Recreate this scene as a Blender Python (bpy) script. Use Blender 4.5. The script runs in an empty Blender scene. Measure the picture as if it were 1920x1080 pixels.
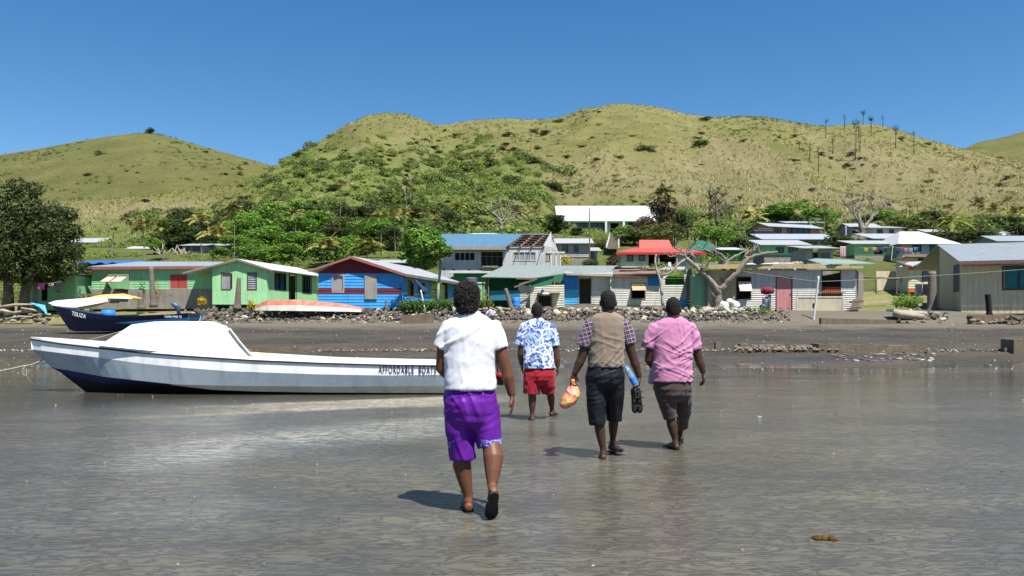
import bpy, math, random
import numpy as np
from mathutils import Vector, noise
# ------------------------------------------------------------------ camera, sky, sun, exposure
scene = bpy.context.scene
F, CX, HR, CZ = 1450.0, 960.0, 613.0, 1.42      # focal length and horizon of the 1920 px photograph, eye height
cam_data = bpy.data.cameras.new('camera'); cam = bpy.data.objects.new('camera', cam_data)
scene.collection.objects.link(cam); scene.camera = cam
cam.location = (0, 0, CZ); cam.rotation_euler = (math.radians(90), 0, 0)
cam_data.sensor_width = 36; cam_data.lens = 36*F/1920; cam_data.shift_y = (HR-540)/1920
cam_data.clip_start = 0.1; cam_data.clip_end = 5000
SUN = Vector((0.25, -0.365, 0.90)).normalized()   # towards the sun
world = bpy.data.worlds.new('World'); scene.world = world; world.use_nodes = True
wn = world.node_tree; sky = wn.nodes.new('ShaderNodeTexSky'); sky.sky_type = 'NISHITA'; sky.sun_disc = False
sky.sun_elevation = math.asin(SUN.z); sky.sun_rotation = math.atan2(SUN.x, SUN.y)
sky.altitude = 0; sky.air_density = 1.0; sky.dust_density = 0.0; sky.ozone_density = 3.0
hs = wn.nodes.new('ShaderNodeHueSaturation'); hs.inputs['Saturation'].default_value = 1.30; wn.links.new(sky.outputs[0], hs.inputs['Color'])
wn.links.new(hs.outputs[0], wn.nodes['Background'].inputs[0]); wn.nodes['Background'].inputs[1].default_value = 0.068
sl = bpy.data.lights.new('sun', 'SUN'); sl.energy = 5.0; sl.angle = math.radians(0.5); sl.color = (1, 0.96, 0.89)
so = bpy.data.objects.new('sun', sl); scene.collection.objects.link(so); so.rotation_euler = SUN.to_track_quat('Z', 'Y').to_euler()
scene.view_settings.view_transform = 'Standard'; scene.view_settings.look = 'None'; scene.view_settings.gamma = 1
scene.view_settings.exposure = 1.0
random.seed(7); R = random.random
def U(a, b): return a+(b-a)*random.random()
def P(px, row, d): return Vector(((px-CX)/F*d, d, CZ+(HR-row)/F*d))
# ------------------------------------------------------------------ helpers
class MB:
    def __init__(s): s.v = []; s.f = []; s.m = []; s.k = 0
    def add(s, vs, fs):
        b = len(s.v); s.v += [tuple(v) for v in vs]; s.f += [tuple(b+i for i in f) for f in fs]; s.m += [s.k]*len(fs)
    def quad(s, a, b, c, d): s.add([a, b, c, d], [(0, 1, 2, 3)])
    def box(s, c, sz, rz=0, rx=0, ry=0):
        from mathutils import Euler
        m = Euler((rx, ry, rz)).to_matrix(); c = Vector(c)
        vs = [c + m @ Vector((x*sz[0]/2, y*sz[1]/2, z*sz[2]/2)) for x in (-1, 1) for y in (-1, 1) for z in (-1, 1)]
        s.add(vs, [(0, 1, 3, 2), (4, 6, 7, 5), (0, 4, 5, 1), (2, 3, 7, 6), (0, 2, 6, 4), (1, 5, 7, 3)])
    def slab(s, pts, t=0.04, n=None):            # planar polygon thickened downward / along n
        pts = [Vector(p) for p in pts]; k = len(pts)
        if n is None:
            n = (pts[1]-pts[0]).cross(pts[2]-pts[0]).normalized()
            if n.z > 0: n = -n
        n = Vector(n); q = [p+n*t for p in pts]
        s.add(pts+q, [tuple(range(k)), tuple(range(2*k-1, k-1, -1))]+[(i, k+i, k+(i+1) % k, (i+1) % k) for i in range(k)])
    def rings(s, rs, n=16, e=1.0):               # rs: (centre, half axis a, half axis b)
        vs = []
        for c, a, b in rs:
            for i in range(n):
                t = 2*math.pi*i/n; ct, st = math.cos(t), math.sin(t)
                ct = math.copysign(abs(ct)**e, ct); st = math.copysign(abs(st)**e, st)
                vs.append(c+a*ct+b*st)
        k = len(rs); fs = [(j*n+i, j*n+(i+1) % n, (j+1)*n+(i+1) % n, (j+1)*n+i) for j in range(k-1) for i in range(n)]
        vs += [rs[0][0], rs[-1][0]]; fs += [(k*n, (i+1) % n, i) for i in range(n)]+[(k*n+1, (k-1)*n+i, (k-1)*n+(i+1) % n) for i in range(n)]
        s.add(vs, fs)
    def tube(s, pts, rad, n=8, flat=1.0, up=None):
        pts = [Vector(p) for p in pts]; k = len(pts)
        if not hasattr(rad, '__len__'): rad = [rad]*k
        t0 = (pts[1]-pts[0]).normalized()
        a = Vector(up) if up is not None else (Vector((0, 0, 1)) if abs(t0.z) < .9 else Vector((1, 0, 0)))
        rs = []
        for i in range(k):
            t = (pts[min(i+1, k-1)]-pts[max(i-1, 0)]).normalized()
            a = (a-t*a.dot(t)).normalized(); b = t.cross(a)
            rs.append((pts[i], a*rad[i]*flat, b*rad[i]))
        s.rings(rs, n)
    def ball(s, c, r, n=12, m=8, sx=1, sy=1, sz=1):
        c = Vector(c); rs = []
        for j in range(m+1):
            t = math.pi*(0.02+0.96*j/m); q = math.sin(t)*r
            rs.append((c+Vector((0, 0, -math.cos(t)*r*sz)), Vector((q*sx, 0, 0)), Vector((0, q*sy, 0))))
        s.rings(rs, n)
    def build(s, name, mats, parent=None, smooth=False, loc=None):
        me = bpy.data.meshes.new(name)
        off = parent_off(parent) if loc is None else Vector(loc)
        me.from_pydata([(v[0]-off.x, v[1]-off.y, v[2]-off.z) for v in s.v], [], s.f)
        if not isinstance(mats, (list, tuple)): mats = [mats]
        for m in mats: me.materials.append(m)
        if len(mats) > 1: me.polygons.foreach_set('material_index', s.m)
        if smooth: me.polygons.foreach_set('use_smooth', [True]*len(s.f))
        me.update(); o = bpy.data.objects.new(name, me); scene.collection.objects.link(o)
        if parent is not None: o.parent = parent
        elif loc is not None: o.location = loc
        return o
def parent_off(p):
    v = Vector((0, 0, 0))
    while p is not None: v = v+p.location; p = p.parent
    return v
def tag(o, label=None, cat=None, group=None, kind=None):
    if label: o['label'] = label
    if cat: o['category'] = cat
    if group: o['group'] = group
    if kind: o['kind'] = kind
    return o
def empty(name, loc, label, cat, group=None):
    o = bpy.data.objects.new(name, None); scene.collection.objects.link(o); o.location = loc; o.empty_display_size = .2
    return tag(o, label, cat, group)
def copy_tree(o, parent=None):
    c = o.copy(); scene.collection.objects.link(c); c.parent = parent
    for ch in list(o.children): copy_tree(ch, c)
    return c
def arrmesh(name, V, Q, mat, smooth=False):
    me = bpy.data.meshes.new(name); V = np.asarray(V, dtype=np.float32).reshape(-1, 3); Q = np.asarray(Q, dtype=np.int32); nq, k = Q.shape
    me.vertices.add(len(V)); me.vertices.foreach_set('co', V.ravel()); me.loops.add(nq*k); me.loops.foreach_set('vertex_index', Q.ravel())
    me.polygons.add(nq); me.polygons.foreach_set('loop_start', np.arange(0, nq*k, k, dtype=np.int32))
    me.materials.append(mat); me.update(calc_edges=True); me.validate()
    if smooth: me.polygons.foreach_set('use_smooth', [True]*nq)
    return me
def meobj(name, me, loc=(0, 0, 0), parent=None):
    o = bpy.data.objects.new(name, me); scene.collection.objects.link(o); o.location = loc; o.parent = parent; return o
def remeshed(name, mb, voxel, mat, parent=None, smooth=3, post=None, loc=None):
    t = mb.build('tmp', mat, None, loc=(0, 0, 0)); md = t.modifiers.new('r', 'REMESH'); md.mode = 'VOXEL'; md.voxel_size = voxel
    if smooth:
        ms = t.modifiers.new('s', 'SMOOTH'); ms.factor = .5; ms.iterations = smooth
    dg = bpy.context.evaluated_depsgraph_get(); dg.update()
    me = bpy.data.meshes.new_from_object(t.evaluated_get(dg)); me.name = name
    bpy.data.objects.remove(t)
    n = len(me.vertices); co = np.empty(n*3, dtype=np.float32); me.vertices.foreach_get('co', co); co = co.reshape(-1, 3)
    if post:
        no = np.empty(n*3, dtype=np.float32); me.vertices.foreach_get('normal', no); co = post(co, no.reshape(-1, 3))
    off = parent_off(parent) if parent is not None else Vector(loc)
    co = co-np.array(off, dtype=np.float32); me.vertices.foreach_set('co', co.ravel())
    me.polygons.foreach_set('use_smooth', [True]*len(me.polygons)); me.materials.clear(); me.materials.append(mat); me.update()
    o = bpy.data.objects.new(name, me); scene.collection.objects.link(o); o.parent = parent
    if parent is None: o.location = loc
    return o
# ------------------------------------------------------------------ materials
def S(r, g, b, k=1.0):
    f = lambda c: ((c/255+.055)/1.055)**2.4 if c > 10 else c/255/12.92
    return (f(r)*k, f(g)*k, f(b)*k)
class NT:
    def __init__(s, name):
        s.mat = bpy.data.materials.new(name); s.mat.use_nodes = True; s.t = s.mat.node_tree; s.b = s.t.nodes['Principled BSDF']
        s.tc = s.n('ShaderNodeTexCoord')
    def n(s, ty, **kw):
        x = s.t.nodes.new(ty)
        for k, v in kw.items(): setattr(x, k, v)
        return x
    def l(s, a, b): s.t.links.new(a, b)
    def noise(s, scale, detail=4, rough=.6, stretch=None, coord='Object', dist=0):
        x = s.n('ShaderNodeTexNoise'); x.inputs['Scale'].default_value = scale; x.inputs['Detail'].default_value = detail; x.inputs['Roughness'].default_value = rough; x.inputs['Distortion'].default_value = dist
        s.l(s.map(stretch, coord), x.inputs['Vector']); return x.outputs['Fac']
    def map(s, stretch=None, coord='Object', rot=None, loc=None):
        if stretch is None and rot is None and loc is None: return s.tc.outputs[coord]
        m = s.n('ShaderNodeMapping'); s.l(s.tc.outputs[coord], m.inputs[0])
        if stretch: m.inputs['Scale'].default_value = stretch
        if rot: m.inputs['Rotation'].default_value = rot
        if loc: m.inputs['Location'].default_value = loc
        return m.outputs[0]
    def ramp(s, fac, *st):
        r = s.n('ShaderNodeValToRGB'); s.l(fac, r.inputs[0]); el = r.color_ramp.elements
        while len(el) < len(st): el.new(.5)
        for e, (p, c) in zip(el, st):
            e.position = p; e.color = (c, c, c, 1) if not hasattr(c, '__len__') else (*c[:3], 1)
        return r.outputs[0]
    def mix(s, fac, a, b, mode='MIX'):
        m = s.n('ShaderNodeMix', data_type='RGBA', blend_type=mode)
        for sock, v in ((m.inputs[0], fac), (m.inputs[6], a), (m.inputs[7], b)):
            if isinstance(v, bpy.types.NodeSocket): s.l(v, sock)
            elif hasattr(v, '__len__'): sock.default_value = (*v[:3], 1)
            else: sock.default_value = v
        return m.outputs[2]
    def math(s, op, a, b=0, c=0):
        m = s.n('ShaderNodeMath', operation=op)
        for sock, v in zip(m.inputs, (a, b, c)):
            if isinstance(v, bpy.types.NodeSocket): s.l(v, sock)
            else: sock.default_value = v
        return m.outputs[0]
    def bump(s, h, strength=.3, dist=.02, prev=None, target='Normal'):
        b = s.n('ShaderNodeBump'); b.inputs['Strength'].default_value = strength; b.inputs['Distance'].default_value = dist; s.l(h, b.inputs['Height'])
        if prev is not None: s.l(prev, b.inputs['Normal'])
        s.l(b.outputs[0], s.b.inputs[target]); return b.outputs[0]
    def set(s, col=None, rough=None, **kw):
        for k, v in (('Base Color', col), ('Roughness', rough))+tuple(kw.items()):
            if v is None: continue
            k = k.replace('_', ' '); i = s.b.inputs[k]
            if isinstance(v, bpy.types.NodeSocket): s.l(v, i)
            elif hasattr(v, '__len__'): i.default_value = (*v[:3], 1)
            else: i.default_value = v
        return s.mat
MC = {}
def M(name, c1, c2=None, scale=4, rough=.75, bump=.25, metal=0, stretch=None, bs=None, dist=.02, lo=.35, hi=.65, spec=.3):
    if name in MC: return MC[name]
    t = NT(name)
    if c2 is None: c2 = tuple(x*.72 for x in c1)
    f = t.ramp(t.noise(scale, 6, .65, stretch), (lo, c2), (hi, c1))
    g = t.noise(scale*7, 3, .7, stretch); f2 = t.mix(.35, f, t.mix(g, tuple(x*.55 for x in c1), tuple(min(1, x*1.35) for x in c1)))
    f2 = t.mix(t.ramp(t.noise(1.6, 5, .7, (2.2, 2.2, .35)), (.48, 0.0), (.78, .55)), f2, tuple(x*.5 for x in c2))
    t.set(f2, rough, Metallic=metal, Specular_IOR_Level=spec)
    if bump: t.bump(t.noise(bs or scale*5, 5, .7, stretch), bump, dist)
    MC[name] = t.mat; return t.mat
def leafmat(name, c1, c2, c3=None, trans=.25):
    if name in MC: return MC[name]
    t = NT(name); g = t.n('ShaderNodeNewGeometry'); r = g.outputs['Random Per Island']
    col = t.ramp(r, (0, c2), (.45, c1), (1, c3 or tuple(x*1.6 for x in c1)))
    n = t.noise(.8, 3, .6); col = t.mix(t.ramp(n, (.35, 0.0), (.7, .5)), col, c2)
    t.set(col, .68, Specular_IOR_Level=.14)
    tr = t.n('ShaderNodeBsdfTranslucent'); t.l(col, tr.inputs[0]); mx = t.n('ShaderNodeMixShader'); mx.inputs[0].default_value = trans
    t.l(t.b.outputs[0], mx.inputs[1]); t.l(tr.outputs[0], mx.inputs[2]); t.l(mx.outputs[0], t.t.nodes['Material Output'].inputs[0])
    MC[name] = t.mat; return t.mat
def corrmat(name, col, rust=0.1, rustcol=(.16, .07, .035), rough=.45, metal=.15, stretch=(1, 1, 1), dirt=.8):
    if name in MC: return MC[name]
    col = tuple(x*.72 for x in col); t = NT(name); n = t.noise(.9, 6, .7); n2 = t.noise(3.5, 6, .75, (1.5, .5, 1))
    c = t.mix(t.ramp(n2, (.3, 0.0), (.70, .75)), col, tuple(x*dirt*.75 for x in col))
    c = t.mix(t.ramp(n, (.62-rust, 0.0), (.80-rust*.5, min(.85, rust*3))), c, rustcol)
    w = t.n('ShaderNodeTexWave', wave_type='BANDS', bands_direction='X'); w.inputs['Scale'].default_value = 2.3; t.l(t.map(None), w.inputs[0])
    t.bump(w.outputs['Fac'], .35, .02); MC[name] = t.set(c, rough, Metallic=metal, Specular_IOR_Level=.3); return t.mat
# ------------------------------------------------------------------ ground
def sstep(a, b, x):
    t = np.clip((x-a)/(b-a), 0, 1); return t*t*(3-2*t)
BY = [-400, 24, 26, 28, 31, 35, 40, 42.3, 43.1, 44.4, 47, 52, 60, 70, 85, 100, 130, 150, 170]
BZ = [0, 0, .01, .12, .50, 1.05, 1.50, 1.62, 1.95, 2.30, 2.42, 2.75, 3.9, 5.3, 7.8, 10.5, 16, 19.5, 23.5]
RP = [-2200, -900, 0, 120, 300, 420, 490, 530, 590, 650, 690, 735, 765, 790, 820, 850, 880, 950, 1000, 1040, 1100, 1160, 1220, 1290, 1340, 1390, 1440, 1500, 1550, 1600, 1640, 1675, 1710, 1800, 1860, 1920, 2200, 2900, 4200]
RR = [470, 430, 392, 380, 366, 352, 330, 303, 270, 234, 218, 213, 217, 226, 236, 232, 226, 222, 226, 223, 204, 194, 198, 214, 221, 219, 221, 231, 237, 234, 233, 240, 254, 279, 292, 305, 335, 380, 440]
def Dridge(px): return 300+150*sstep(430, 640, px)+0*px
def fbm(x, y, o=4):
    return noise.fractal(Vector((x, y, 3.1)), 1.0, 2.1, o)
def SH(x): return -.15*max(-60, x) if x < 0 else -.05*min(60, x)
def Gz(x, y):
    px = CX+x/max(y, 1)*F
    if y < 170:
        sh = SH(x)*float(sstep(22, 36, y))*(1-float(sstep(60, 110, y)))
        z = float(np.interp(y-sh, BY, BZ))
        if y > 26: z += .05*noise.noise(Vector((x*.35, y*.35, 0)))*min(1, (y-26)/5)
        left = 1-float(sstep(350, 620, px)); z *= 1-.17*left*float(sstep(90, 170, y))
        if y > 50: z += min(1, (y-50)/60)*1.1*noise.noise(Vector((x*.06, y*.06, 5)))
        return z
    D = float(Dridge(px)); left = 1-float(sstep(350, 620, px))
    z0 = 23.5*(1-.17*left); zr = CZ+(HR-float(np.interp(px, RP, RR)))/F*D
    s = (y-170)/(D-170); L = D-170; m0 = .2*L; m1 = (zr-CZ)/D*L
    if s <= 1:
        z = (2*s**3-3*s*s+1)*z0+(s**3-2*s*s+s)*m0+(3*s*s-2*s**3)*zr+(s**3-s*s)*m1
    else:
        q = s-1; z = zr+m1*q-1.0*(zr-z0)*q*q*3.2
        if q > .55: z = zr+m1*.55-(zr-z0)*.55*.55*3.2-(q-.55)*L*.3
    amp = min(1, (y-50)/150)*(1-.95*float(sstep(.55, .95, s)))
    z += amp*(1.1*noise.noise(Vector((x*.06, y*.06, 5)))*0+9.5*(noise.noise(Vector((x*.022, y*.006, 9))))+4.2*(.5-abs(noise.noise(Vector((x*.05, y*.016, 2))))*1.6)+1.3*noise.noise(Vector((x*.15, y*.1, 7))))
    return z
def hit(px, row, d0=60, d1=None):          # where the hillside shows at this picture point
    D = float(Dridge(px)) if d1 is None else d1
    prev = None; d = d0
    while d < D:
        z = Gz((px-CX)/F*d, d); r = HR-(z-CZ)*F/d
        if r <= row: return d
        d *= 1.012
    return None
def grid_mesh(name, us, ds, zf, mat, attr=None, world=True):
    nu, nd = len(us), len(ds); V = np.zeros((nd, nu, 3))
    for j, d in enumerate(ds):
        for i, u in enumerate(us):
            dd = d(u) if callable(d) else d
            x = (u-CX)/F*dd if world else u
            V[j, i] = (x, dd, zf(x, dd))
    idx = np.arange(nu*nd).reshape(nd, nu)
    Q = np.stack([idx[:-1, :-1], idx[:-1, 1:], idx[1:, 1:], idx[1:, :-1]], -1).reshape(-1, 4)
    me = arrmesh(name, V, Q, mat, True)
    if attr:
        at = me.color_attributes.new('veg', 'FLOAT_COLOR', 'POINT')
        C = np.array([attr(*p) for p in V.reshape(-1, 3)], dtype=np.float32); at.data.foreach_set('color', np.c_[C, np.ones(len(C))].astype(np.float32).ravel())
    return meobj(name, me)
# --- tidal flat: dark volcanic mud under a thin film of water
t = NT('wet_mud')
n1 = t.noise(.35, 6, .65); n2 = t.noise(2.2, 6, .7, (.6, 1.4, 1)); n3 = t.noise(30, 3, .7)
mud = t.mix(t.ramp(n1, (.35, 0.0), (.68, 1.0)), (.080, .073, .054), (.145, .130, .090))
mud = t.mix(t.ramp(n2, (.40, 0.0), (.75, .5)), mud, (.045, .042, .033))
mud = t.mix(t.ramp(n3, (.45, 0.0), (.8, .35)), mud, (.15, .14, .12))
sx = t.n('ShaderNodeSeparateXYZ'); t.l(t.tc.outputs['Object'], sx.inputs[0])
# pale sand spit running out to the stern of the boat
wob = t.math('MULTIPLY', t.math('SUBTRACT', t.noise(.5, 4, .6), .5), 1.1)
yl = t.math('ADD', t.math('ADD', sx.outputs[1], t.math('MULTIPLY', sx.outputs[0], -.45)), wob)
def band(v, c, w, soft):
    a = t.math('ABSOLUTE', t.math('SUBTRACT', v, c)); m = t.n('ShaderNodeMapRange'); m.clamp = True
    t.l(a, m.inputs[0]); m.inputs[1].default_value = w+soft; m.inputs[2].default_value = w; return m.outputs[0]
def edge(v, a, b):
    m = t.n('ShaderNodeMapRange'); m.clamp = True; t.l(v, m.inputs[0]); m.inputs[1].default_value = a; m.inputs[2].default_value = b; return m.outputs[0]
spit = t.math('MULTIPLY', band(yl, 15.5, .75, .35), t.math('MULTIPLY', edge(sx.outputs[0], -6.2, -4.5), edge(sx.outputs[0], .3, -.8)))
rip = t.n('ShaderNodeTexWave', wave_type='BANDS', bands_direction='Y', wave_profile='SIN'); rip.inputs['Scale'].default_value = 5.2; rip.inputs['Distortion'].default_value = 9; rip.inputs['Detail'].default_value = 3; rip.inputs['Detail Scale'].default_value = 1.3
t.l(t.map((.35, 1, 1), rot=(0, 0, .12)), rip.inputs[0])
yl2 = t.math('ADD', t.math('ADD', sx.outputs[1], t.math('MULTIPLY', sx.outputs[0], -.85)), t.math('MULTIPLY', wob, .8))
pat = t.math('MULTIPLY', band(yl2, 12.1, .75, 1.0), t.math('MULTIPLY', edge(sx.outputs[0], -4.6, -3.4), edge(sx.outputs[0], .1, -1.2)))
refl_patch = t.math('MULTIPLY', pat, t.ramp(t.math('ADD', t.math('MULTIPLY', rip.outputs['Fac'], .5), t.math('MULTIPLY', t.noise(5, 5, .8, (.5, 2, 1)), .6)), (.44, 0.0), (.56, 1.0)))  # bright reflection broken up by the wet ripples, painted into the mud colour
mud = t.mix(t.math('MULTIPLY', t.math('MULTIPLY', edge(yl, 16.2, 17.2), edge(sx.outputs[1], 21, 18)), edge(sx.outputs[0], -1.5, -4)), mud, (.055, .050, .034)); mud = t.mix(spit, mud, (.30, .275, .205)); mud = t.mix(refl_patch, mud, (.36, .35, .31))  # dark olive reflection between boat and spit is painted into the mud too
film = t.math('SUBTRACT', 1, t.math('MULTIPLY', spit, .9))
wet = t.math('MAXIMUM', t.ramp(t.noise(.28, 5, .6, (1, 1.6, 1)), (.32, .30), (.55, 1.0)), t.math('MULTIPLY', t.math('MULTIPLY', edge(sx.outputs[1], 9, 14), edge(sx.outputs[1], 27, 25)), t.ramp(t.noise(.5, 5, .65, (.4, 1.5, 1)), (.38, .2), (.50, 1.0)))); film = t.math('MULTIPLY', film, wet)
fine = t.n('ShaderNodeTexWave', wave_type='BANDS', bands_direction='Y'); fine.inputs['Scale'].default_value = 7.5; fine.inputs['Distortion'].default_value = 9; fine.inputs['Detail'].default_value = 4; fine.inputs['Detail Scale'].default_value = 1.6; fine.inputs['Detail Roughness'].default_value = .7
t.l(t.map((.3, 1, 1), rot=(0, 0, -.08)), fine.inputs[0])
rp0 = t.noise(7.5, 5, .58, (.55, 1.30, 1), dist=.9); rpl = t.math('ADD', .15, t.math('MULTIPLY', t.math('ABSOLUTE', t.math('SUBTRACT', rp0, .5)), 5.0)); pool = t.ramp(t.noise(.42, 6, .62, (.7, 1.8, 1)), (.46, 0.0), (.60, 1.0)); FR = t.math('ADD', t.math('MULTIPLY', fine.outputs['Fac'], .22), t.math('MULTIPLY', rpl, .8))
mud = t.mix(t.math('MULTIPLY', pool, .45), mud, (.034, .034, .030)); mud = t.mix(t.math('MULTIPLY', t.math('MULTIPLY', edge(sx.outputs[1], 16, 20), edge(sx.outputs[1], 26.6, 25.8)), t.ramp(t.noise(.35, 5, .6, (.5, 1.5, 1)), (.42, .25), (.52, .85))), mud, (.024, .023, .019))
mud = t.mix(t.ramp(FR, (.20, .85), (.55, 0.0)), mud, (.030, .028, .023))
t.set(mud, .7, Specular_IOR_Level=.25, Coat_Weight=film, Coat_IOR=1.33, Coat_Roughness=t.ramp(t.noise(.6, 4, .6), (.35, .02), (.7, .12)))
t.bump(t.math('ADD', FR, t.math('MULTIPLY', n3, .5)), .8, .016)
near = edge(sx.outputs[1], 24, 10)
cb = t.n('ShaderNodeBump'); cb.inputs['Distance'].default_value = .004; t.l(t.math('ADD', .10, t.math('MULTIPLY', near, .75)), cb.inputs['Strength']); t.l(t.math('ADD', FR, t.noise(6, 3, .6, (.6, 1.5, 1))), cb.inputs['Height']); t.l(cb.outputs[0], t.b.inputs['Coat Normal'])
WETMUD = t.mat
def flat_z(x, y): return 0.0
ys = [-300, -60, 0, 2, 4, 6, 8, 10, 12, 14, 16, 18, 20, 22, 24, 25, 26.2]
xs = [-2500, -600, -200, -80, -50, -35, -25, -18, -12, -8, -4, 0, 4, 8, 12, 18, 25, 35, 50, 80, 200, 600, 2500]
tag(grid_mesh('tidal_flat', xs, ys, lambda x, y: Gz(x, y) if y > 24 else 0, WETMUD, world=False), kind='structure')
# --- beach
t = NT('beach_sand'); n1 = t.noise(.5, 6, .65, (.5, 1.5, 1)); n2 = t.noise(9, 5, .75)
c = t.mix(t.ramp(n1, (.35, 0.0), (.65, 1.0)), (.027, .024, .020), (.058, .050, .040)); c = t.mix(t.ramp(n2, (.5, 0.0), (.78, .5)), c, (.17, .15, .12))
sx = t.n('ShaderNodeSeparateXYZ'); t.l(t.tc.outputs['Object'], sx.inputs[0])
dry = t.n('ShaderNodeMapRange'); dry.clamp = True; t.l(t.math('ADD', sx.outputs[2], t.math('MULTIPLY', t.noise(.7, 4, .6), .5)), dry.inputs[0]); dry.inputs[1].default_value = 1.5; dry.inputs[2].default_value = 1.75
c = t.mix(dry.outputs[0], c, t.mix(n2, (.085, .075, .058), (.135, .12, .094)))
wetb = t.n('ShaderNodeMapRange'); wetb.clamp = True; t.l(sx.outputs[2], wetb.inputs[0]); wetb.inputs[1].default_value = .30; wetb.inputs[2].default_value = .03
t.set(c, .9, Specular_IOR_Level=.2, Coat_Weight=t.math('MULTIPLY', wetb.outputs[0], .8), Coat_IOR=1.33, Coat_Roughness=.1); t.bump(t.math('ADD', n2, t.math('MULTIPLY', n1, 2)), .6, .04)
BEACH = t.mat
xs2 = [-900, -300, -120, -80]+list(np.arange(-60, 60.1, 1.0))+[80, 120, 300, 900]
tag(grid_mesh('beach', xs2, [26.2, 26.8, 27.4]+list(np.arange(28, 45.2, .4)), Gz, BEACH, world=False), kind='structure')
# --- village ground and hillside
def veg(x, y, z):                            # r: green bush, g: straw, b: bare dirt
    px = CX+x/max(y, 1)*F; row = HR-(z-CZ)*F/max(y, 1)
    n = fbm(x*.02, y*.012)*.5+fbm(x*.07+9, y*.04)*.35
    green = float(sstep(420, 560, px)*(1-sstep(900, 1120, px))*sstep(250, 330, row)); green = max(green, float(sstep(395, 425, row)*.75))
    green = max(0, min(1, green*1.1+n*.9-.1))
    straw = float(sstep(980, 1250, px)*sstep(215, 330, row)*(1-sstep(400, 440, row))); straw = max(straw, float((1-sstep(330, 600, px))*sstep(360, 380, row)*(1-sstep(405, 430, row))*.9))
    straw = max(0, min(1, straw*.9+fbm(x*.03+4, y*.02)*.8-.05))
    if y < 62: green = max(.15, min(1, .35+n)); straw = .5
    return green, straw, 0
t = NT('hill_grass'); at = t.n('ShaderNodeVertexColor'); at.layer_name = 'veg'; sp = t.n('ShaderNodeSeparateColor'); t.l(at.outputs[0], sp.inputs[0])
n1 = t.noise(.05, 8, .72); n2 = t.noise(.35, 8, .8); n3 = t.noise(1.6, 5, .85)
c = t.mix(t.ramp(n1, (.35, 0.0), (.62, 1.0)), (.120, .125, .040), (.222, .200, .078))
c = t.mix(sp.outputs[1], c, t.mix(n1, (.205, .175, .090), (.30, .258, .14)))
c = t.mix(t.ramp(n2, (.50, 0.0), (.66, .65)), c, (.125, .15, .038))
c = t.mix(t.math('MULTIPLY', sp.outputs[0], .85), c, t.mix(n2, (.09, .145, .03), (.20, .25, .06)))
c = t.mix(t.ramp(n3, (.50, 0.0), (.66, .65)), c, (.10, .098, .035))
c = t.mix(t.ramp(n3, (.30, .55), (.44, 0.0)), c, (.36, .32, .17))
t.set(c, .95, Specular_IOR_Level=.1); t.bump(t.math('ADD', n2, t.math('MULTIPLY', n3, .5)), 1.0, 1.3); GRASS = t.mat
xs3 = [-900, -300, -120, -80]+list(np.arange(-60, 60.1, 1.2))+[80, 120, 300, 900]
t = NT('yard_grass'); n1 = t.noise(.25, 6, .7); n2 = t.noise(3, 6, .8)
c = t.mix(t.ramp(n1, (.4, 0.0), (.6, 1.0)), (.13, .135, .045), (.21, .185, .10)); c = t.mix(t.ramp(n2, (.45, 0.0), (.7, .8)), c, (.08, .09, .025))
t.set(c, .95, Specular_IOR_Level=.1); t.bump(n2, .8, .08); YARD = t.mat
tag(grid_mesh('village_ground', xs3, list(np.arange(45.0, 62.1, .8)), lambda x, y: Gz(x, y)-(.0 if y > 45.1 else .0), YARD, world=False), kind='structure')
us = [-2200, -1500, -900, -500]+list(np.arange(-300, 2260, 9.0))+[2500, 2900, 3500, 4200]
def dfun(k):
    if k < 46: return 61.0*(170/61.0)**(k/45.0)
    if k < 130: s = (k-45)/84.0; return lambda u, s=s: 170+(float(Dridge(u))-170)*s
    s = 1+(k-129)/14.0*.9; return lambda u, s=s: 170+(float(Dridge(u))-170)*s
HILL = grid_mesh('hillside', us, [dfun(k) for k in range(144)], Gz, GRASS, attr=veg); tag(HILL, kind='structure')
# --- two farther hills
t2 = NT('far_grass'); n1 = t2.noise(.03, 7, .7); n2 = t2.noise(.10, 8, .82); n3 = t2.noise(.45, 6, .85)
c = t2.mix(t2.ramp(n1, (.35, 0.0), (.62, 1.0)), (.125, .132, .042), (.195, .185, .065)); c = t2.mix(t2.ramp(n2, (.48, 0.0), (.66, .75)), c, (.11, .125, .04)); c = t2.mix(t2.ramp(n3, (.5, 0.0), (.68, .7)), c, (.085, .09, .035))
t2.set(c, .95, Specular_IOR_Level=.1); t2.bump(n2, 1.0, 5); FARG = t2.mat
def far_hill(name, D, RPx, RRx, lo, hi, base=330):
    def z(x, y):
        px = CX+x/y*F; zr = CZ+(HR-float(np.interp(px, RPx, RRx)))/F*D
        s = (y-base)/(D-base); q = max(0, s-1); s1 = min(1, s)
        g = 2.2*s1-1.2*s1*s1 if s1 < 1 else 1
        m1 = (zr-CZ)/D*(D-base)
        s_ = s1; zz = (2*s_**3-3*s_*s_+1)*15+(s_**3-2*s_*s_+s_)*1.4*(zr-15)+(3*s_*s_-2*s_**3)*zr+(s_**3-s_*s_)*m1
        zz += m1*q-q*q*zr*2.5
        return zz+(1-float(sstep(.75, 1, s)))*(5*noise.noise(Vector((x*.012, y*.008, 1)))+1.5*noise.noise(Vector((x*.05, y*.03, 1))))
    o = grid_mesh(name, list(np.arange(lo, hi, 10.0)), [base+(D-base)*1.5*k/90 for k in range(91)], z, FARG); tag(o, kind='structure'); return z, D, base
LX = [-900, -300, 0, 60, 130, 200, 240, 270, 300, 330, 365, 400, 440, 470, 500, 560, 640, 800, 1000]; LR = [400, 330, 290, 281, 268, 256, 252, 250, 253, 260, 270, 280, 291, 299, 308, 325, 350, 400, 480]
lhz = far_hill('hill_west', 620, LX, LR, -900, 1000)
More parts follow.
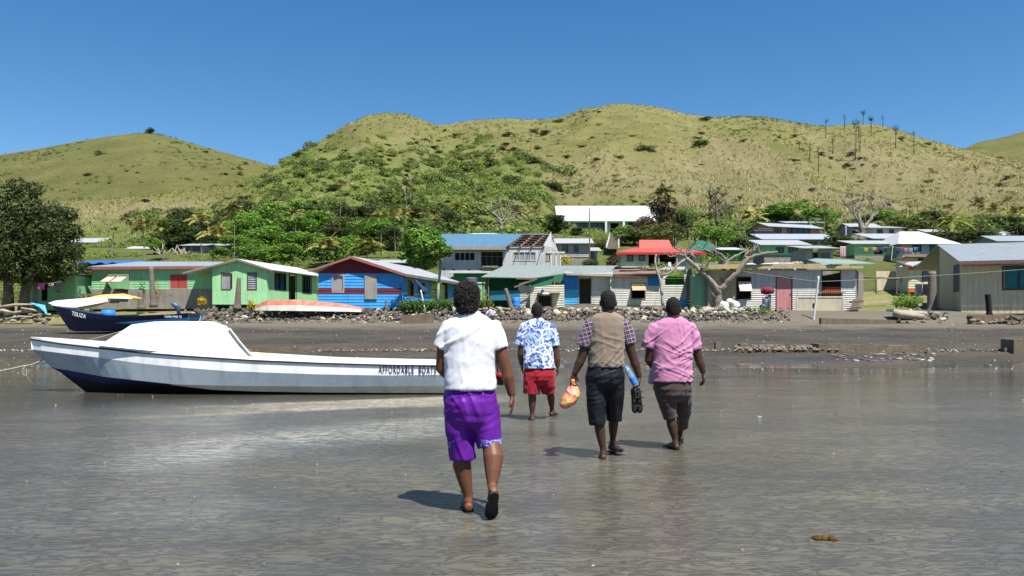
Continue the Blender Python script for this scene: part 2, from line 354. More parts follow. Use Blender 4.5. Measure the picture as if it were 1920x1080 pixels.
rhz = far_hill('hill_east', 700, [1500, 1700, 1790, 1808, 1835, 1860, 1890, 1920, 1980, 2100, 2400, 2900], [420, 330, 292, 279, 266, 262, 255, 246, 234, 228, 260, 340], 1500, 2900, 460)

def beach_d(px, row):                              # where the beach shows at this picture point
    d = 26.5
    while d < 46:
        if HR-(Gz((px-CX)/F*d, d)-CZ)*F/d <= row: return d
        d += .05
    return 44
# ------------------------------------------------------------------ people
def skinmat(name, c):
    t = NT(name); n = t.noise(6, 4, .6); col = t.mix(t.ramp(n, (.35, 0.0), (.65, .5)), c, tuple(x*.65 for x in c))
    t.set(col, .52, Specular_IOR_Level=.3, Subsurface_Weight=.0); t.bump(t.noise(60, 3, .7), .12, .004); return t.mat
def clothmat(name, col, rough=.85, bump=.25, pat=None, sheen=.15):
    t = NT(name); c = pat(t) if pat else t.mix(t.ramp(t.noise(2.5, 4, .6), (.4, 0.0), (.7, .35)), col, tuple(x*.8 for x in col))
    t.set(c, rough, Specular_IOR_Level=.2, Sheen_Weight=sheen)
    b = t.bump(t.noise(9, 5, .65, (1, 1, .5), dist=1.2), bump, .02); t.bump(t.noise(350, 2, .5), .12, .002, prev=b); return t.mat
def ang(v, m=1):
    return np.array([[noise.noise(Vector(p)) for p in v]])[0]
def folds(amp, mats):
    """cloth folds: ridged noise along a few stretched directions; mats: list of (scale vector, rotation about y, weight)"""
    def post(co, no):
        d = np.zeros(len(co))
        for (sc, ry, w, seed) in mats:
            c, s = math.cos(ry), math.sin(ry); x = co[:, 0]*c+co[:, 2]*s; z = -co[:, 0]*s+co[:, 2]*c
            q = np.stack([x*sc[0], co[:, 1]*sc[1], z*sc[2]], 1)+seed
            wx = np.array([noise.noise(Vector(p)*.35+Vector((9, 3, 1))) for p in q]); q = q+np.stack([wx, wx, wx], 1)*1.3; nn = np.array([noise.noise(Vector(p)) for p in q]); mk = np.clip(.55+1.6*wx, .08, 1); d += w*mk*(np.clip(1-np.abs(nn)*4.6, -.25, 1))
        return (co+no*(d*amp)[:, None]).astype(np.float32)
    return post
def hand(mb, w, fdir, palm, thumb, curl=.35, r=.0085, sp=1.0, grip=0):
    """wrist w, finger direction, palm normal, thumb side (unit vectors)"""
    f = Vector(fdir).normalized(); p = Vector(palm); p = (p-f*p.dot(f)).normalized(); x = Vector(thumb); x = (x-f*x.dot(f)-p*x.dot(p)).normalized()
    mb.rings([(w-f*.03, x*.026, p*.021), (w+f*.01, x*.030, p*.018), (w+f*.05, x*.041, p*.017), (w+f*.085, x*.043, p*.014), (w+f*.10, x*.038, p*.010)], 14)
    for k, (o, L) in enumerate(((.032, .070), (.0105, .080), (-.0115, .074), (-.033, .058))):
        b = w+f*.088+x*o; q = [b]; a = curl*(1+.15*k)*.6+grip*.7; dirn = f+x*(o*1.6*sp); seg = (L*.45, L*.32, L*.27)
        for sgl in seg:
            v = (dirn.normalized()*math.cos(a)+p*math.sin(a)); q.append(q[-1]+v*sgl); a += curl+grip
        mb.tube([b-f*.02]+q, [r*1.1, r*1.1, r*1.02, r*.95, r*.75], 8)
    b = w+f*.035+x*.034; v = (f*.75+x*.75+p*.25).normalized(); e = (f*.95+x*.15+p*(.35+grip)).normalized()
    mb.tube([w+f*.015+x*.018, b, b+v*.035, b+v*.035+e*.028], [.016, .014, .0115, .009], 8)
def foot(mb, ank, fwd, up, toes=True):
    f = Vector(fwd).normalized(); u = Vector(up); u = (u-f*u.dot(f)).normalized(); x = f.cross(u); a = Vector(ank)-u*.075
    mb.rings([(a-f*.062+u*.004, x*.018, u*.018), (a-f*.055, x*.030, u*.030), (a-f*.02+u*.01, x*.036, u*.042), (a+f*.04+u*.012, x*.036, u*.045), (a+f*.09, x*.042, u*.032), (a+f*.14-u*.008, x*.048, u*.021), (a+f*.165-u*.012, x*.045, u*.015)], 14)
    for k in range(5):
        o = (-.034+.0175*k); L = (.048, .042, .036, .030, .024)[k]; r = (.013, .009, .009, .0085, .008)[k]
        b = a+f*(.15-.004*k)+x*o*1.0-u*.014; mb.tube([b, b+f*L*.6+u*.004, b+f*L-u*.004], [r, r, r*.8], 8)
    mb.tube([Vector(ank)+u*.06, Vector(ank), a-f*.015+u*.03], [.034, .036, .036], 12)
def sandal(root, ank, fwd, up, sole, strap, slide=False):
    f = Vector(fwd).normalized(); u = Vector(up); u = (u-f*u.dot(f)).normalized(); x = f.cross(u); a = Vector(ank)-u*.075-u*.037
    mb = MB(); o = [(-.078, 0), (-.066, .030), (-.02, .037), (.04, .036), (.10, .046), (.15, .051), (.19, .040), (.213, .012)]
    pts = [a+f*p+x*w for p, w in o]+[a+f*p-x*w for p, w in o[::-1]]
    mb.slab(pts, .016, -u); s = mb.build('sandal', sole, root); mb = MB()
    if slide:
        mb.tube([a+x*.05+f*.09, a+x*.045+f*.09+u*.05, a+f*.09+u*.068, a-x*.045+f*.09+u*.05, a-x*.05+f*.09], .022, 8, .25, up=u)
    else:
        for sd in (-1, 1): mb.tube([a+f*.14, a+f*.135+u*.045, a+f*.09+u*.06+x*sd*.03, a+f*.03+x*sd*.042], .006, 6)
    if slide != 0: mb.tube([a+x*.04-f*.03, a+x*.038-f*.05+u*.05, a-f*.075+u*.06, a-x*.038-f*.05+u*.05, a-x*.04-f*.03], .007, 6)
    mb.build('strap', strap, s, True)
def cup(mb, pts, rad, n=18, wall=.014, depth=.09, flat=1.0, up=None):
    """open-ended garment tube: outer wall, hem, inner wall, closed deep inside"""
    pts = [Vector(p) for p in pts]; e = pts[-1]; d = (pts[-1]-pts[-2]).normalized(); r = rad[-1]
    # build as explicit rings
    k = len(pts); a = Vector(up) if up is not None else Vector((0, 1, 0)); rs = []
    for i in range(k):
        t = (pts[min(i+1, k-1)]-pts[max(i-1, 0)]).normalized(); a = (a-t*a.dot(t)).normalized(); b = t.cross(a); rs.append((pts[i], a*rad[i]*flat, b*rad[i]))
    t = d; a = (a-t*a.dot(t)).normalized(); b = t.cross(a)
    for q, rr in ((0, r-wall), (-depth*.5, r-wall), (-depth, r-wall*1.3)): rs.append((e+d*q, a*rr*flat, b*rr))
    mb.rings(rs, n)
def person(c):
    d = c['d']; Q = lambda t: P(t[0], t[1], d+(t[2] if len(t) > 2 else 0))
    px2 = lambda w: w*d/F
    fx, fr = c['foot']; rl = P(fx, fr, d); rl.z = 0.0
    skin = c['skin']; mb = MB()
    hc = Q(c['head']); hs = c.get('hs', 1.07); yaw = c.get('yaw', 0)
    fw = Vector((math.sin(yaw), math.cos(yaw), -c.get('nod', .05))).normalized(); rt = fw.cross(Vector((0, 0, 1))).normalized(); up = rt.cross(fw)
    H = lambda x, y, z: hc+(rt*x+fw*y+up*z)*hs
    # skull, jaw, face
    mb.rings([(H(0, -.005, -.112), rt*.035*hs, fw*.045*hs), (H(0, .012, -.105), rt*.052*hs, fw*.065*hs), (H(0, .01, -.075), rt*.064*hs, fw*.082*hs), (H(0, .002, -.03), rt*.073*hs, fw*.094*hs), (H(0, 0, .02), rt*.077*hs, fw*.099*hs), (H(0, -.003, .06), rt*.070*hs, fw*.090*hs), (H(0, -.006, .09), rt*.050*hs, fw*.066*hs), (H(0, -.008, .107), rt*.022*hs, fw*.03*hs)], 20)
    mb.rings([(H(0, .07, -.045), rt*.022*hs, up*.016*hs), (H(0, .112, -.028), rt*.017*hs, up*.016*hs), (H(0, .12, -.026), rt*.008*hs, up*.008*hs)], 10)   # nose
    mb.tube([H(0, .092, .02), H(0, .112, -.02)], [.010*hs, .013*hs], 8)
    mb.tube([H(-.05, .075, .022), H(0, .097, .026), H(.05, .075, .022)], .010*hs, 8)
    mb.tube([H(-.027, .082, -.066), H(0, .097, -.062), H(.027, .082, -.066)], .009*hs, 8); mb.tube([H(-.025, .080, -.078), H(0, .094, -.078), H(.025, .080, -.078)], .009*hs, 8)
    mb.ball(H(0, .068, -.102), .026*hs)
    for sd in (-1, 1):
        mb.rings([(H(sd*.070, -.004, -.028), fw*.012*hs, up*.018*hs), (H(sd*.082, -.012, -.016), fw*.017*hs, up*.030*hs), (H(sd*.089, -.018, -.012), fw*.014*hs, up*.027*hs)], 12)
        mb.ball(H(sd*.033, .082, -.002), .014*hs)
    nk = Q(c['neck']); nr = c.get('nr', .062)
    mb.tube([H(0, -.02, -.05), H(0, -.022, -.10), nk, nk-Vector((0, 0, .10))], [nr, nr, nr*1.08, nr*1.3], 16)
    # torso inside the clothes
    allr = [Q((r[0], (r[1]+r[2])/2, r[4] if len(r) > 4 else 0)) for r in c['shirt']]
    sh = c['shirt']; rs = []
    for r, ce in zip(sh[1:], allr[1:]):
        hw = px2((r[2]-r[1])/2); rs.append((ce*1.0, Vector((max(.05, hw-.03), 0, 0)), Vector((0, max(.05, r[3]-.03), 0))))
    rs = [(P((r[1]+r[2])/2, r[0], d+(r[4] if len(r) > 4 else 0)), a, b) for r, (_, a, b) in zip(sh[1:], rs)]
    hp = c['shorts'][-1]; rs.append((P((hp[1]+hp[2])/2, hp[0]+px2(0)+10, d), Vector((px2((hp[2]-hp[1])/2)-.03, 0, 0)), Vector((0, hp[3]-.03, 0))))
    mb.rings(rs, 20)
    for a in c['arms']:
        s, e, w = Q(a['s']), Q(a['e']), Q(a['w']); k = a.get('k', 1)
        mb.tube([s, s.lerp(e, .35), s.lerp(e, .8), e, e.lerp(w, .25), e.lerp(w, .7), w], [.058*k, .055*k, .045*k, .042*k, .044*k, .033*k, .027*k], 14)
        hand(mb, w, a['f'], a['p'], a['t'], a.get('c', .3), grip=a.get('g', 0))
    for l in c['legs']:
        h, kn, cf, an = [Q(l[q]) for q in ('h', 'k', 'c', 'a')]; r = l['r']
        mb.tube([h, h.lerp(kn, .5), kn, kn.lerp(cf, .5), cf, cf.lerp(an, .5), cf.lerp(an, .85), an], [.085, .075, r*.92, r*.93, r, r*.78, r*.56, .036], 16)
        foot(mb, an, l['f'], l['u'])
    body = remeshed('person', mb, .0058, skin, None, 4, None, rl)
    tag(body, c['label'], 'person', c.get('group'))
    mbe = MB()
    for sd in (-1, 1):
        mbe = MB(); mbe.ball(H(sd*.033, .089, -.002), .0115*hs, 10, 8); mbe.build('eye', EYE, body, True)
    # hair
    hb = MB()
    if c['hair'] == 'afro':
        hb.rings([(H(0, -.045, -.105), rt*.045, fw*.045), (H(0, -.042, -.085), rt*.066, fw*.062), (H(0, -.035, -.03), rt*.079, fw*.082), (H(0, -.026, .03), rt*.084, fw*.100), (H(0, -.022, .075), rt*.078, fw*.092), (H(0, -.022, .108), rt*.065, fw*.078), (H(0, -.022, .124), rt*.025, fw*.03)], 28)
        def po(co, no):
            n = np.array([noise.noise(Vector(p)*38)+.6*noise.noise(Vector(p)*80) for p in co]); return co+no*(n*.012)[:, None]
        h = remeshed('hair', hb, .006, HAIR, body, 1, po)
        cu = MB(); me = h.data; rnd = random.Random(3)
        for i in range(2600):
            v = me.vertices[rnd.randrange(len(me.vertices))]; n = v.normal; p = v.co+body.location; a = n.orthogonal().normalized(); b = n.cross(a); ph = rnd.random()*6.28; rr = rnd.uniform(.004, .008)
            pts = [p+n*(.002+.0045*k)+(a*math.cos(ph+k*1.5)+b*math.sin(ph+k*1.5))*rr for k in range(5)]; cu.tube(pts, [.0022, .0022, .002, .0018, .001], 4)
        cu.build('curl_hair', HAIRC, h).name = 'curls'
    else:
        k = c.get('hk', 1.0)
        hb.rings([(H(0, -.052, -.075), rt*.050, fw*.035), (H(0, -.050, -.06), rt*.062*k, fw*.048), (H(0, -.036, -.02), rt*.077*k, fw*.070), (H(0, -.016, .03), rt*.0835*k, fw*.095), (H(0, -.006, .066), rt*.078*k, fw*.100), (H(0, -.008, .098), rt*.057*k, fw*.075), (H(0, -.010, .118), rt*.022, fw*.03)], 24)
        def po(co, no):
            n = np.array([noise.noise(Vector(p)*90) for p in co]); return co+no*(n*.004)[:, None]
        h = remeshed('hair', hb, .006, HAIR, body, 2, po)
    # shirt
    def torso(m, rings, ins=0, e=.86, open_=True):
        rr = []
        for r in rings: rr.append((P((r[1]+r[2])/2, r[0], d+(r[4] if len(r) > 4 else 0)), Vector((px2((r[2]-r[1])/2)-ins, 0, 0)), Vector((0, r[3]-ins, 0))))
        ce, a, b = rr[-1]; fl = lambda v, w: v*((v.length-w)/v.length)
        if open_ and ins == 0: rr += [(ce, fl(a, .016), fl(b, .016)), (ce+Vector((0, 0, .05)), fl(a, .02), fl(b, .02))]
        m.rings(rr, 36, e)
    sm = MB(); torso(sm, c['shirt'])
    if not c.get('vest'):
        for sl_ in c['sleeves']:
            pts = [Q(x) for x in sl_['p']]; cup(sm, [pts[0]+(pts[0]-pts[1])*.25]+pts, [sl_['r'][0]*.7]+sl_['r'], 20)
    else:
        su = MB(); 
        for sl_ in c['sleeves']:
            pts = [Q(x) for x in sl_['p']]; cup(su, [pts[0]+(pts[0]-pts[1])*.25]+pts, [sl_['r'][0]*.7]+sl_['r'], 20)
        torso(su, c['shirt'][1:-3], .02); o = remeshed('plaid_shirt', su, .009, c['plaid'], body, 3, folds(.006, [((9, 9, 5), .6, 1, 3.3)]))
    o = remeshed(c['sname'], sm, .009, c['smat'], body, 6, folds(c.get('fa', .010), c['folds']))
    cb_ = MB(); n0 = Q(c['neck']); r0 = c.get('cr', .078)
    cb_.rings([(n0+Vector((0, .0, -.035)), Vector((r0*1.25, 0, 0)), Vector((0, r0*1.2, 0))), (n0+Vector((0, -.008, .0)), Vector((r0*1.06, 0, 0)), Vector((0, r0, 0))), (n0+Vector((0, -.004, .022)), Vector((r0*.98, 0, 0)), Vector((0, r0*.95, 0))), (n0+Vector((0, -.004, .020)), Vector((r0*.9, 0, 0)), Vector((0, r0*.86, 0))), (n0+Vector((0, -.004, -.02)), Vector((r0*.85, 0, 0)), Vector((0, r0*.8, 0)))], 28)
    cl = cb_.build('collar', c.get('collar', c['smat']), o, True)
    # shorts
    pm = MB(); torso(pm, c['shorts'], .0, .95, False)
    r = c['shorts'][-1]; ce = P((r[1]+r[2])/2, r[0], d); w = px2((r[2]-r[1])/2)
    pm.rings([(ce+Vector((0, 0, .03)), Vector((w*.97, 0, 0)), Vector((0, r[3]*.97, 0))), (ce-Vector((0, 0, .06)), Vector((w*.92, 0, 0)), Vector((0, r[3]*.95, 0))), (ce-Vector((0, 0, .11)), Vector((w*.72, 0, 0)), Vector((0, r[3]*.75, 0))), (ce-Vector((0, 0, .14)), Vector((w*.3, 0, 0)), Vector((0, r[3]*.4, 0)))], 24)
    for lg in c['trouser']:
        pts = [Q(x) for x in lg['p']]; cup(pm, pts, lg['r'], 24, .013, .10)
    q = remeshed(c['pname'], pm, .009, c['pmat'], body, 9, folds(c.get('pa', .010), c['pfolds']))
    for l in c['legs']:
        if l.get('sandal'): sandal(body, Q(l['a']), l['f'], l['u'], l['sandal'][0], l['sandal'][1], l.get('slide', False))
    return body, Q, q, o
SKIN1 = skinmat('skin_brown', (.125, .050, .025)); SKIN2 = skinmat('skin_dark', (.085, .036, .020)); SKIN3 = skinmat('skin_deep', (.060, .027, .017))
EYE = M('eye_white', (.55, .52, .5), (.5, .48, .45), rough=.2, bump=0); HAIR = M('black_hair', (.012, .010, .010), (.006, .005, .005), 60, .9, 1.0, dist=.005); HAIRC = M('hair_curls', (.030, .023, .022), (.012, .009, .009), 60, .55, 0)
RUB = M('black_rubber', (.015, .015, .016), (.03, .028, .026), 20, .8, .3); TAN = M('tan_strap', (.16, .13, .10), rough=.8)
WHITE_SH = clothmat('white_pique', (.62, .62, .66)); 
def p_hawaii(t):
    n = t.noise(4.0, 2, .5, dist=3.0); n2 = t.noise(7.5, 3, .6, dist=4); v = t.n('ShaderNodeTexVoronoi', feature='DISTANCE_TO_EDGE'); v.inputs['Scale'].default_value = 5
    vm = t.mix(.12, t.map(), t.n('ShaderNodeTexNoise').outputs['Color']); t.l(vm, v.inputs['Vector'])
    c = t.mix(t.ramp(n, (.44, 0.0), (.50, 1.0)), (.07, .14, .46), (.46, .57, .80)); c = t.mix(t.ramp(n2, (.52, 0.0), (.56, 1.0)), c, (.035, .065, .24))
    return t.mix(t.ramp(v.outputs['Distance'], (.03, 1.0), (.06, 0.0)), c, (.70, .76, .86))
def p_plaid(t):
    c = (.045, .035, .05)
    for d_, rz in (('X', 0), ('Z', 0)):
        for sc, ph in ((7, 0),):
            w = t.n('ShaderNodeTexWave', wave_type='BANDS', bands_direction=d_); w.inputs['Scale'].default_value = sc; t.l(t.map(rot=(0, .25, 0)), w.inputs[0])
            c = t.mix(t.ramp(w.outputs['Fac'], (.955, 0.0), (.985, .8)), c, (.5, .46, .52))
        w = t.n('ShaderNodeTexWave', wave_type='BANDS', bands_direction=d_); w.inputs['Scale'].default_value = 3.5; t.l(t.map(rot=(0, .25, 0)), w.inputs[0]); c = t.mix(t.ramp(w.outputs['Fac'], (.5, 0.0), (.6, .35)), c, (.16, .07, .12))
    return c
HAWAII = clothmat('floral_cotton', None, pat=p_hawaii); PLAID = clothmat('plaid_cotton', None, pat=p_plaid)
def p_purple(t):
    sx = t.n('ShaderNodeSeparateXYZ'); t.l(t.tc.outputs['Object'], sx.inputs[0])
    def rg(o, a, b): return t.math('MULTIPLY', t.math('GREATER_THAN', o, a), t.math('LESS_THAN', o, b))
    m = t.math('MULTIPLY', rg(sx.outputs[0], .085, .27), rg(sx.outputs[2], .515, .57)); m2 = t.math('MULTIPLY', rg(sx.outputs[0], -.2, -.14), rg(sx.outputs[2], .50, .55))
    n = t.noise(26, 3, .6, (1, 1, 2), dist=2); g = t.math('MULTIPLY', t.math('MAXIMUM', m, m2), t.ramp(n, (.50, 0.0), (.53, 1.0)))
    base = t.mix(t.ramp(t.noise(3, 3, .5), (.4, 0.0), (.7, .4)), (.105, .012, .23), (.075, .008, .17)); return t.mix(g, base, (.25, .42, .85))
PURPLE = clothmat('purple_nylon', None, rough=.42, bump=.2, pat=p_purple, sheen=0)
RED = clothmat('dark_red_cotton', (.27, .008, .018)); KHAKI = clothmat('khaki_twill', (.20, .155, .115)); PINK = clothmat('pink_cotton', (.44, .18, .31)); NAVY = clothmat('charcoal_nylon', (.009, .010, .014), rough=.6, sheen=0); BROWN = clothmat('brown_cotton', (.060, .038, .036))
FV = [((3.2, 3, 13), .62, .8, 1.7), ((3, 4, 15), -.35, .55, 7.1), ((9, 6, 2.2), .15, .35, 4.4)]
PF = [((11, 6, 2.6), .3, .7, 2.2), ((4, 4, 13), .35, .5, 8.3), ((3, 4, 3), 0, .4, 5.5)]
V = Vector
m1, Q1, sh1, to1 = person(dict(d=5.95, foot=(880, 953), hs=1.0, head=(877, 562), neck=(880, 589), nr=.066, cr=.078, skin=SKIN1, hair='afro', label='man in a white polo shirt and purple shorts, walking away on the mud',
    yaw=.12, shirt=[(581, 866, 896, .07), (588, 858, 902, .09), (598, 842, 919, .11), (612, 830, 931, .125), (635, 827, 934, .14), (660, 832, 931, .145), (690, 834, 927, .15), (712, 833, 928, .158), (729, 832, 930, .16)],
    shorts=[(712, 846, 920, .12), (728, 836, 927, .138), (750, 833, 931, .17), (772, 832, 934, .17)],
    sleeves=[dict(p=[(849, 612), (838, 632), (829, 654)], r=[.084, .082, .078]), dict(p=[(918, 611), (929, 632), (936, 655)], r=[.084, .082, .078])],
    arms=[dict(s=(926, 622), e=(950, 696), w=(960, 741, .0), f=(.05, .1, -1), p=(-1, .1, 0), t=(0, -.3, 0), c=.28, k=1.12), dict(s=(838, 622), e=(828, 690), w=(851, 712, .25), f=(.7, .7, 0), p=(0, 0, -1), t=(-.5, .5, 0), c=.4, k=1.14)],
    legs=[dict(h=(862, 770), k=(868, 838), c=(866, 872), a=(878, 931), r=.072, f=(-.15, 1, 0), u=(0, 0, 1), sandal=(RUB, TAN)), dict(h=(905, 770), k=(920, 828, -.05), c=(925, 858, -.12), a=(923, 912, -.22), r=.077, f=(-.12, .60, -.79), u=(-.1, .79, .6), sandal=(RUB, TAN))],
    sname='polo_shirt', smat=WHITE_SH, pname='shorts', pmat=PURPLE, folds=FV, pfolds=PF, fa=.011, pa=.013,
    trouser=[dict(p=[(858, 762), (862, 800), (868, 862)], r=[.112, .112, .098]), dict(p=[(909, 760), (912, 795, -.02), (918, 838, -.05)], r=[.108, .108, .090])]))
m2, Q2, sh2, to2 = person(dict(d=11.8, foot=(998, 787), head=(1007, 582.5), neck=(1007, 599), skin=SKIN2, hair='crop', label='man in a blue and white floral shirt and dark red shorts, barefoot',
    shirt=[(596, 999, 1016, .07), (600, 992, 1022, .09), (607, 982, 1033, .115), (620, 979, 1037, .13), (645, 980, 1037, .14), (670, 981, 1038, .15), (691, 981, 1041, .155)],
    shorts=[(684, 988, 1036, .12), (694, 983, 1040, .14), (705, 981, 1042, .155)],
    sleeves=[dict(p=[(986, 612), (979, 628), (974, 648)], r=[.082, .082, .080]), dict(p=[(1030, 611), (1037, 628), (1040, 649)], r=[.082, .082, .082])],
    arms=[dict(s=(983, 616), e=(976, 664), w=(978, 684, .1), f=(.1, .3, -1), p=(1, 0, 0), t=(0, 1, 0), k=1.15), dict(s=(1034, 616), e=(1044, 668), w=(1046, 688, .0), f=(.0, .1, -1), p=(-1, 0, 0), t=(0, .6, 0), k=1.15)],
    legs=[dict(h=(998, 705), k=(997, 732), c=(998, 748), a=(998, 777), r=.064, f=(-.1, 1, 0), u=(0, 0, 1)), dict(h=(1026, 705), k=(1031, 730, .15), c=(1033, 745, .3), a=(1035, 767.5, .45), r=.062, f=(.5, 1, .0), u=(0, 0, 1))],
    sname='floral_shirt', smat=HAWAII, pname='shorts', pmat=RED, folds=FV, pfolds=PF, fa=.011, pa=.010,
    trouser=[dict(p=[(998, 700), (997, 718), (996, 739)], r=[.13, .13, .125]), dict(p=[(1026, 700), (1027, 718, .03), (1028, 735, .08)], r=[.125, .125, .112])]))
m3, Q3, sh3, to3 = person(dict(d=8.35, foot=(1131, 860), head=(1140, 566), neck=(1139, 588), skin=SKIN3, hair='crop', label='man in a khaki vest over a plaid shirt, with charcoal knee shorts', vest=True, plaid=PLAID, collar=PLAID,
    shirt=[(585, 1126, 1152, .07), (589, 1118, 1160, .09), (596, 1107, 1170, .11), (610, 1103, 1174, .125), (635, 1103, 1173, .135), (660, 1103, 1170, .14), (680, 1102, 1169, .145), (688, 1103, 1169, .145)],
    shorts=[(681, 1107, 1163, .11), (690, 1101, 1168, .135), (706, 1098, 1171, .155)],
    sleeves=[dict(p=[(1111, 606), (1102, 626), (1093, 650)], r=[.084, .082, .078]), dict(p=[(1166, 606), (1175, 624), (1180, 645)], r=[.084, .082, .078])],
    arms=[dict(s=(1108, 612), e=(1090, 673), w=(1077, 701), f=(-.15, .05, -1), p=(.3, -.8, 0), t=(.8, .3, 0), c=.3, g=.55, k=1.14), dict(s=(1169, 612), e=(1189, 676), w=(1199, 707), f=(-.1, .1, -1), p=(-1, .2, 0), t=(-.1, -1, 0), c=.3, g=.5, k=1.14)],
    legs=[dict(h=(1118, 706), k=(1122, 778), c=(1125, 806), a=(1131, 845), r=.058, f=(.05, 1, 0), u=(0, 0, 1)), dict(h=(1152, 706), k=(1151, 772, .15), c=(1150, 795, .3), a=(1149, 827, .4), r=.057, f=(.75, .8, -.25), u=(0, .2, 1), sandal=(RUB, RUB))],
    sname='vest', smat=KHAKI, pname='shorts', pmat=NAVY, folds=FV, pfolds=PF, fa=.011, pa=.010,
    trouser=[dict(p=[(1117, 700), (1118, 745), (1120, 797)], r=[.112, .108, .092]), dict(p=[(1153, 700), (1152, 742, .05), (1151, 787, .12)], r=[.108, .104, .082])]))
m4, Q4, sh4, to4 = person(dict(d=8.95, foot=(1262, 842), head=(1262, 578), neck=(1263, 598), nr=.07, skin=SKIN3, hair='crop', label='man in a pink shirt and rolled dark brown trousers, wearing sandals',
    shirt=[(594, 1250, 1277, .075), (598, 1242, 1285, .095), (605, 1229, 1295, .115), (618, 1222, 1299, .13), (640, 1222, 1298, .145), (670, 1223, 1297, .155), (695, 1222, 1297, .16), (715, 1222, 1298, .165)],
    shorts=[(706, 1229, 1293, .13), (715, 1225, 1297, .15), (730, 1225, 1297, .16)],
    sleeves=[dict(p=[(1230, 614), (1220, 632), (1214, 652)], r=[.087, .084, .080]), dict(p=[(1290, 613), (1299, 632), (1303, 655)], r=[.087, .084, .080])],
    arms=[dict(s=(1226, 620), e=(1216, 674), w=(1230, 694, .25), f=(.3, 1, 0), p=(1, 0, 0), t=(0, 0, 1), k=1.14), dict(s=(1295, 620), e=(1311, 676), w=(1319, 699), f=(.05, .1, -1), p=(-1, 0, 0), t=(0, -.4, 0), c=.5, k=1.15)],
    legs=[dict(h=(1244, 730), k=(1255, 775), c=(1260, 797), a=(1266, 826), r=.060, f=(-.45, 1, 0), u=(0, 0, 1), sandal=(RUB, RUB)), dict(h=(1280, 730), k=(1281, 772, .25), c=(1279, 792, .45), a=(1275, 812, .6), r=.055, f=(.3, 1, -.35), u=(0, .3, 1), sandal=(RUB, TAN))],
    sname='pink_shirt', smat=PINK, pname='trousers', pmat=BROWN, folds=FV, pfolds=PF, fa=.013,
    trouser=[dict(p=[(1245, 724), (1250, 750), (1258, 785)], r=[.125, .108, .076]), dict(p=[(1279, 724), (1281, 752, .1), (1281, 800, .33)], r=[.12, .104, .066])]))
# --- things the men carry
def bagmat():
    t = NT('printed_plastic_bag'); n = t.noise(5, 3, .6, dist=2); c = t.ramp(n, (.34, (.60, .42, .10)), (.46, (.62, .24, .10)), (.56, (.62, .16, .14)), (.68, (.40, .20, .38)))
    t.set(c, .3, Specular_IOR_Level=.5); t.bump(t.noise(14, 4, .7, dist=2), .6, .02); return t.mat
b = MB(); gp = P(1074, 716, 8.33)
b.rings([(gp+V((0, 0, .02)), V((.012, 0, 0)), V((0, .010, 0))), (gp+V((.0, 0, -.02)), V((.016, 0, 0)), V((0, .014, 0))), (gp+V((-.006, 0, -.07)), V((.05, 0, .01)), V((0, .035, 0))), (gp+V((-.03, 0, -.15)), V((.10, 0, .03)), V((0, .075, 0))), (gp+V((-.045, 0, -.215)), V((.102, 0, .03)), V((0, .085, 0))), (gp+V((-.06, 0, -.26)), V((.07, 0, .02)), V((0, .07, 0))), (gp+V((-.065, 0, -.285)), V((.03, 0, 0)), V((0, .03, 0)))], 22)
o = remeshed('plastic_bag', b, .007, bagmat(), None, 1, folds(.012, [((8, 8, 5), .3, 1, 2), ((14, 14, 9), -.4, .5, 5)]), P(1066, 768, 8.33)); tag(o, 'yellow and orange printed plastic bag held by the man in the khaki vest', 'plastic bag')
t = NT('clear_blue_plastic'); t.set((.45, .68, .85), .08, Transmission_Weight=.75, IOR=1.3); BOT = t.mat; LBL = M('blue_label', (.02, .11, .45), (.03, .2, .6), 12, .35, 0); CAPB = M('blue_cap', (.02, .1, .4), rough=.4, bump=0)
a, e = P(1194, 724, 8.28), P(1171, 684, 8.36); dr = (e-a).normalized(); Lb = (e-a).length
r_ = empty('water_bottle', a, 'clear blue water bottle held in the fist of the man in the khaki vest', 'bottle')
b = MB(); q = V((0, 1, 0)); q2 = dr.cross(q)
b.rings([(a+dr*Lb*k, q*w, q2*w) for k, w in ((0, .018), (.03, .033), (.1, .036), (.2, .034), (.3, .036), (.55, .036), (.6, .033), (.66, .036), (.8, .034), (.9, .022), (.96, .013), (1, .013))], 16); b.build('bottle_body', BOT, r_, True)
b = MB(); b.rings([(a+dr*Lb*k, q*.0372, q2*.0372) for k in (.12, .14, .40, .42)], 16); b.build('label', LBL, r_, True)
b = MB(); b.rings([(a+dr*Lb*k, q*.016, q2*.016) for k in (.965, .98, 1.05, 1.06)], 12); b.build('cap', CAPB, r_, True)
for k, (x0, lab) in enumerate(((1189, 'black sports sandal dangling below the water bottle, the inner one'), (1198, 'black sports sandal dangling below the water bottle, the outer one'))):
    s0 = P(x0-(1-k), 728, 8.32+.03*k); r_ = empty('carried_sandal', s0, lab, 'sandal', 'pair of black sandals in the hand of the man in the khaki vest')
    f = V((.10-.02*k, .05, -1)).normalized(); x = f.cross(V((0, 1, 0))).normalized()*1; u = x.cross(f); b = MB()
    o_ = [(0, .018), (.03, .030), (.09, .028), (.15, .034), (.21, .041), (.25, .034), (.27, .012)]
    x, u = (x*.75+u*.65).normalized(), (u*.75-x*.65).normalized()
    b.slab([s0+f*p+x*w for p, w in o_]+[s0+f*p-x*w for p, w in o_[::-1]], .02, u); b.build('sole', RUB, r_); b = MB()
    
    for p in (.04, .10, .19): b = MB(); b.tube([s0+f*p+x*.03, s0+f*p+x*.02-u*.035, s0+f*p-x*.02-u*.035, s0+f*p-x*.03], .011, 6, .4); b.build('strap', RUB, r_, True)
REDP = M('red_shell', (.42, .02, .03), (.08, .01, .01), 30, .3, .1); BLK = M('black_plastic', (.012, .012, .014), (.03, .03, .03), 20, .4, .1)
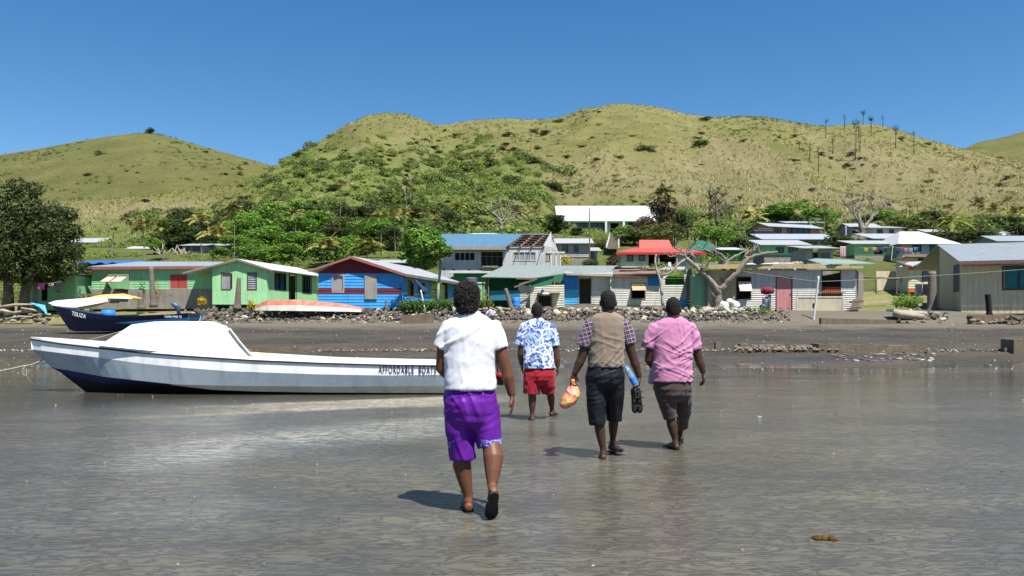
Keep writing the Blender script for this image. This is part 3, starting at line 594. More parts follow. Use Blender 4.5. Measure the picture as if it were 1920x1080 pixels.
o = MB(); c0 = P(934, 711, 6.25); r_ = empty('camera_bag', c0, 'small red and black camera case hanging at the hip of the man in white', 'camera case')
o.box(c0, (.10, .09, .085), .3, .1, .2); bb = o.build('case', BLK, r_); md = bb.modifiers.new('b', 'BEVEL'); md.width = .02; md.segments = 3
o = MB(); o.ball(c0+V((.02, -.03, .03)), .045, sy=.8, sz=.7); o.ball(c0+V((-.03, -.035, -.005)), .03); o.build('flap', REDP, r_, True)
o = MB(); o.tube([c0+V((0, 0, .05)), c0+V((-.01, 0, .12)), c0+V((-.05, -.01, .3))], .006, 6); o.build('strap', BLK, r_, True)
# small pale blue bag behind the pink shirt
o = MB(); c0 = P(1222, 706, 9.15); o.rings([(c0+V((0, 0, .075)), V((.02, 0, 0)), V((0, .02, 0))), (c0, V((.04, 0, 0)), V((0, .05, 0))), (c0-V((0, 0, .07)), V((.045, 0, 0)), V((0, .05, 0))), (c0-V((0, 0, .09)), V((.03, 0, 0)), V((0, .03, 0)))], 14)
tag(o.build('cloth_bag', M('pale_blue_cloth', (.32, .42, .52)), None, True, loc=c0), 'small pale blue bag at the hip of the man in the pink shirt', 'bag')
# ------------------------------------------------------------------ boats
WHITE = M('white_gelcoat', (.80, .80, .78), (.68, .68, .66), 1.5, .35, .05, spec=.5); GREYB = M('grey_hull_paint', (.36, .41, .455), (.30, .345, .385), 3, .5, .15, stretch=(2, 1, 8)); CREAMB = M('cream_band', (.62, .58, .46), (.48, .42, .30), 1.2, .5, .1, stretch=(1, 1, 5)); NAVYB = M('navy_antifoul', (.008, .012, .06), (.006, .007, .02), 1, .5, .1); BLACKB = M('black_bottom', (.008, .008, .010), rough=.7); RAIL = M('dark_rub_rail', (.045, .030, .035), rough=.7)
DARKN = M('dark_navy_hull', (.008, .014, .070), (.008, .012, .045), 2, .35, .05, spec=.5); LBLUE = M('light_blue_inside', (.11, .42, .72), (.09, .34, .62), 3, .5, .1); ROPE = M('rope', (.38, .35, .29), (.25, .22, .17), 60, .9, .5); FADED = M('faded_red', (.40, .09, .06), (.50, .27, .21), 4, .8, .2); OFFW = M('weathered_white', (.66, .63, .56), (.50, .46, .38), 1.5, .8, .2); YEL = M('yellow_paint', (.60, .42, .06), (.5, .38, .12), 3, .6, .1)
def hull_ring(st, dc, hb):
    """st: px station with rows list and beam factors; returns near points in world"""
    return [P(px, row, dc-hb*bf) for px, row, bf in st]
def make_boat(name, label, dc, hbf, xs, levels, mats, grp=None, inner=None, floor_row=None, wall=.05, solid_top=None, cat='boat'):
    """xs: stations (px at gunwale). levels: list of functions station-> (px,row,beamfactor) from gunwale down to keel."""
    n = len(xs); near = []
    for i, px in enumerate(xs):
        hb = hbf(i/(n-1)); near.append([P(l[0][i], l[1][i], dc-hb*l[2][i]) for l in levels])
    base = V((sum(p[0].x for p in near)/n, dc, min(p[-1].z for p in near))); r_ = empty(name, base, label, cat, grp)
    mir = lambda v: V((v.x, 2*dc-v.y, v.z)); mb = MB(); nl = len(levels)
    for side in (0, 1):
        g = [[mir(v) if side else v for v in s] for s in near]
        for j in range(nl-1):
            mb.k = j
            for i in range(n-1):
                q = [g[i][j], g[i][j+1], g[i+1][j+1], g[i+1][j]]
                if side: q = q[::-1]
                mb.quad(*q)
    # transom
    a = near[-1]; mb.k = nl-2
    for j in range(nl-1): mb.k = j; mb.quad(a[j], a[j+1], mir(a[j+1]), mir(a[j]))
    hull = mb.build('hull', mats, r_)
    return r_, near, mir, hull
def arr(xs, pts): return list(np.interp(xs, [p[0] for p in pts], [p[1] for p in pts]))
# --- the white longboat
xs = list(np.linspace(58, 905, 46)); dc = 17.0
sheer = arr(xs, [(58, 636), (110, 644), (190, 653), (260, 661), (350, 668), (475, 676), (600, 681), (720, 684.5), (835, 686), (905, 686)])
def stem(px, x0, x1): return px
rows_g = sheer
wb = arr(xs, [(58, 655), (130, 664), (190, 671), (260, 681), (350, 690), (430, 696), (600, 702), (720, 704), (905, 702)])
gb = arr(xs, [(58, 690), (90, 693), (190, 706), (330, 721), (420, 723), (600, 725), (905, 723)])
cbd = arr(xs, [(58, 700), (100, 708), (190, 718), (330, 723), (400, 731), (480, 734), (600, 736), (835, 737), (905, 736)])
kb = arr(xs, [(58, 733), (100, 738), (140, 740), (200, 741), (420, 744), (600, 744), (905, 742)])
t01 = [(x-58)/847 for x in xs]
shift = lambda k: [x+k*max(0, 1-tt*6)**1.0 for x, tt in zip(xs, t01)]
hbw = lambda tt: .92*min(1, (tt/.33)**.62) if tt < .33 else .92-.10*max(0, tt-.6)
one = [1.0]*46
LV = [(xs, sheer, one), (shift(1), wb, [1.0]*46), (shift(40), gb, [.93*min(1, .55+tt*2) for tt in t01]), (shift(58), cbd, [.84*min(1, .3+tt*2) for tt in t01]), (shift(100), kb, [.30*min(1, tt*3) for tt in t01])]
r_, near, mir, hull = make_boat('longboat', 'long white boat with grey side band and AFFORDABLE BOATS lettering, aground on the wet mud', dc, hbw, xs, LV, [WHITE, GREYB, CREAMB, BLACKB])
hull.data.materials.append(M('navy_bow', (.012, .02, .13), (.010, .015, .09), 2, .5, .1))
for i, p in enumerate(hull.data.polygons):      # the band over the keel is navy at the bow
    if p.material_index == 2 and hull.data.vertices[p.vertices[0]].co.x+r_.location.x < (325-CX)/F*16.3: p.material_index = 4
md = hull.modifiers.new('s', 'SOLIDIFY'); md.thickness = .04; md.offset = -1
mb = MB(); pts = [near[i][0]+V((0, -.012, .0)) for i in range(46)]; rad = .018
mb.tube(pts+[mir(p) for p in pts[::-1]], rad, 6); mb.build('rub_rail', RAIL, r_, True)
# white coaming above the rail, foredeck and inner sides
mb = MB(); top = arr(xs, [(58, 631.5), (110, 637), (190, 645), (260, 653), (350, 661), (475, 669), (600, 676), (835, 681.5), (905, 682)])
tp = []
for i in range(46):
    hb = hbw(t01[i])*.96; tp.append(P(xs[i], top[i], dc-hb))
for i in range(45):
    for m_ in (0, 1):
        f = (lambda v: mir(v)) if m_ else (lambda v: v)
        q = [near[i][0], near[i+1][0], tp[i+1], tp[i]]; q = [f(v) for v in q]; mb.quad(*(q if not m_ else q[::-1]))
mb.build('gunwale', WHITE, r_, True)
mb = MB()
for i in range(0, 12): mb.slab([tp[i]+V((0, 0, .0)), tp[i+1], mir(tp[i+1]), mir(tp[i])], .02)
mb.build('foredeck', WHITE, r_)
mb = MB(); fl = []
for i in range(11, 46):
    ins = .10; a = V((tp[i].x, tp[i].y+ins, tp[i].z+.004)); b = V((tp[i].x, a.y+.10, near[i][0].z-.42)); fl.append((tp[i]+V((0, 0, .004)), a, b))
for k in range(len(fl)-1):
    for f in (lambda v: v, mir):
        q0, q1 = fl[k], fl[k+1]
        for j in (0, 1): mb.quad(*[f(v) for v in (q0[j], q1[j], q1[j+1], q0[j+1])])
    mb.quad(fl[k][2], fl[k+1][2], mir(fl[k+1][2]), mir(fl[k][2]))
mb.build('inner_liner', M('cream_liner', (.60, .58, .52), (.48, .46, .40), 2, .5, .1), r_)
for px in (560, 700, 790):
    c = P(px, 682, dc); mb = MB(); mb.box((c.x, dc, .62), (.28, 1.5, .05)); mb.box((c.x, dc, .50), (.06, 1.5, .20)); mb.build('thwart', WHITE, r_)
c = P(792, 683, dc-.75); mb = MB(); mb.add([c+V((-.10, 0, .0)), c+V((-.10, 0, .10)), c+V((.22, 0, -.02)), c+V((-.10, .25, .0)), c+V((-.10, .25, .10)), c+V((.22, .25, -.02))], [(0, 1, 2), (3, 5, 4), (0, 3, 4, 1), (1, 4, 5, 2), (0, 2, 5, 3)]); mb.build('bracket', OFFW, r_)
# cuddy cabin
def cab(pts_base, pts_top, zt): pass
mc = lambda v, k: mir(v)+V((-.62 if k >= 4 else (-.3 if k == 3 else 0), 0, 0)); cb = MB(); nearb = [P(186, 648, dc-.70), P(255, 655, dc-.80), P(350, 664, dc-.84), P(420, 670, dc-.85), P(474, 671, dc-.84)]
neart = [P(246, 609, dc-.42), P(262, 607, dc-.52), P(350, 606.5, dc-.58), P(405, 606, dc-.58), P(426, 613, dc-.58)]
ridge = [P(250, 608, dc-.0), P(290, 603, dc), P(340, 602, dc), P(395, 602.5, dc), P(424, 611, dc)]
for i in range(4):
    cb.quad(nearb[i], nearb[i+1], neart[i+1], neart[i]); cb.quad(neart[i], neart[i+1], ridge[i+1], ridge[i])
    cb.quad(mc(neart[i], i), mc(neart[i+1], i+1), mc(nearb[i+1], i+1), mc(nearb[i], i)); cb.quad(ridge[i], ridge[i+1]+V((-.3*(i == 3), 0, 0)), mc(neart[i+1], i+1), mc(neart[i], i))
fb = P(186, 648, dc); cb.quad(nearb[0], neart[0], ridge[0], fb); cb.quad(fb, ridge[0], mir(neart[0]), mir(nearb[0]))
ab = P(474, 672, dc); 
o = cb.build('cabin', WHITE, r_); md = o.modifiers.new('w', 'WELD'); md.merge_threshold = .002; md = o.modifiers.new('b', 'BEVEL'); md.width = .03; md.segments = 3
mb = MB(); mb.tube([P(430, 616, dc-.63), P(450, 642, dc-.75), P(472, 668, dc-.85)], .028, 6); mb.build('cabin_frame', M('weathered_frame', (.45, .42, .36), (.3, .27, .22), 10, .7, .2), r_)
mb = MB(); mb.quad(P(426, 614, dc-.55), P(470, 669, dc-.80), mc(P(470, 669, dc-.80), 4), mc(P(426, 614, dc-.55), 4)); mb.build('cabin_bulkhead', WHITE, r_)
for px in (318, 362, 396): mb = MB(); mb.ball(P(px, 604.5, dc-.35), .05, sx=2.0, sy=1, sz=.35); mb.build('deck_fitting', OFFW, r_, True)
def text(s_, name, mat, pos, size, root, rotz=0, tilt=0, xs_=1.0, sp=1.0):
    cu = bpy.data.curves.new(name, 'FONT'); cu.body = s_; cu.size = size; cu.extrude = .004; cu.space_character = sp; cu.offset = size*.012
    o = bpy.data.objects.new(name, cu); scene.collection.objects.link(o); o.rotation_euler = (math.radians(90+tilt), 0, rotz); o.scale = (xs_, 1, 1)
    dg = bpy.context.evaluated_depsgraph_get(); me = bpy.data.meshes.new_from_object(o.evaluated_get(dg)); me.materials.clear(); me.materials.append(mat); bpy.data.objects.remove(o)
    q = bpy.data.objects.new(name, me); scene.collection.objects.link(q); q.rotation_euler = (math.radians(90+tilt), 0, rotz); q.scale = (xs_, 1, 1); q.parent = root; q.location = V(pos)-(parent_off(root)); return q
INK = M('navy_lettering', (.03, .03, .09), rough=.6, bump=0); WINK = M('white_lettering', (.75, .75, .75), rough=.6, bump=0)
pt = P(710, 700, dc-.90); text('AFFORDABLE  BOATS', 'lettering', INK, V((pt.x, dc-.908, pt.z)), .21, r_, 0, 0, .49, 1.25)
def rope(name, label, pts, r=.012, sag=0, mat=ROPE, cat='rope', root=None):
    q = []; 
    for i in range(len(pts)-1):
        for k in range(12): s_ = k/12; v = pts[i].lerp(pts[i+1], s_); v.z -= sag*4*s_*(1-s_); q.append(v)
    q.append(pts[-1]); mb = MB(); mb.tube(q, r, 5)
    if root is not None: return mb.build(name, mat, root, True)
    return tag(mb.build(name, mat, None, True, loc=pts[0]), label, cat)
bowp = P(82, 673, dc); rope('mooring_rope', 'pale mooring rope tied to the bow of the white boat, with a hanging loop', [bowp, P(45, 686, dc-.2), P(-60, 702, dc-.6)], .014, .03)
lp = MB(); c = P(47, 686, dc-.22); lp.tube([c, c+V((-.06, 0, -.08)), c+V((-.03, 0, -.2)), c+V((.05, 0, -.22)), c+V((.09, 0, -.12)), c+V((.03, 0, -.02)), c+V((.02, 0, -.2)), c+V((.16, 0, -.42))], .011, 5); tag(lp.build('rope_end', ROPE, None, True, loc=c), 'knotted end of rope hanging off the line at the white bow', 'rope')
rope('deck_rope', 'thin tan line running up over the cabin of the white boat to the dark boat', [P(155, 641, 17.5), P(232, 620, 21)], .010)
# --- dark boat up the beach
xs = list(np.linspace(97, 352, 40)); dc = 38.5; t01 = [(x-97)/255 for x in xs]; sp_ = lambda k: [x+k*max(0, 1-tt*5) for x, tt in zip(xs, t01)]
zb = lambda px: 0
sh_ = arr(xs, [(97, 573), (118, 578), (160, 586), (195, 591), (240, 593), (320, 590), (352, 587)]); md_ = arr(xs, [(97, 585), (130, 592), (200, 600), (352, 594)]); kl = arr(xs, [(97, 618), (130, 621.5), (250, 621), (320, 612), (352, 604)])
LV = [(xs, sh_, [1]*40), (sp_(10), md_, [.92]*40), (sp_(33), kl, [.45*min(1, tt*3+.05) for tt in t01])]
hbd = lambda tt: .85*min(1, (tt/.35)**.6)
r2, near, mir2, hull = make_boat('longboat', 'dark navy boat with pale blue inside and an outboard motor, drawn up below the seawall', dc, hbd, xs, LV, [DARKN, DARKN])
md = hull.modifiers.new('s', 'SOLIDIFY'); md.thickness = .05; md.offset = -1
mb = MB()
for i in range(12, 39):
    for f in (lambda v: v, mir2):
        a, b = near[i][0]+V((0, .06, -.01)), near[i+1][0]+V((0, .06, -.01)); a2, b2 = a+V((0, .12, -.35)), b+V((0, .12, -.35)); mb.quad(f(a), f(b), f(b2), f(a2))
    mb.quad(a2, b2, mir2(b2), mir2(a2)) if False else mb.quad(near[i][0]+V((0, .18, -.36)), near[i+1][0]+V((0, .18, -.36)), mir2(near[i+1][0]+V((0, .18, -.36))), mir2(near[i][0]+V((0, .18, -.36))))
mb.build('inner_liner', LBLUE, r2)
mb = MB()
for i in range(0, 13): mb.slab([near[i][0]+V((0, 0, .01)), near[i+1][0]+V((0, 0, .01)), mir2(near[i+1][0]+V((0, 0, .01))), mir2(near[i][0]+V((0, 0, .01)))], .02)
mb.build('foredeck', DARKN, r2)
text('TELIZA', 'lettering', WINK, P(134, 590.5, dc-.56), .27, r2, 0, 0, .95, 1.05).rotation_euler = (math.radians(90), math.radians(12), math.radians(-14))
text('YAMA FHO 15', 'lettering', WINK, P(308, 595.8, dc-.865), .15, r2, 0, 0, .9)
mb = MB(); c = P(336, 592, dc); mb.rings([(c+V((0, 0, .0)), V((.10, 0, 0)), V((0, .10, 0))), (c+V((-.05, 0, .3)), V((.09, 0, 0)), V((0, .08, 0))), (c+V((-.1, 0, .42)), V((.20, 0, 0)), V((0, .15, 0))), (c+V((-.22, 0, .58)), V((.20, 0, .0)), V((0, .17, 0))), (c+V((-.30, 0, .68)), V((.10, 0, 0)), V((0, .1, 0)))], 14)
om = tag(mb.build('outboard_motor', M('grey_cowling', (.10, .12, .18), (.05, .06, .1), 6, .35, .05), None, True, loc=c), 'dark outboard motor tilted on the stern of the navy boat', 'outboard motor')
mb = MB(); mb.tube([c+V((.03, 0, .1)), c+V((.25, 0, -.15)), c+V((.35, 0, -.42))], [.06, .05, .03], 8); mb.build('motor_leg', BLK, om)
def drum(px, row_t, row_b, d, w_px, label, mat, rim=True):
    r = w_px/2*d/F; b = P(px, row_b, d); t_ = P(px, row_t, d); mb = MB(); h = (t_-b).z; rr = [(b, r*.94), (b+V((0, 0, h*.04)), r), (b+V((0, 0, h*.33)), r), (b+V((0, 0, h*.36)), r*1.04), (b+V((0, 0, h*.40)), r), (b+V((0, 0, h*.66)), r), (b+V((0, 0, h*.7)), r*1.04), (b+V((0, 0, h*.74)), r), (b+V((0, 0, h*.93)), r), (t_, r*.93), (t_-V((0, 0, .03)), r*.85)]
    mb.rings([(c, V((q, 0, 0)), V((0, q, 0))) for c, q in rr], 22); return tag(mb.build('drum', mat, None, True, loc=b), label, 'drum')
BLUEP = M('blue_plastic', (.03, .22, .62), (.04, .26, .68), 3, .4, .05, spec=.5)
drum(203, 581, 604, dc, 24, 'blue plastic drum standing inside the navy boat', BLUEP)
# --- upturned and laid-up boats on the bank
def upturned(label, x0, x1, top, base_row, d, mats, hb, split=.45, bowleft=True, grp=None):
    """overturned hull: keel up"""
    n = 26; xs = np.linspace(x0, x1, n); tr = np.interp(xs, [p[0] for p in top], [p[1] for p in top]); br = np.interp(xs, [p[0] for p in base_row], [p[1] for p in base_row])
    mb = MB(); R_ = []
    for i, px in enumerate(xs):
        tt = i/(n-1); tt = tt if bowleft else 1-tt; w = hb*min(1, (max(.004, tt)/.4)**.6); a = P(px, tr[i], d); b = P(px, br[i], d-w); m_ = P(px, br[i]*(1-split)+tr[i]*split, d-w*.92); z = b.z
        R_.append([V((b.x, d-w, z)), m_, V((a.x, d-w*.55, a.z-.02)), V((a.x, d, a.z)), V((a.x, d+w*.55, a.z-.02)), V((m_.x, d+w*.92, m_.z)), V((b.x, d+w, z))])
    for i in range(n-1):
        for j in range(6):
            mb.k = 1 if j in (1, 2, 3, 4) else 0; mb.quad(R_[i][j], R_[i+1][j], R_[i+1][j+1], R_[i][j+1])
    for s_ in (R_[0], R_[-1]): mb.k = 1; mb.add(s_, [tuple(range(7))])
    o = mb.build('upturned_boat', mats, None, False, loc=V((sum(p[0].x for p in R_)/n, d, min(p[0].z for p in R_)))); md = o.modifiers.new('s', 'SOLIDIFY'); md.thickness = .03
    tag(o, label, 'boat', grp); return o
o = upturned('overturned white dinghy with a faded red bottom lying on top of the seawall', 478, 677, [(478, 573), (500, 563), (560, 561.5), (640, 569), (677, 576)], [(478, 582), (640, 584), (677, 585)], 45.2, [OFFW, FADED], .75, .50)
upturned('white boat lying on the bank behind the bow of the navy boat', 97, 200, [(97, 568), (110, 563.5), (150, 560), (196, 559)], [(97, 574), (140, 577), (200, 566)], 43.8, [OFFW, WHITE], .6, .55, False)
upturned('white and yellow dinghy lying on the bank under the long green house', 147, 248, [(147, 561), (200, 552), (232, 550.5), (248, 555)], [(147, 563), (200, 559), (248, 560)], 46.5, [WHITE, YEL], .6, .5, True)
# ------------------------------------------------------------------ houses
class Face:
    """a wall plane between two plan points given as (px, depth); outward normal towards the viewer side"""
    def __init__(s, a, b, zrow=None, z0=None, off=0):
        s.A = V(((a[0]-CX)/F*a[1], a[1], 0)); s.B = V(((b[0]-CX)/F*b[1], b[1], 0)); s.W = (s.B-s.A).length; s.e = (s.B-s.A)/s.W; s.n = V((s.e.y, -s.e.x, 0))
    def u(s, px):                                 # where the sight line through px meets the plane
        k = (px-CX)/F; den = s.e.x-k*s.e.y; return (k*s.A.y-s.A.x)/den
    def y(s, px): return s.A.y+s.e.y*s.u(px)
    def z(s, px, row): return CZ+(HR-row)/F*s.y(px)
    def pt(s, u, z, off=0): return V((s.A.x+s.e.x*u, s.A.y+s.e.y*u, z))+s.n*off
    def op(s, x0, y0, x1, y1): m = (x0+x1)/2; return (s.u(x0), s.u(x1), s.z(m, y1), s.z(m, y0))
    def wall(s, mb, z0, top, prof='flat', ops=(), u0=0, u1=None, off=0):
        """top: z or list of (u, z); walls are left open where ops are"""
        u1 = s.W if u1 is None else u1
        if not hasattr(top, '__len__'): top = [(u0, top), (u1, top)]
        tu = [p[0] for p in top]; tz = [p[1] for p in top]; zt = max(tz)
        if prof in ('vcorr', 'vboard'):
            st = .05 if prof == 'vcorr' else .30; n = max(1, round((u1-u0)/st)); k = 0; cuts = [u0+(u1-u0)*i/n for i in range(n+1)]
            for i in range(n):
                a, b = cuts[i], cuts[i+1]; m = (a+b)/2; za, zb_ = float(np.interp(a, tu, tz)), float(np.interp(b, tu, tz)); lo = [(z0, min(za, zb_))]
                for o in ops:
                    if o[0] < m < o[1]:
                        nl = []
                        for (p, q) in lo:
                            if o[2] > p: nl.append((p, min(q, o[2])))
                            if o[3] < q: nl.append((max(p, o[3]), q))
                        lo = nl
                for j, (p, q) in enumerate(lo):
                    if q-p < .01: continue
                    tail = q >= min(za, zb_)-1e-6; qa, qb = (za, zb_) if tail else (q, q)
                    if prof == 'vcorr': oa, ob = (off, off+.018) if i % 2 else (off+.018, off); mb.quad(s.pt(a, p, oa), s.pt(b, p, ob), s.pt(b, qb, ob), s.pt(a, qa, oa))
                    else:
                        mb.quad(s.pt(a+.012, p, off+.012), s.pt(b-.012, p, off+.012), s.pt(b-.012, qb, off+.012), s.pt(a+.012, qa, off+.012)); mb.quad(s.pt(b-.012, p, off+.012), s.pt(b, p, off-.006), s.pt(b, qb, off-.006), s.pt(b-.012, qb, off+.012)); mb.quad(s.pt(a, p, off-.006), s.pt(a+.012, p, off+.012), s.pt(a+.012, qa, off+.012), s.pt(a, qa, off-.006))
            return
        if prof == 'hcorr': st = .055; pf = lambda i: (off+.022, off) if i % 2 else (off, off+.022)
        elif prof == 'lap': st = .17; pf = lambda i: (off+.025, off+.003)
        else: st = 2.0 if len(top) == 2 and tz[0] == tz[1] else .12; pf = lambda i: (off, off)
        cz = sorted(set([z0, zt]+([o[2] for o in ops if z0 < o[2] < zt]+[o[3] for o in ops if z0 < o[3] < zt] if prof == 'flat' else []))); zs = []
        for a, b in zip(cz[:-1], cz[1:]):
            n = max(1, round((b-a)/st)); zs += [a+(b-a)*i/n for i in range(n)]
        zs.append(zt)
        def clip(z):
            us = []; 
            for i in range(len(top)-1):
                (ua, va), (ub, vb) = top[i], top[i+1]
                if va >= z: us.append(ua)
                if vb >= z: us.append(ub)
                if (va-z)*(vb-z) < 0: us.append(ua+(ub-ua)*(z-va)/(vb-va))
            return (min(us), max(us)) if us else None
        for i in range(len(zs)-1):
            a, b = zs[i], zs[i+1]; m = (a+b)/2; ca = clip(a+1e-6); cb = clip(b-1e-6)
            if ca is None: continue
            if cb is None: cb = ((ca[0]+ca[1])/2,)*2
            sp = [(ca[0], ca[1], cb[0], cb[1])]
            for o in ops:
                if o[2] < m < o[3]:
                    nl = []
                    for (p, q, p2, q2) in sp:
                        if o[0] > p: nl.append((p, min(q, o[0]), min(p2, o[0]), min(q2, o[0])))
                        if o[1] < q: nl.append((max(p, o[1]), q, max(p2, o[1]), max(q2, o[1])))
                        if o[0] <= p and o[1] >= q: pass
                    sp = nl
            oa, ob = pf(i)
            for (p, q, p2, q2) in sp:
                if q-p > .005:
                    mb.quad(s.pt(p, a, oa), s.pt(q, a, oa), s.pt(q2, b, ob), s.pt(p2, b, ob))
                    if oa > ob+.01 and prof == 'lap': mb.quad(s.pt(p, a, off), s.pt(q, a, off), s.pt(q, a, oa), s.pt(p, a, oa))
    def fbox(s, mb, u0, u1, z0, z1, o0, o1):
        q = [s.pt(u, z, o) for u in (u0, u1) for z in (z0, z1) for o in (o0, o1)]; mb.add(q, [(0, 1, 3, 2), (4, 6, 7, 5), (0, 4, 5, 1), (2, 3, 7, 6), (0, 2, 6, 4), (1, 5, 7, 3)])
    def frame(s, mb, o, w=.06, o0=-.06, o1=.04, sill=0):
        s.fbox(mb, o[0]-w, o[0], o[2]-w, o[3]+w, o0, o1); s.fbox(mb, o[1], o[1]+w, o[2]-w, o[3]+w, o0, o1); s.fbox(mb, o[0], o[1], o[3], o[3]+w, o0, o1-.003); s.fbox(mb, o[0], o[1], o[2]-w, o[2], o0, o1-.003+sill)
GLASS = None
t = NT('dark_window'); t.set((.012, .014, .016), .12, Specular_IOR_Level=.6); GLASS = t.mat
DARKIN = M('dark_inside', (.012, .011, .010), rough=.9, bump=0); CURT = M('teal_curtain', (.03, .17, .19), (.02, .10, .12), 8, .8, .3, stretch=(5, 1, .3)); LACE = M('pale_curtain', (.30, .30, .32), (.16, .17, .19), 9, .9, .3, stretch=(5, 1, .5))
FRW = M('brown_frame', (.10, .055, .04), rough=.8); FRG = M('grey_frame', (.28, .27, .25), rough=.8); FRD = M('dark_frame', (.035, .03, .028), rough=.7); FRP = M('pinkish_frame', (.42, .27, .25), rough=.8); FRWH = M('white_frame', (.6, .6, .58), rough=.6)
TIMB = M('weathered_timber', (.20, .165, .125), (.10, .08, .06), 3, .9, .4, stretch=(1, 1, 4)); CONC = M('concrete', (.27, .245, .205), (.15, .135, .11), 1.8, .95, .5, dist=.03); CONCL = M('pale_concrete', (.46, .46, .45), (.33, .33, .32), .7, .95, .25)
def window(root, f, px, fr=FRD, pane=GLASS, mull=1, w=.05, louv=False, tr=0, back=.05):
    o = f.op(*px); mb = MB(); f.frame(mb, o, w)
    for k in range(mull): u = o[0]+(o[1]-o[0])*(k+1)/(mull+1); f.fbox(mb, u-.02, u+.02, o[2], o[3], -.05, .03)
    if tr: z = o[2]+(o[3]-o[2])*tr; f.fbox(mb, o[0], o[1], z-.02, z+.02, -.05, .028)
    wi = mb.build('window', fr, root); mb = MB(); f.fbox(mb, o[0], o[1], o[2], o[3], -back-.02, -back)
    if louv:
        n = int((o[3]-o[2])/.13)
        for k in range(n): z = o[2]+(o[3]-o[2])*(k+.5)/n; mb.add([f.pt(o[0], z+.05, -.04), f.pt(o[1], z+.05, -.04), f.pt(o[1], z-.05, .0), f.pt(o[0], z-.05, .0)], [(0, 1, 2, 3)])
    mb.build('pane', pane, wi); return o
def door(root, f, px, mat=None, fr=FRD, w=.05, handle=True, deep=1.2):
    o = f.op(*px); mb = MB()
    f.fbox(mb, o[0]-w, o[0], o[2], o[3]+w, -.06, .035); f.fbox(mb, o[1], o[1]+w, o[2], o[3]+w, -.06, .035); f.fbox(mb, o[0], o[1], o[3], o[3]+w, -.06, .032)
    d_ = mb.build('door', fr, root)
    if mat is not None:
        mb = MB(); f.fbox(mb, o[0], o[1], o[2]+.02, o[3], -.03, .0); 
        for k in range(1, 4): u = o[0]+(o[1]-o[0])*k/4; f.fbox(mb, u-.008, u+.008, o[2]+.05, o[3]-.03, 0, .006)
        mb.build('door_leaf', mat, d_)
        if handle: mb = MB(); f.fbox(mb, o[1]-.09, o[1]-.05, (o[2]+o[3])/2-.05, (o[2]+o[3])/2+.05, .0, .04); mb.build('handle', FRD, d_)
    return o
def house(name, label, cat, base_pt, group=None): return empty(name, base_pt, label, cat, group)
def base(f, row=None, z=None, px=None):
    m = f.pt(f.W/2, 0); m.z = z if z is not None else f.z(px or CX, row); return m
def roof(root, quads, mat, t=.05, name='roof'):
    mb = MB()
    for q in quads: mb.slab(q, t)
    return mb.build(name, mat, root)
def box_back(mb, f, dep, z0, z1, sides=True, floor=True):
    """back and side walls, plain"""
    a, b = f.pt(0, z0), f.pt(f.W, z0); q = -f.n*dep; h = V((0, 0, z1-z0))
    mb.quad(b+q, a+q, a+q+h, b+q+h)
    if sides: mb.quad(a+q, a, a+h, a+q+h); mb.quad(b, b+q, b+q+h, b+h)
    if floor: mb.quad(a+V((0, 0, .02)), b+V((0, 0, .02)), b+q+V((0, 0, .02)), a+q+V((0, 0, .02)))
GREENW = M('pale_green_paint', (.30, .56, .29), (.25, .49, .25), .8, .8, .15); GREENL = M('green_boards', (.24, .53, .27), (.19, .45, .22), 1, .8, .2); ROOFG = corrmat('zinc_roof', (.55, .56, .57), .06); ROOFW = corrmat('white_zinc_roof', (.74, .75, .76), .02); ROOFT = corrmat('aqua_grey_roof', (.40, .46, .50), .1)
FASC = M('faded_red_fascia', (.30, .10, .09), (.22, .07, .06), 3, .8); BLUEW = M('blue_boards', (.045, .30, .68), (.035, .24, .58), 1.5, .75, .2); BLUED = M('deep_blue_paint', (.03, .15, .42), (.02, .12, .35), 1.5, .75, .2); MAROON = M('maroon_paint', (.115, .016, .026), (.09, .012, .02), 2, .75, .15)
CORR = M('weathered_zinc', (.50, .49, .455), (.36, .345, .31), 1.2, .6, .15, metal=.1); CORRC = M('cream_zinc', (.56, .53, .43), (.42, .39, .31), 1.2, .6, .15, metal=.05); CORRB = M('blue_zinc', (.05, .36, .66), (.04, .29, .55), 1.2, .6, .1)
CREAMW = M('cream_paint', (.58, .52, .36), (.48, .43, .29), 1, .8, .2); ORANGE = M('orange_paint', (.55, .13, .03), rough=.8); TEAL = M('teal_board', (.03, .20, .26), (.02, .14, .2), 2, .8); DGREEN = M('green_sheet', (.035, .20, .10), (.025, .15, .08), 2, .7); TANW = M('tan_paint', (.58, .49, .31), (.50, .42, .27), .8, .8, .15); PINKB = M('pink_board', (.62, .36, .31), (.5, .28, .25), 4, .8); REDB = M('red_board', (.42, .06, .045), (.30, .05, .04), 3, .8)
def stumps(root, f, dep, z0, z1, n=4):
    for k in range(n):
        mb = MB(); u = f.W*(k+.08)/(n-.84); c = f.pt(min(f.W-.1, u), (z0+z1)/2, -.12); mb.box(c, (.18, .18, z1-z0)); mb.build('stump', CONC, root)
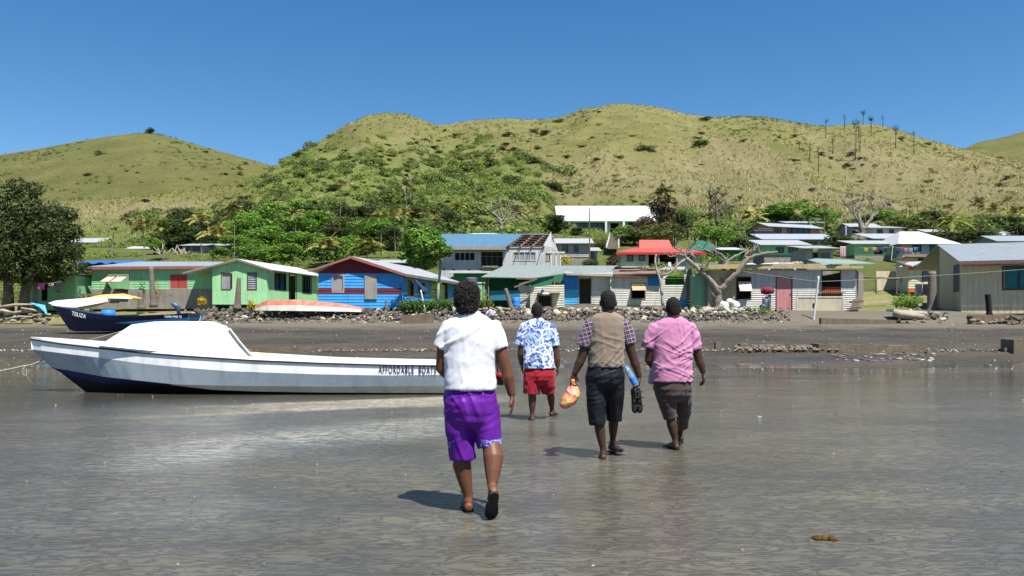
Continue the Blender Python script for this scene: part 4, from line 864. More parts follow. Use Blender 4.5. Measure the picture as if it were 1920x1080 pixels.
# 1 long green house -------------------------------------------------------------------
f = Face((172, 51), (399, 50.5)); r_ = house('house', 'long green weatherboard house with a low zinc roof and brown awning shutters', 'house', f.pt(f.W/2, 2.7)); 
ops = [f.op(201, 513, 242, 541), f.op(320, 515, 351, 540)]
mb = MB(); f.wall(mb, f.z(280, 542), f.z(280, 500), 'lap', ops); box_back(mb, f, 6, f.z(280, 542), f.z(280, 500)); mb.build('wall', GREENL, r_)
mb = MB(); f.wall(mb, 2.6, f.z(280, 542), 'flat', [f.op(218, 541, 241, 566)], off=.06); mb.quad(f.pt(0, 2.6, .06), f.pt(0, f.z(280, 542), .06), f.pt(0, f.z(280, 542), -2), f.pt(0, 2.6, -2)); mb.build('foundation', CONC, r_)
o = ops[0]; mb = MB(); f.frame(mb, o, .05); w_ = mb.build('window', FRP, r_)
for k, (a, b) in enumerate(((201, 219), (221, 241))):
    mb = MB(); ua, ub = f.u(a), f.u(b); zt, zl = f.z(220, 517), f.z(220, 529); mb.slab([f.pt(ua+.1, zt, .05), f.pt(ub, zt, .05), f.pt(ub-.2, zl, .60), f.pt(ua-.15, zl, .60)], .03); mb.build('shutter', PINKB, w_)
o = ops[1]; mb = MB(); f.frame(mb, o, .06); w_ = mb.build('window', FRP, r_); m_ = (o[0]+o[1])/2
for a, b in ((o[0]+.02, m_-.02), (m_+.02, o[1]-.02)): mb = MB(); f.fbox(mb, a, b, o[2]+.02, o[3]-.02, -.02, .02); mb.build('shutter', REDB, w_)
e0, e1 = f.pt(-.25, f.z(165, 500.5), .28), f.pt(f.W+.3, f.z(405, 499), .28); g0, g1 = P(262, 490.5, 54.5), P(420, 490.5, 54.5)
roof(r_, [[e0, e1, g1, g0], [g0, g1, P(420, 498, 58), P(200, 498, 58)]], ROOFT)
mb = MB(); mb.slab([e0+V((0, -.03, -.03)), e1+V((0, -.03, -.03)), e1+V((0, -.03, -.2)), e0+V((0, -.03, -.2))], .03, V((0, 1, 0))); mb.build('fascia', FASC, r_)
# 2 green gable house ------------------------------------------------------------------
f = Face((398, 49.5), (500, 49.8)); g = Face((500, 49.8), (594, 56.2)); zt = f.z(500, 503.5); z0 = f.z(450, 571); r_ = house('house', 'light green gable house with dark framed windows, beside the blue house', 'house', f.pt(f.W/2, z0))
pk = (f.u(447), f.z(447, 487.5)); wa = window(r_, f, (416, 512.5, 432, 542), FRW, LACE, 0); wb_ = window(r_, f, (465, 512.5, 480, 542), FRW, LACE, 0, louv=True)
mb = MB(); f.wall(mb, z0, [(0, f.z(398, 499)), pk, (f.W, zt)], 'vboard', [wa, wb_]); mb.build('wall', GREENW, r_)
ops = [window(r_, g, (516, 514, 535, 543), FRD, GLASS, 1, louv=True), door(r_, g, (543, 515, 555, 562)), window(r_, g, (567, 519, 583, 549), FRD, GLASS, 2)]
mb = MB(); g.wall(mb, z0, zt-.05, 'vboard', ops); mb.build('side_wall', GREENW, r_)
mb = MB(); a = f.pt(0, z0); bk = g.pt(g.W, z0)-f.e*f.W; h = V((0, 0, zt-z0-.05)); mb.quad(bk, a, a+h, bk+h); mb.quad(g.pt(g.W, z0), bk, bk+h, g.pt(g.W, z0)+h); mb.quad(f.pt(0, z0+.02), f.pt(f.W, z0+.02), g.pt(g.W, z0+.02), bk+V((0, 0, .02))); mb.build('back_wall', GREENW, r_)
fr = f.pt(pk[0], pk[1]+.06, .25); dv = g.e*(g.W+.9); er = f.pt(f.W+.42, zt-.10, .25); el = f.pt(-1.75, f.z(350, 513)+.05, .25)
roof(r_, [[fr, er, er+dv, fr+dv], [el, fr, fr+dv, el+dv]], ROOFW)
mb = MB(); mb.slab([fr+V((0, 0, -.02)), er+V((0, 0, -.02)), er+V((0, 0, -.12)), fr+V((0, 0, -.14))], .03, f.n); mb.slab([el+V((0, 0, -.02)), fr+V((0, 0, -.02)), fr+V((0, 0, -.14)), el+V((0, 0, -.12))], .03, f.n); mb.build('barge_board', TIMB, r_)
stumps(r_, f, 5, 2.5, z0, 4)
# 3 blue and maroon gable house ---------------------------------------------------------
f = Face((597, 47.8), (753, 48.1)); g = Face((753, 48.1), (856, 57.5)); z0 = f.z(670, 578); zt = f.z(753, 513); r_ = house('house', 'bright blue house with a maroon gable and maroon band, under a wide zinc roof', 'house', f.pt(f.W/2, z0))
wa = window(r_, f, (625, 517, 643, 546), FRP, LACE, 0, w=.09); mid = f.z(670, 512.5); b0, b1 = f.z(670, 550.5), f.z(670, 540)
mb = MB(); f.wall(mb, b1, mid, 'lap', [wa]); f.wall(mb, z0, b0, 'lap', []); mb.build('wall', BLUEW, r_)
mb = MB(); f.wall(mb, b0, b1, 'lap', [wa], off=.006); mb.build('wall_band', MAROON, r_)
pk = (f.u(661), f.z(661, 484)); mb = MB(); f.wall(mb, mid, [(-.1, mid+.02), pk, (f.W+.2, mid+.02)], 'flat', [], -.1, f.W+.2, off=.03); mb.build('gable', MAROON, r_)
mb = MB(); o = f.op(684, 516, 707, 561); f.fbox(mb, *o, .03, .10); mb.build('shutter', FRG, r_)
ops = [g.op(763, 524, 776, 556), g.op(783, 530, 797, 552), g.op(806, 526, 840, 560)]
for k in ops: mb = MB(); g.frame(mb, k, .06); q = mb.build('window', FRG, r_); mb = MB(); g.fbox(mb, *k, -.12, -.1); mb.build('pane', GLASS, q)
mb = MB(); g.wall(mb, z0, zt-.02, 'lap', ops); mb.build('side_wall', BLUEW, r_)
mb = MB(); a = f.pt(0, z0); bk = g.pt(g.W, z0)-f.e*f.W; h = V((0, 0, zt-z0-.05)); mb.quad(bk, a, a+h, bk+h); mb.quad(g.pt(g.W, z0), bk, bk+h, g.pt(g.W, z0)+h); mb.quad(f.pt(0, z0+.02), f.pt(f.W, z0+.02), g.pt(g.W, z0+.02), bk+V((0, 0, .02))); mb.build('back_wall', BLUEW, r_)
fr = f.pt(pk[0], pk[1]+.10, .36); er = f.pt(f.W+.35, f.z(757, 515)+.02, .36); el = f.pt(f.u(581), f.z(597, 508), .36); dv = g.e*(g.W+.5)
roof(r_, [[fr, er, er+dv, fr+dv], [el, fr, fr+dv, el+dv]], ROOFG)
mb = MB(); mb.slab([fr+V((0, 0, -.02)), er+V((0, 0, -.02)), er+V((0, 0, -.17)), fr+V((0, 0, -.19))], .03, f.n); mb.slab([el+V((0, 0, -.02)), fr+V((0, 0, -.02)), fr+V((0, 0, -.14)), el+V((0, 0, -.12))], .03, f.n); mb.build('barge_board', FASC, r_)
mb = MB(); mb.slab([er+V((0, 0, -.03)), er+dv+V((0, 0, -.03)), er+dv+V((0, 0, -.18)), er+V((0, 0, -.18))], .03, g.n); mb.build('fascia', TIMB, r_); stumps(r_, f, 5, 2.4, z0, 5)
# 4 low sheds and yards at far left ------------------------------------------------------
f = Face((46, 50), (141, 50)); r_ = house('shed', 'light green low shed half hidden under the big mango tree', 'shed', f.pt(f.W/2, 2.5)); mb = MB(); f.wall(mb, 2.5, f.z(90, 516), 'flat', [f.op(78, 524, 89, 564)]); box_back(mb, f, 4, 2.5, f.z(90, 516)); mb.build('wall', GREENW, r_)
roof(r_, [[f.pt(-.3, f.z(90, 515), 1.1), f.pt(f.W+.2, f.z(90, 515), 1.1), f.pt(f.W+.2, f.z(90, 507), -4.2), f.pt(-.3, f.z(90, 507), -4.2)]], ROOFG); mb = MB(); f.fbox(mb, f.u(80), f.u(87), 2.5, f.z(90, 518), .9, 1.02); mb.build('porch_post', FRG, r_)
f = Face((138, 52.5), (174, 52.5)); r_ = house('shed', 'dark brown lean-to between the mango tree and the long green house', 'shed', f.pt(f.W/2, 2.6)); mb = MB(); f.wall(mb, 2.6, f.z(150, 512), 'flat'); box_back(mb, f, 3, 2.6, f.z(150, 512)); mb.build('wall', FRD, r_); roof(r_, [[f.pt(-.4, f.z(150, 509), .6), f.pt(f.W, f.z(150, 509), .6), f.pt(f.W, f.z(150, 504), -3), f.pt(-.4, f.z(150, 504), -3)]], ROOFG)
mb = MB(); f2 = Face((140, 50.5), (172, 50.5))
for k in range(5): f2.fbox(mb, 0, f2.W, 2.62+.21*k, 2.75+.21*k, 0, .03)
for k in (0, .5, 1): f2.fbox(mb, f2.W*k-.05, f2.W*k+.05, 2.5, 3.6, -.08, 0)
tag(mb.build('plank_fence', TIMB, None, loc=f2.pt(0, 2.5)), 'short grey plank fence beside the long green house', 'fence')
f = Face((147, 60), (238, 60)); r_ = house('shed', 'shed covered by a bright blue tarpaulin roof', 'shed', f.pt(f.W/2, 3.4)); mb = MB(); f.wall(mb, 3.4, f.z(190, 494), 'flat'); box_back(mb, f, 4, 3.4, f.z(190, 494)); mb.build('wall', FRD, r_)
mb = MB(); n = 14
for i in range(n): 
    a, b = i/n, (i+1)/n; za = .08*math.sin(i*1.7); zc = .08*math.sin(i*1.7+1.7); mb.slab([f.pt(f.W*a-.3, f.z(190, 494)+za, .5), f.pt(f.W*b-.3, f.z(190, 494)+zc, .5), f.pt(f.W*b-.3, f.z(190, 489)+.3+zc, -4), f.pt(f.W*a-.3, f.z(190, 489)+.3+za, -4)], .04)
mb.build('tarpaulin', M('blue_tarp', (.03, .12, .42), (.02, .08, .3), 2, .5, .3), r_)
# 5 centre shacks ---------------------------------------------------------------------
f = Face((912, 51), (1047, 50)); r_ = house('shack', 'open fronted green shack with a teal board rail and a wide pale green zinc roof', 'shack', f.pt(f.W/2, 2.6)); z0 = 2.6
mb = MB(); f.wall(mb, f.z(940, 563), f.z(940, 545), 'flat', [], f.u(918), f.u(975)); f.fbox(mb, f.u(918), f.u(975), f.z(940, 563), f.z(940, 545), 0, .03); mb.build('rail_board', TEAL, r_)
mb = MB(); h = Face((918, 53), (1050, 52.5)); h.wall(mb, z0, h.z(980, 519), 'flat'); mb.quad(f.pt(0, z0), f.pt(0, f.z(912, 520)), h.pt(0, f.z(912, 520)), h.pt(0, z0)); mb.build('wall', DGREEN, r_)
mb = MB(); f.wall(mb, z0, f.z(985, 535), 'hcorr', [], f.u(972), f.u(996)); mb.build('zinc_screen', CORR, r_)
for px in (907, 917, 1040): mb = MB(); c = f.pt(f.u(px), 0, .2); mb.tube([V((c.x, c.y, z0-.3)), V((c.x, c.y, f.z(px, 520)))], .05, 6); mb.build('post', TIMB, r_)
a0, a1, a2, a3 = P(902, 519, 50.6), P(1000, 521, 50), P(1078, 510, 50), P(1160, 510, 51.5)
roof(r_, [[a0, a1, P(1062, 498, 56), P(945, 498, 56)], [a1, a2, P(1160, 498, 56.5), P(1062, 498, 56)], [a2, P(1142, 513, 50.3), P(1155, 498, 56.5)]], corrmat('green_zinc_roof', (.36, .42, .37), .08))
mb = MB(); mb.slab([P(968, 521.5, 49.9), P(1000, 521.5, 49.9), P(1000, 524.5, 49.9), P(968, 523.5, 49.9)], .03, V((0, -1, 0))); mb.build('fascia', TIMB, r_)
mb = MB(); mb.box(P(985, 531, 49.4), (1.5, .3, .09), 0, 0, -.35); mb.box(P(990, 528, 49.6), (1.2, .3, .06), .1, 0, -.25); tag(mb.build('plank', TIMB, None, loc=P(985, 531, 49.4)), 'loose timber plank sticking out under the eave of the green shack', 'plank')
f = Face((994, 49.6), (1058, 49.4)); zt_ = f.z(1020, 530); r_ = house('shack', 'small patched corrugated shack with a wooden framed hatch, beside the blue wash drum', 'shack', f.pt(f.W/2, 2.5))
ops = [window(r_, f, (1010, 555, 1033, 574), TIMB, DARKIN, 0, w=.10)]
mb = MB(); f.wall(mb, f.z(1020, 577), [(0, f.z(994, 538)), (f.W, f.z(1058, 533))], 'hcorr', ops); box_back(mb, f, 3, 2.4, zt_-.3); mb.build('wall', CORRC, r_)
mb = MB(); g = Face((992, 50.2), (1062, 50)); g.wall(mb, g.z(1030, 537), [(0, g.z(994, 524)), (g.W, g.z(1058, 512))], 'flat'); mb.build('upper_wall', DGREEN, r_)
mb = MB(); f.fbox(mb, f.u(1008), f.u(1050), f.z(1020, 550.5), f.z(1020, 549), .0, .4); mb.build('shelf', TIMB, r_)
f = Face((1056, 49.8), (1145, 49.5)); z0 = f.z(1100, 571); zt_ = f.z(1100, 515); r_ = house('shack', 'blue and silver corrugated shack with two dark open doorways', 'shack', f.pt(f.W/2, 2.5))
d1 = door(r_, f, (1041, 524, 1056.5, 570), None, TIMB) if False else None
ops = [door(r_, f, (1086, 522, 1108, 570), None, FRG)]
mb = MB(); f.wall(mb, z0, f.z(1070, 543), 'hcorr', ops, f.u(1057), f.u(1086)); mb.build('lower_blue_wall', CORRB, r_)
mb = MB(); f.wall(mb, f.z(1070, 543), zt_, 'flat', ops, f.u(1057), f.u(1087)); mb.build('upper_blue_wall', M('cobalt_board', (.025, .18, .52), (.02, .14, .42), 2, .7), r_)
mb = MB(); f.wall(mb, z0, zt_, 'hcorr', ops, f.u(1086)); box_back(mb, f, 4, z0, zt_); mb.build('wall', CORR, r_)
mb = MB(); f.fbox(mb, f.u(1040), f.W+.0, 2.3, z0, .0, .16); mb.build('plinth', CONC, r_)
h = Face((1039, 49.9), (1057, 49.8)); ops = [door(r_, h, (1041, 527, 1056, 569), None, TIMB)]; mb = MB(); h.wall(mb, z0, h.z(1048, 515), 'flat', ops); mb.build('entry_wall', DGREEN, r_)
mb = MB(); mb.slab([P(1062, 512.5, 49.2), P(1156, 516, 49), P(1156, 518.5, 49), P(1062, 515.5, 49.2)], .06, V((0, 1, 0))); mb.build('fascia', M('pale_timber', (.48, .38, .30), rough=.8), r_)
roof(r_, [[P(1058, 512, 49.2), P(1158, 514.5, 49), P(1160, 507, 54), P(1058, 506, 54)]], ROOFG)
f = Face((1144, 49.1), (1287, 48.9)); z0 = f.z(1200, 574); zt_ = f.z(1200, 515); r_ = house('shack', 'long silver corrugated shack with a propped timber window flap, patched blue at one end', 'shack', f.pt(f.W/2, 2.4))
o = f.op(1185, 532, 1209, 560); mb = MB(); f.frame(mb, o, .05); w_ = mb.build('window', TIMB, r_); mb = MB(); mb.slab([f.pt(o[0]-.03, f.z(1200, 535), .03), f.pt(o[1]+.03, f.z(1200, 535), .03), f.pt(o[1]+.03, f.z(1200, 545), .55), f.pt(o[0]-.03, f.z(1200, 545), .55)], .03); mb.build('shutter', M('plywood', (.42, .29, .17), (.33, .22, .13), 3, .8), w_)
ops = [o, f.op(1247, 515, 1283, 535)]
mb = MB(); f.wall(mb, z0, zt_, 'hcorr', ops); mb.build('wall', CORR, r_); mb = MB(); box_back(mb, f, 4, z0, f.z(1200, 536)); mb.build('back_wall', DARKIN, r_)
mb = MB(); o = f.op(1214, 519, 1236, 536); f.fbox(mb, *o, .025, .04); mb.build('blue_patch', M('cobalt_board', (0, 0, 0)), r_)
mb = MB(); o = f.op(1272, 562, 1288, 582); f.fbox(mb, *o, .025, .045); mb.build('blue_sheet', CORRB, r_)
mb = MB(); f.fbox(mb, 0, f.W, 2.2, z0, .0, .14); mb.build('plinth', CONC, r_)
mb = MB(); mb.slab([P(1153, 515, 48.8), P(1240, 512.5, 48.6), P(1240, 518, 48.6), P(1153, 519.5, 48.8)], .05, V((0, 1, 0))); mb.build('fascia', M('rusty_fascia', (.19, .065, .055), (.12, .05, .04), 4, .85), r_)
roof(r_, [[P(1150, 514, 48.8), P(1246, 512, 48.5), P(1243, 503, 53), P(1150, 505, 53.5)]], corrmat('rusty_roof', (.42, .38, .34), .35))
mb = MB(); h = Face((1246, 50.5), (1285, 50.5)); h.fbox(mb, 0, h.W, h.z(1265, 521.5), h.z(1265, 519), 0, .08); h.fbox(mb, 0, h.W, h.z(1265, 536), h.z(1265, 522.5), -.03, 0); mb.build('green_balustrade', M('bright_green', (.08, .36, .03), (.06, .28, .02), 9, .8), r_)
roof(r_, [[P(1238, 505, 50), P(1285, 505, 50), P(1285, 500, 54), P(1248, 500, 54)]], ROOFG, name='porch_roof')
mb = MB(); k = Face((1286, 49), (1297.5, 49)); z_ = 2.3
while z_ < k.z(1290, 505): k.fbox(mb, 0, k.W, z_+.01, min(z_+.19, k.z(1290, 503)), -.4, random.uniform(0, .012)); z_ += .2
tag(mb.build('block_pillar', M('grey_block', (.33, .31, .27), (.24, .22, .19), 3, .95, .4), None, loc=k.pt(0, 2.3)), 'grey concrete block pillar beside the green water tank', 'pillar')
def tank(px, rt, rb, d, w, label, mat, name='water_tank'):
    r = w/2*d/F; b = P(px, rb, d); t_ = P(px, rt, d); H_ = (t_-b).z; rs = []
    n = 26
    for i in range(n+1): z = H_*.92*i/n; q = r*(1+.012*math.sin(i*math.pi)) if i % 5 else r*1.02; rs.append((b+V((0, 0, z)), V((q, 0, 0)), V((0, q, 0))))
    for k_, q in ((.95, .96), (.985, .7), (1.0, .25)): rs.append((b+V((0, 0, H_*k_)), V((r*q, 0, 0)), V((0, r*q, 0))))
    mb = MB(); mb.rings(rs, 32); return tag(mb.build(name, mat, None, True, loc=b), label, 'water tank')
tank(1315, 513, 577, 46.6, 40, 'tall ribbed green water tank behind the bare white-barked tree', M('tank_green', (.17, .33, .21), (.13, .27, .17), 1, .5, .05))
# 6 grey shack -------------------------------------------------------------------------
f = Face((1328, 45.5), (1604, 45.2)); g = Face((1604, 45.2), (1619, 49.5)); z0 = f.z(1500, 590); zt_ = f.z(1500, 506); r_ = house('shack', 'long grey corrugated shack with a dusty pink door and pink window flap', 'shack', f.pt(f.W/2, 2.2))
o1 = f.op(1384, 520, 1407, 560); dd = door(r_, f, (1456, 521, 1484, 583), M('dusty_pink_door', (.46, .20, .19), (.40, .17, .17), 2, .8), FRD); o3 = f.op(1542, 508, 1575, 554)
mb = MB(); f.frame(mb, o1, .04); w_ = mb.build('window', FRD, r_); mb = MB(); mb.slab([f.pt(o1[0], f.z(1395, 528), .04), f.pt(o1[1], f.z(1395, 528), .04), f.pt(o1[1], f.z(1395, 546), .42), f.pt(o1[0], f.z(1395, 546), .42)], .03); mb.build('shutter', M('light_pink_panel', (.72, .43, .38), (.66, .38, .34), 3, .7), w_)
mb = MB(); f.frame(mb, o3, .04); w_ = mb.build('window', FRD, r_); mb = MB()
for k in range(9): u = o3[0]+(o3[1]-o3[0])*(k+.5)/9; f.fbox(mb, u-.03, u+.03, o3[2], f.z(1560, 538), -.05, 0)
for rr in (539, 546, 553): f.fbox(mb, o3[0], o3[1], f.z(1560, rr+.7), f.z(1560, rr-.7), 0, .03)
mb.build('railing', M('orange_red_rail', (.38, .07, .03), rough=.8), w_)
mb = MB(); f.fbox(mb, f.u(1534), f.u(1581), f.z(1560, 549), f.z(1560, 547), .05, .4); mb.build('sill_shelf', TIMB, w_)
mb = MB(); f.wall(mb, z0, zt_, 'hcorr', [o1, dd, o3], f.u(1383)); mb.build('wall', CORR, r_)
mb = MB(); f.wall(mb, z0, zt_, 'vcorr', [], 0, f.u(1381), off=-.05); mb.build('wall_panel', M('tan_zinc', (.42, .36, .22), (.30, .26, .17), 1.5, .7), r_)
mb = MB(); g.wall(mb, z0, zt_+.02, 'flat'); box_back(mb, f, 5, z0, zt_, True); mb.build('side_wall', CONC, r_)
mb = MB(); f.fbox(mb, -.1, f.W+.25, f.z(1500, 504.5), f.z(1500, 500.2), .42, .47); f.fbox(mb, -.4, f.W-.5, f.z(1500, 499.5), f.z(1500, 496.5), .30, .41); mb.build('fascia', M('tan_fascia', (.42, .33, .17), (.34, .27, .15), 2, .8), r_)
roof(r_, [[f.pt(-.5, f.z(1500, 500)-.03, .44), f.pt(f.W+.3, f.z(1500, 500)-.03, .44), f.pt(f.W+.5, f.z(1500, 497)+.25, -5), f.pt(-.5, f.z(1500, 497)+.25, -5)]], ROOFG)
roof(r_, [[P(1530, 484.5, 49), P(1592, 487, 48), P(1642, 494, 45.5), P(1560, 494.5, 44.6)], [P(1515, 487, 49), P(1530, 484.5, 49), P(1560, 494.5, 44.6), P(1548, 497, 44.8)]], corrmat('green_lean_roof', (.36, .48, .40), .04), name='lean_roof')
mb = MB(); f.fbox(mb, f.u(1486), f.u(1578), 2.0, f.z(1530, 592), .45, .5) if False else None; o = (f.u(1489), f.u(1577), f.z(1530, 593.5), f.z(1530, 556)); f.fbox(mb, o[0], o[1], o[2], o[3], .35, .39); bd = tag(mb.build('board', M('cream_board', (.50, .44, .31), (.40, .35, .25), 1.5, .85), None, loc=f.pt(o[0], o[2])), 'framed cream board leaning against the grey shack under the red barred window', 'board')
mb = MB(); f.frame(mb, (o[0]+.08, o[1]-.08, o[2]+.08, o[3]-.08), .08, .39, .42); mb.build('board_frame', M('cream_frame', (.58, .52, .40), rough=.8), bd); mb = MB(); h = f.op(1519, 569, 1523, 578); f.fbox(mb, *h, .391, .395); mb.build('hole', DARKIN, bd)
# 7 tan house at the right --------------------------------------------------------------
f = Face((1802, 43), (2130, 40.6)); g = Face((1762, 48.2), (1802, 43)); z0 = f.z(1850, 588); zt_ = f.z(1802, 491.5); r_ = house('house', 'tan board-clad house with a zinc roof and a teal curtained window, beside a palm stump', 'house', f.pt(2, z0))
ops = [window(r_, f, (1882, 501, 1941, 541), FRW, CURT, 1, w=.09)]; ds = g.op(1787, 495, 1808 if False else 1801, 549)
mb = MB(); f.wall(mb, z0, zt_, 'vboard', ops); box_back(mb, f, 6, z0, zt_, False); mb.build('wall', TANW, r_)
mb = MB(); u_ = g.u(1762); g.wall(mb, z0, [(0, P(1758, 461, 48.2).z), (g.W, zt_)], 'vboard', [g.op(1787, 496, 1800, 548)]); mb.build('side_wall', TANW, r_)
mb = MB(); o = g.op(1787, 496, 1800, 548); g.fbox(mb, *o, -.03, .01); mb.build('shutter', M('slate_panel', (.09, .095, .115), rough=.7), r_)
n_ = -f.n; ea, eb = f.pt(-.28, zt_+.0, .75), f.pt(f.W+.3, zt_+.0, .75); rz_ = P(1757, 458.5, 48).z; ra = P(1757, 458.5, 48); rb = ra+(eb-ea); ba = ra+V((.9, 4.5, -1.2)); bb = ba+(eb-ea)
roof(r_, [[ea, eb, rb, ra], [ra, rb, bb, ba]], corrmat('blue_grey_roof', (.36, .40, .42), .10))
mb = MB(); mb.slab([ea+V((0, 0, -.02)), eb+V((0, 0, -.02)), eb+V((0, 0, -.20)), ea+V((0, 0, -.20))], .03, -n_); mb.build('fascia', M('brown_fascia', (.16, .09, .08), rough=.8), r_)
mb = MB(); f.fbox(mb, 0, f.W, f.z(1850, 499), f.z(1850, 497.2), .0, .06); mb.build('cornice', M('pale_trim', (.5, .48, .42), rough=.8), r_); stumps(r_, f, 5, 1.9, z0, 5)
# 8 orange and cream cottage ---------------------------------------------------------
f = Face((1703, 57), (1764, 57)); g = Face((1681, 62), (1703, 57)); z0 = f.z(1730, 548); zt_ = f.z(1730, 499); r_ = house('cottage', 'small cream and orange weatherboard cottage behind the palm stump', 'cottage', f.pt(f.W/2, z0))
ops = [window(r_, f, (1730, 510, 1759, 526), FRD, GLASS, 1)]
mb = MB(); f.wall(mb, z0+.3, f.z(1730, 506), 'lap', ops); mb.build('wall', CREAMW, r_); mb = MB(); f.fbox(mb, 0, f.W, f.z(1730, 506), zt_, 0, .05); f.fbox(mb, 0, f.W, z0, z0+.3, 0, .03); mb.build('orange_band', ORANGE, r_)
mb = MB(); g.wall(mb, z0, [(0, f.z(1681, 493)), (g.W, zt_)], 'lap', [g.op(1687, 520, 1693, 530)]); box_back(mb, f, 5, z0, zt_, False); mb.build('side_wall', CREAMW, r_)
roof(r_, [[P(1677, 489, 62), P(1700, 498, 56.6), P(1770, 498.5, 56.6), P(1770, 492, 62)]], corrmat('brown_tin', (.22, .13, .08), .2)); stumps(r_, f, 4, 3.3, z0, 3)
mb = MB(); a = [P(1710, 499, 56.5), P(1729, 489.5, 56.5), P(1747, 499, 56.5)]; q = V((0, 2, .1)); mb.slab([a[0], a[1], a[1]+q, a[0]+q], .06); mb.slab([a[1], a[2], a[2]+q, a[1]+q], .06); mb.add([P(1714, 499, 56.6), P(1729, 491, 56.6), P(1744, 499, 56.6)], [(0, 1, 2)]); mb.build('dormer_roof', ROOFW, r_)
f = Face((1693, 68), (1772, 68)); r_ = house('cottage', 'cream cottage with a brown roof edge and maroon door, behind the orange banded cottage', 'cottage', f.pt(f.W/2, f.z(1730, 505))); mb = MB(); dq = door(r_, f, (1722, 482, 1738, 500), MAROON, FRW); f.wall(mb, f.z(1730, 506), f.z(1730, 480), 'lap', [dq]); box_back(mb, f, 1.2, f.z(1730, 506), f.z(1730, 480)); mb.build('wall', CREAMW, r_)
roof(r_, [[P(1686, 484, 67.5), P(1700, 480, 67.3), P(1772, 480.5, 67.3), P(1772, 476.5, 72), P(1695, 476.5, 72)]], corrmat('brown_tin', None))
# ------------------------------------------------------------------ middle distance buildings
def cottage(label, d, x0, x1, re, rb, rr, wm, rm, style='side', wins=(), doors=(), dep=6, d1=None, oh=.5, name='house', prof='flat', hipk=.25, fr=FRD, fascia=None, found=True, pane=GLASS):
    d1 = d1 or d; f = Face((x0, d), (x1, d1)); m = (x0+x1)/2; zt = f.z(m, re); zb = f.z(m, rb); r_ = house(name, label, name, f.pt(f.W/2, zb))
    ops = [window(r_, f, w[:4], fr, pane, w[4] if len(w) > 4 else 1, w=.07) for w in wins]+[door(r_, f, w[:4], w[4] if len(w) > 4 else None, fr) for w in doors]
    mb = MB(); f.wall(mb, zb, zt, prof, ops); box_back(mb, f, dep, zb, zt); mb.build('wall', wm, r_)
    dm = (d+d1)/2; zr = CZ+(HR-rr)/F*(dm+dep/2)
    E = [f.pt(-oh, zt-.05, oh), f.pt(f.W+oh, zt-.05, oh), f.pt(f.W+oh, zt-.05, -dep-oh), f.pt(-oh, zt-.05, -dep-oh)]
    if style == 'side': a, b = f.pt(-oh, zr, -dep/2), f.pt(f.W+oh, zr, -dep/2); roof(r_, [[E[0], E[1], b, a], [a, b, E[2], E[3]]], rm); mb = MB(); mb.add([f.pt(f.W, zt, 0), f.pt(f.W, zt, -dep), f.pt(f.W, zr-.1, -dep/2)], [(0, 1, 2)]); mb.add([f.pt(0, zt, 0), f.pt(0, zt, -dep), f.pt(0, zr-.1, -dep/2)], [(0, 2, 1)]); mb.build('gable', wm, r_)
    elif style == 'hip': k = hipk*f.W; a, b = f.pt(k, zr, -dep/2), f.pt(f.W-k, zr, -dep/2); roof(r_, [[E[0], E[1], b, a], [a, b, E[2], E[3]], [E[3], E[0], a], [E[1], E[2], b]], rm)
    else: a, b = f.pt(-oh, CZ+(HR-rr)/F*(dm+dep), -dep), f.pt(f.W+oh, CZ+(HR-rr)/F*(dm+dep), -dep); roof(r_, [[E[0], E[1], b, a]], rm)
    if fascia: mb = MB(); mb.slab([E[0]+V((0, -.03, 0)), E[1]+V((0, -.03, 0)), E[1]+V((0, -.03, -.25)), E[0]+V((0, -.03, -.25))], .04, V((0, 1, 0))); mb.build('fascia', fascia, r_)
    if found:
        gz = Gz(f.A.x, f.A.y)-1.2; 
        if gz < zb: mb = MB(); f.fbox(mb, 0.05, f.W-.05, gz, zb, -dep+.1, -.03); mb.build('foundation', CONC, r_)
    return r_, f
BLUER = corrmat('sky_blue_roof', (.13, .27, .40), .0); REDR = corrmat('coral_red_roof', (.66, .12, .10), .0); GRNR = corrmat('green_roof', (.05, .20, .12), .03); WHT = M('white_wash', (.66, .65, .58), (.55, .54, .48), 1, .8, .1); PALEG = M('pale_grey_green_wall', (.42, .46, .36), (.36, .40, .31), 1, .8, .1); PALEB = M('pale_blue_wall', (.30, .38, .46), (.25, .32, .40), 1, .8, .1); SALM = M('salmon_wall', (.50, .25, .16), (.42, .2, .13), 1, .8); GREYW = M('grey_boards', (.34, .34, .32), (.25, .25, .24), 1, .85, .2)
# concrete hall, half unroofed
f = Face((822, 70), (1035, 70)); zt = f.z(900, 463); z0 = f.z(900, 503)-.5; r_ = house('hall', 'two storey concrete hall, its sky blue roof half stripped to bare rafters', 'hall', f.pt(f.W/2, z0-2)); g = Face((1035, 70), (1048, 77))
wi = [window(r_, f, (853, 474, 890, 488), FRWH, DARKIN, 3, w=.05), window(r_, f, (903, 473, 942, 499), TIMB, DARKIN, 3, w=.06, tr=.7), window(r_, f, (963, 473, 1004, 488), FRWH, LACE, 3, w=.05), window(r_, f, (1024, 474, 1031, 489), FRP, LACE, 0, w=.04)]
mb = MB(); f.wall(mb, z0-2, zt, 'flat', wi); g.wall(mb, z0-2, zt, 'flat'); mb.quad(f.pt(0, z0-2, -7), f.pt(0, z0-2), f.pt(0, zt), f.pt(0, zt, -7)); mb.quad(f.pt(f.W, z0-2, -7), f.pt(0, z0-2, -7), f.pt(0, zt, -7), f.pt(f.W, zt, -7)); mb.build('wall', CONCL, r_)
mb = MB(); f.fbox(mb, 0, f.u(1030), z0+.1-.35, z0-.2+.35, -.02, .06) if False else None
for px in (830, 849, 877, 899): f.fbox(mb, f.u(px), f.u(px)+.2, f.z(px, 506.5), f.z(px, 504.3), -.02, .012)
mb.build('vent', DARKIN, r_)
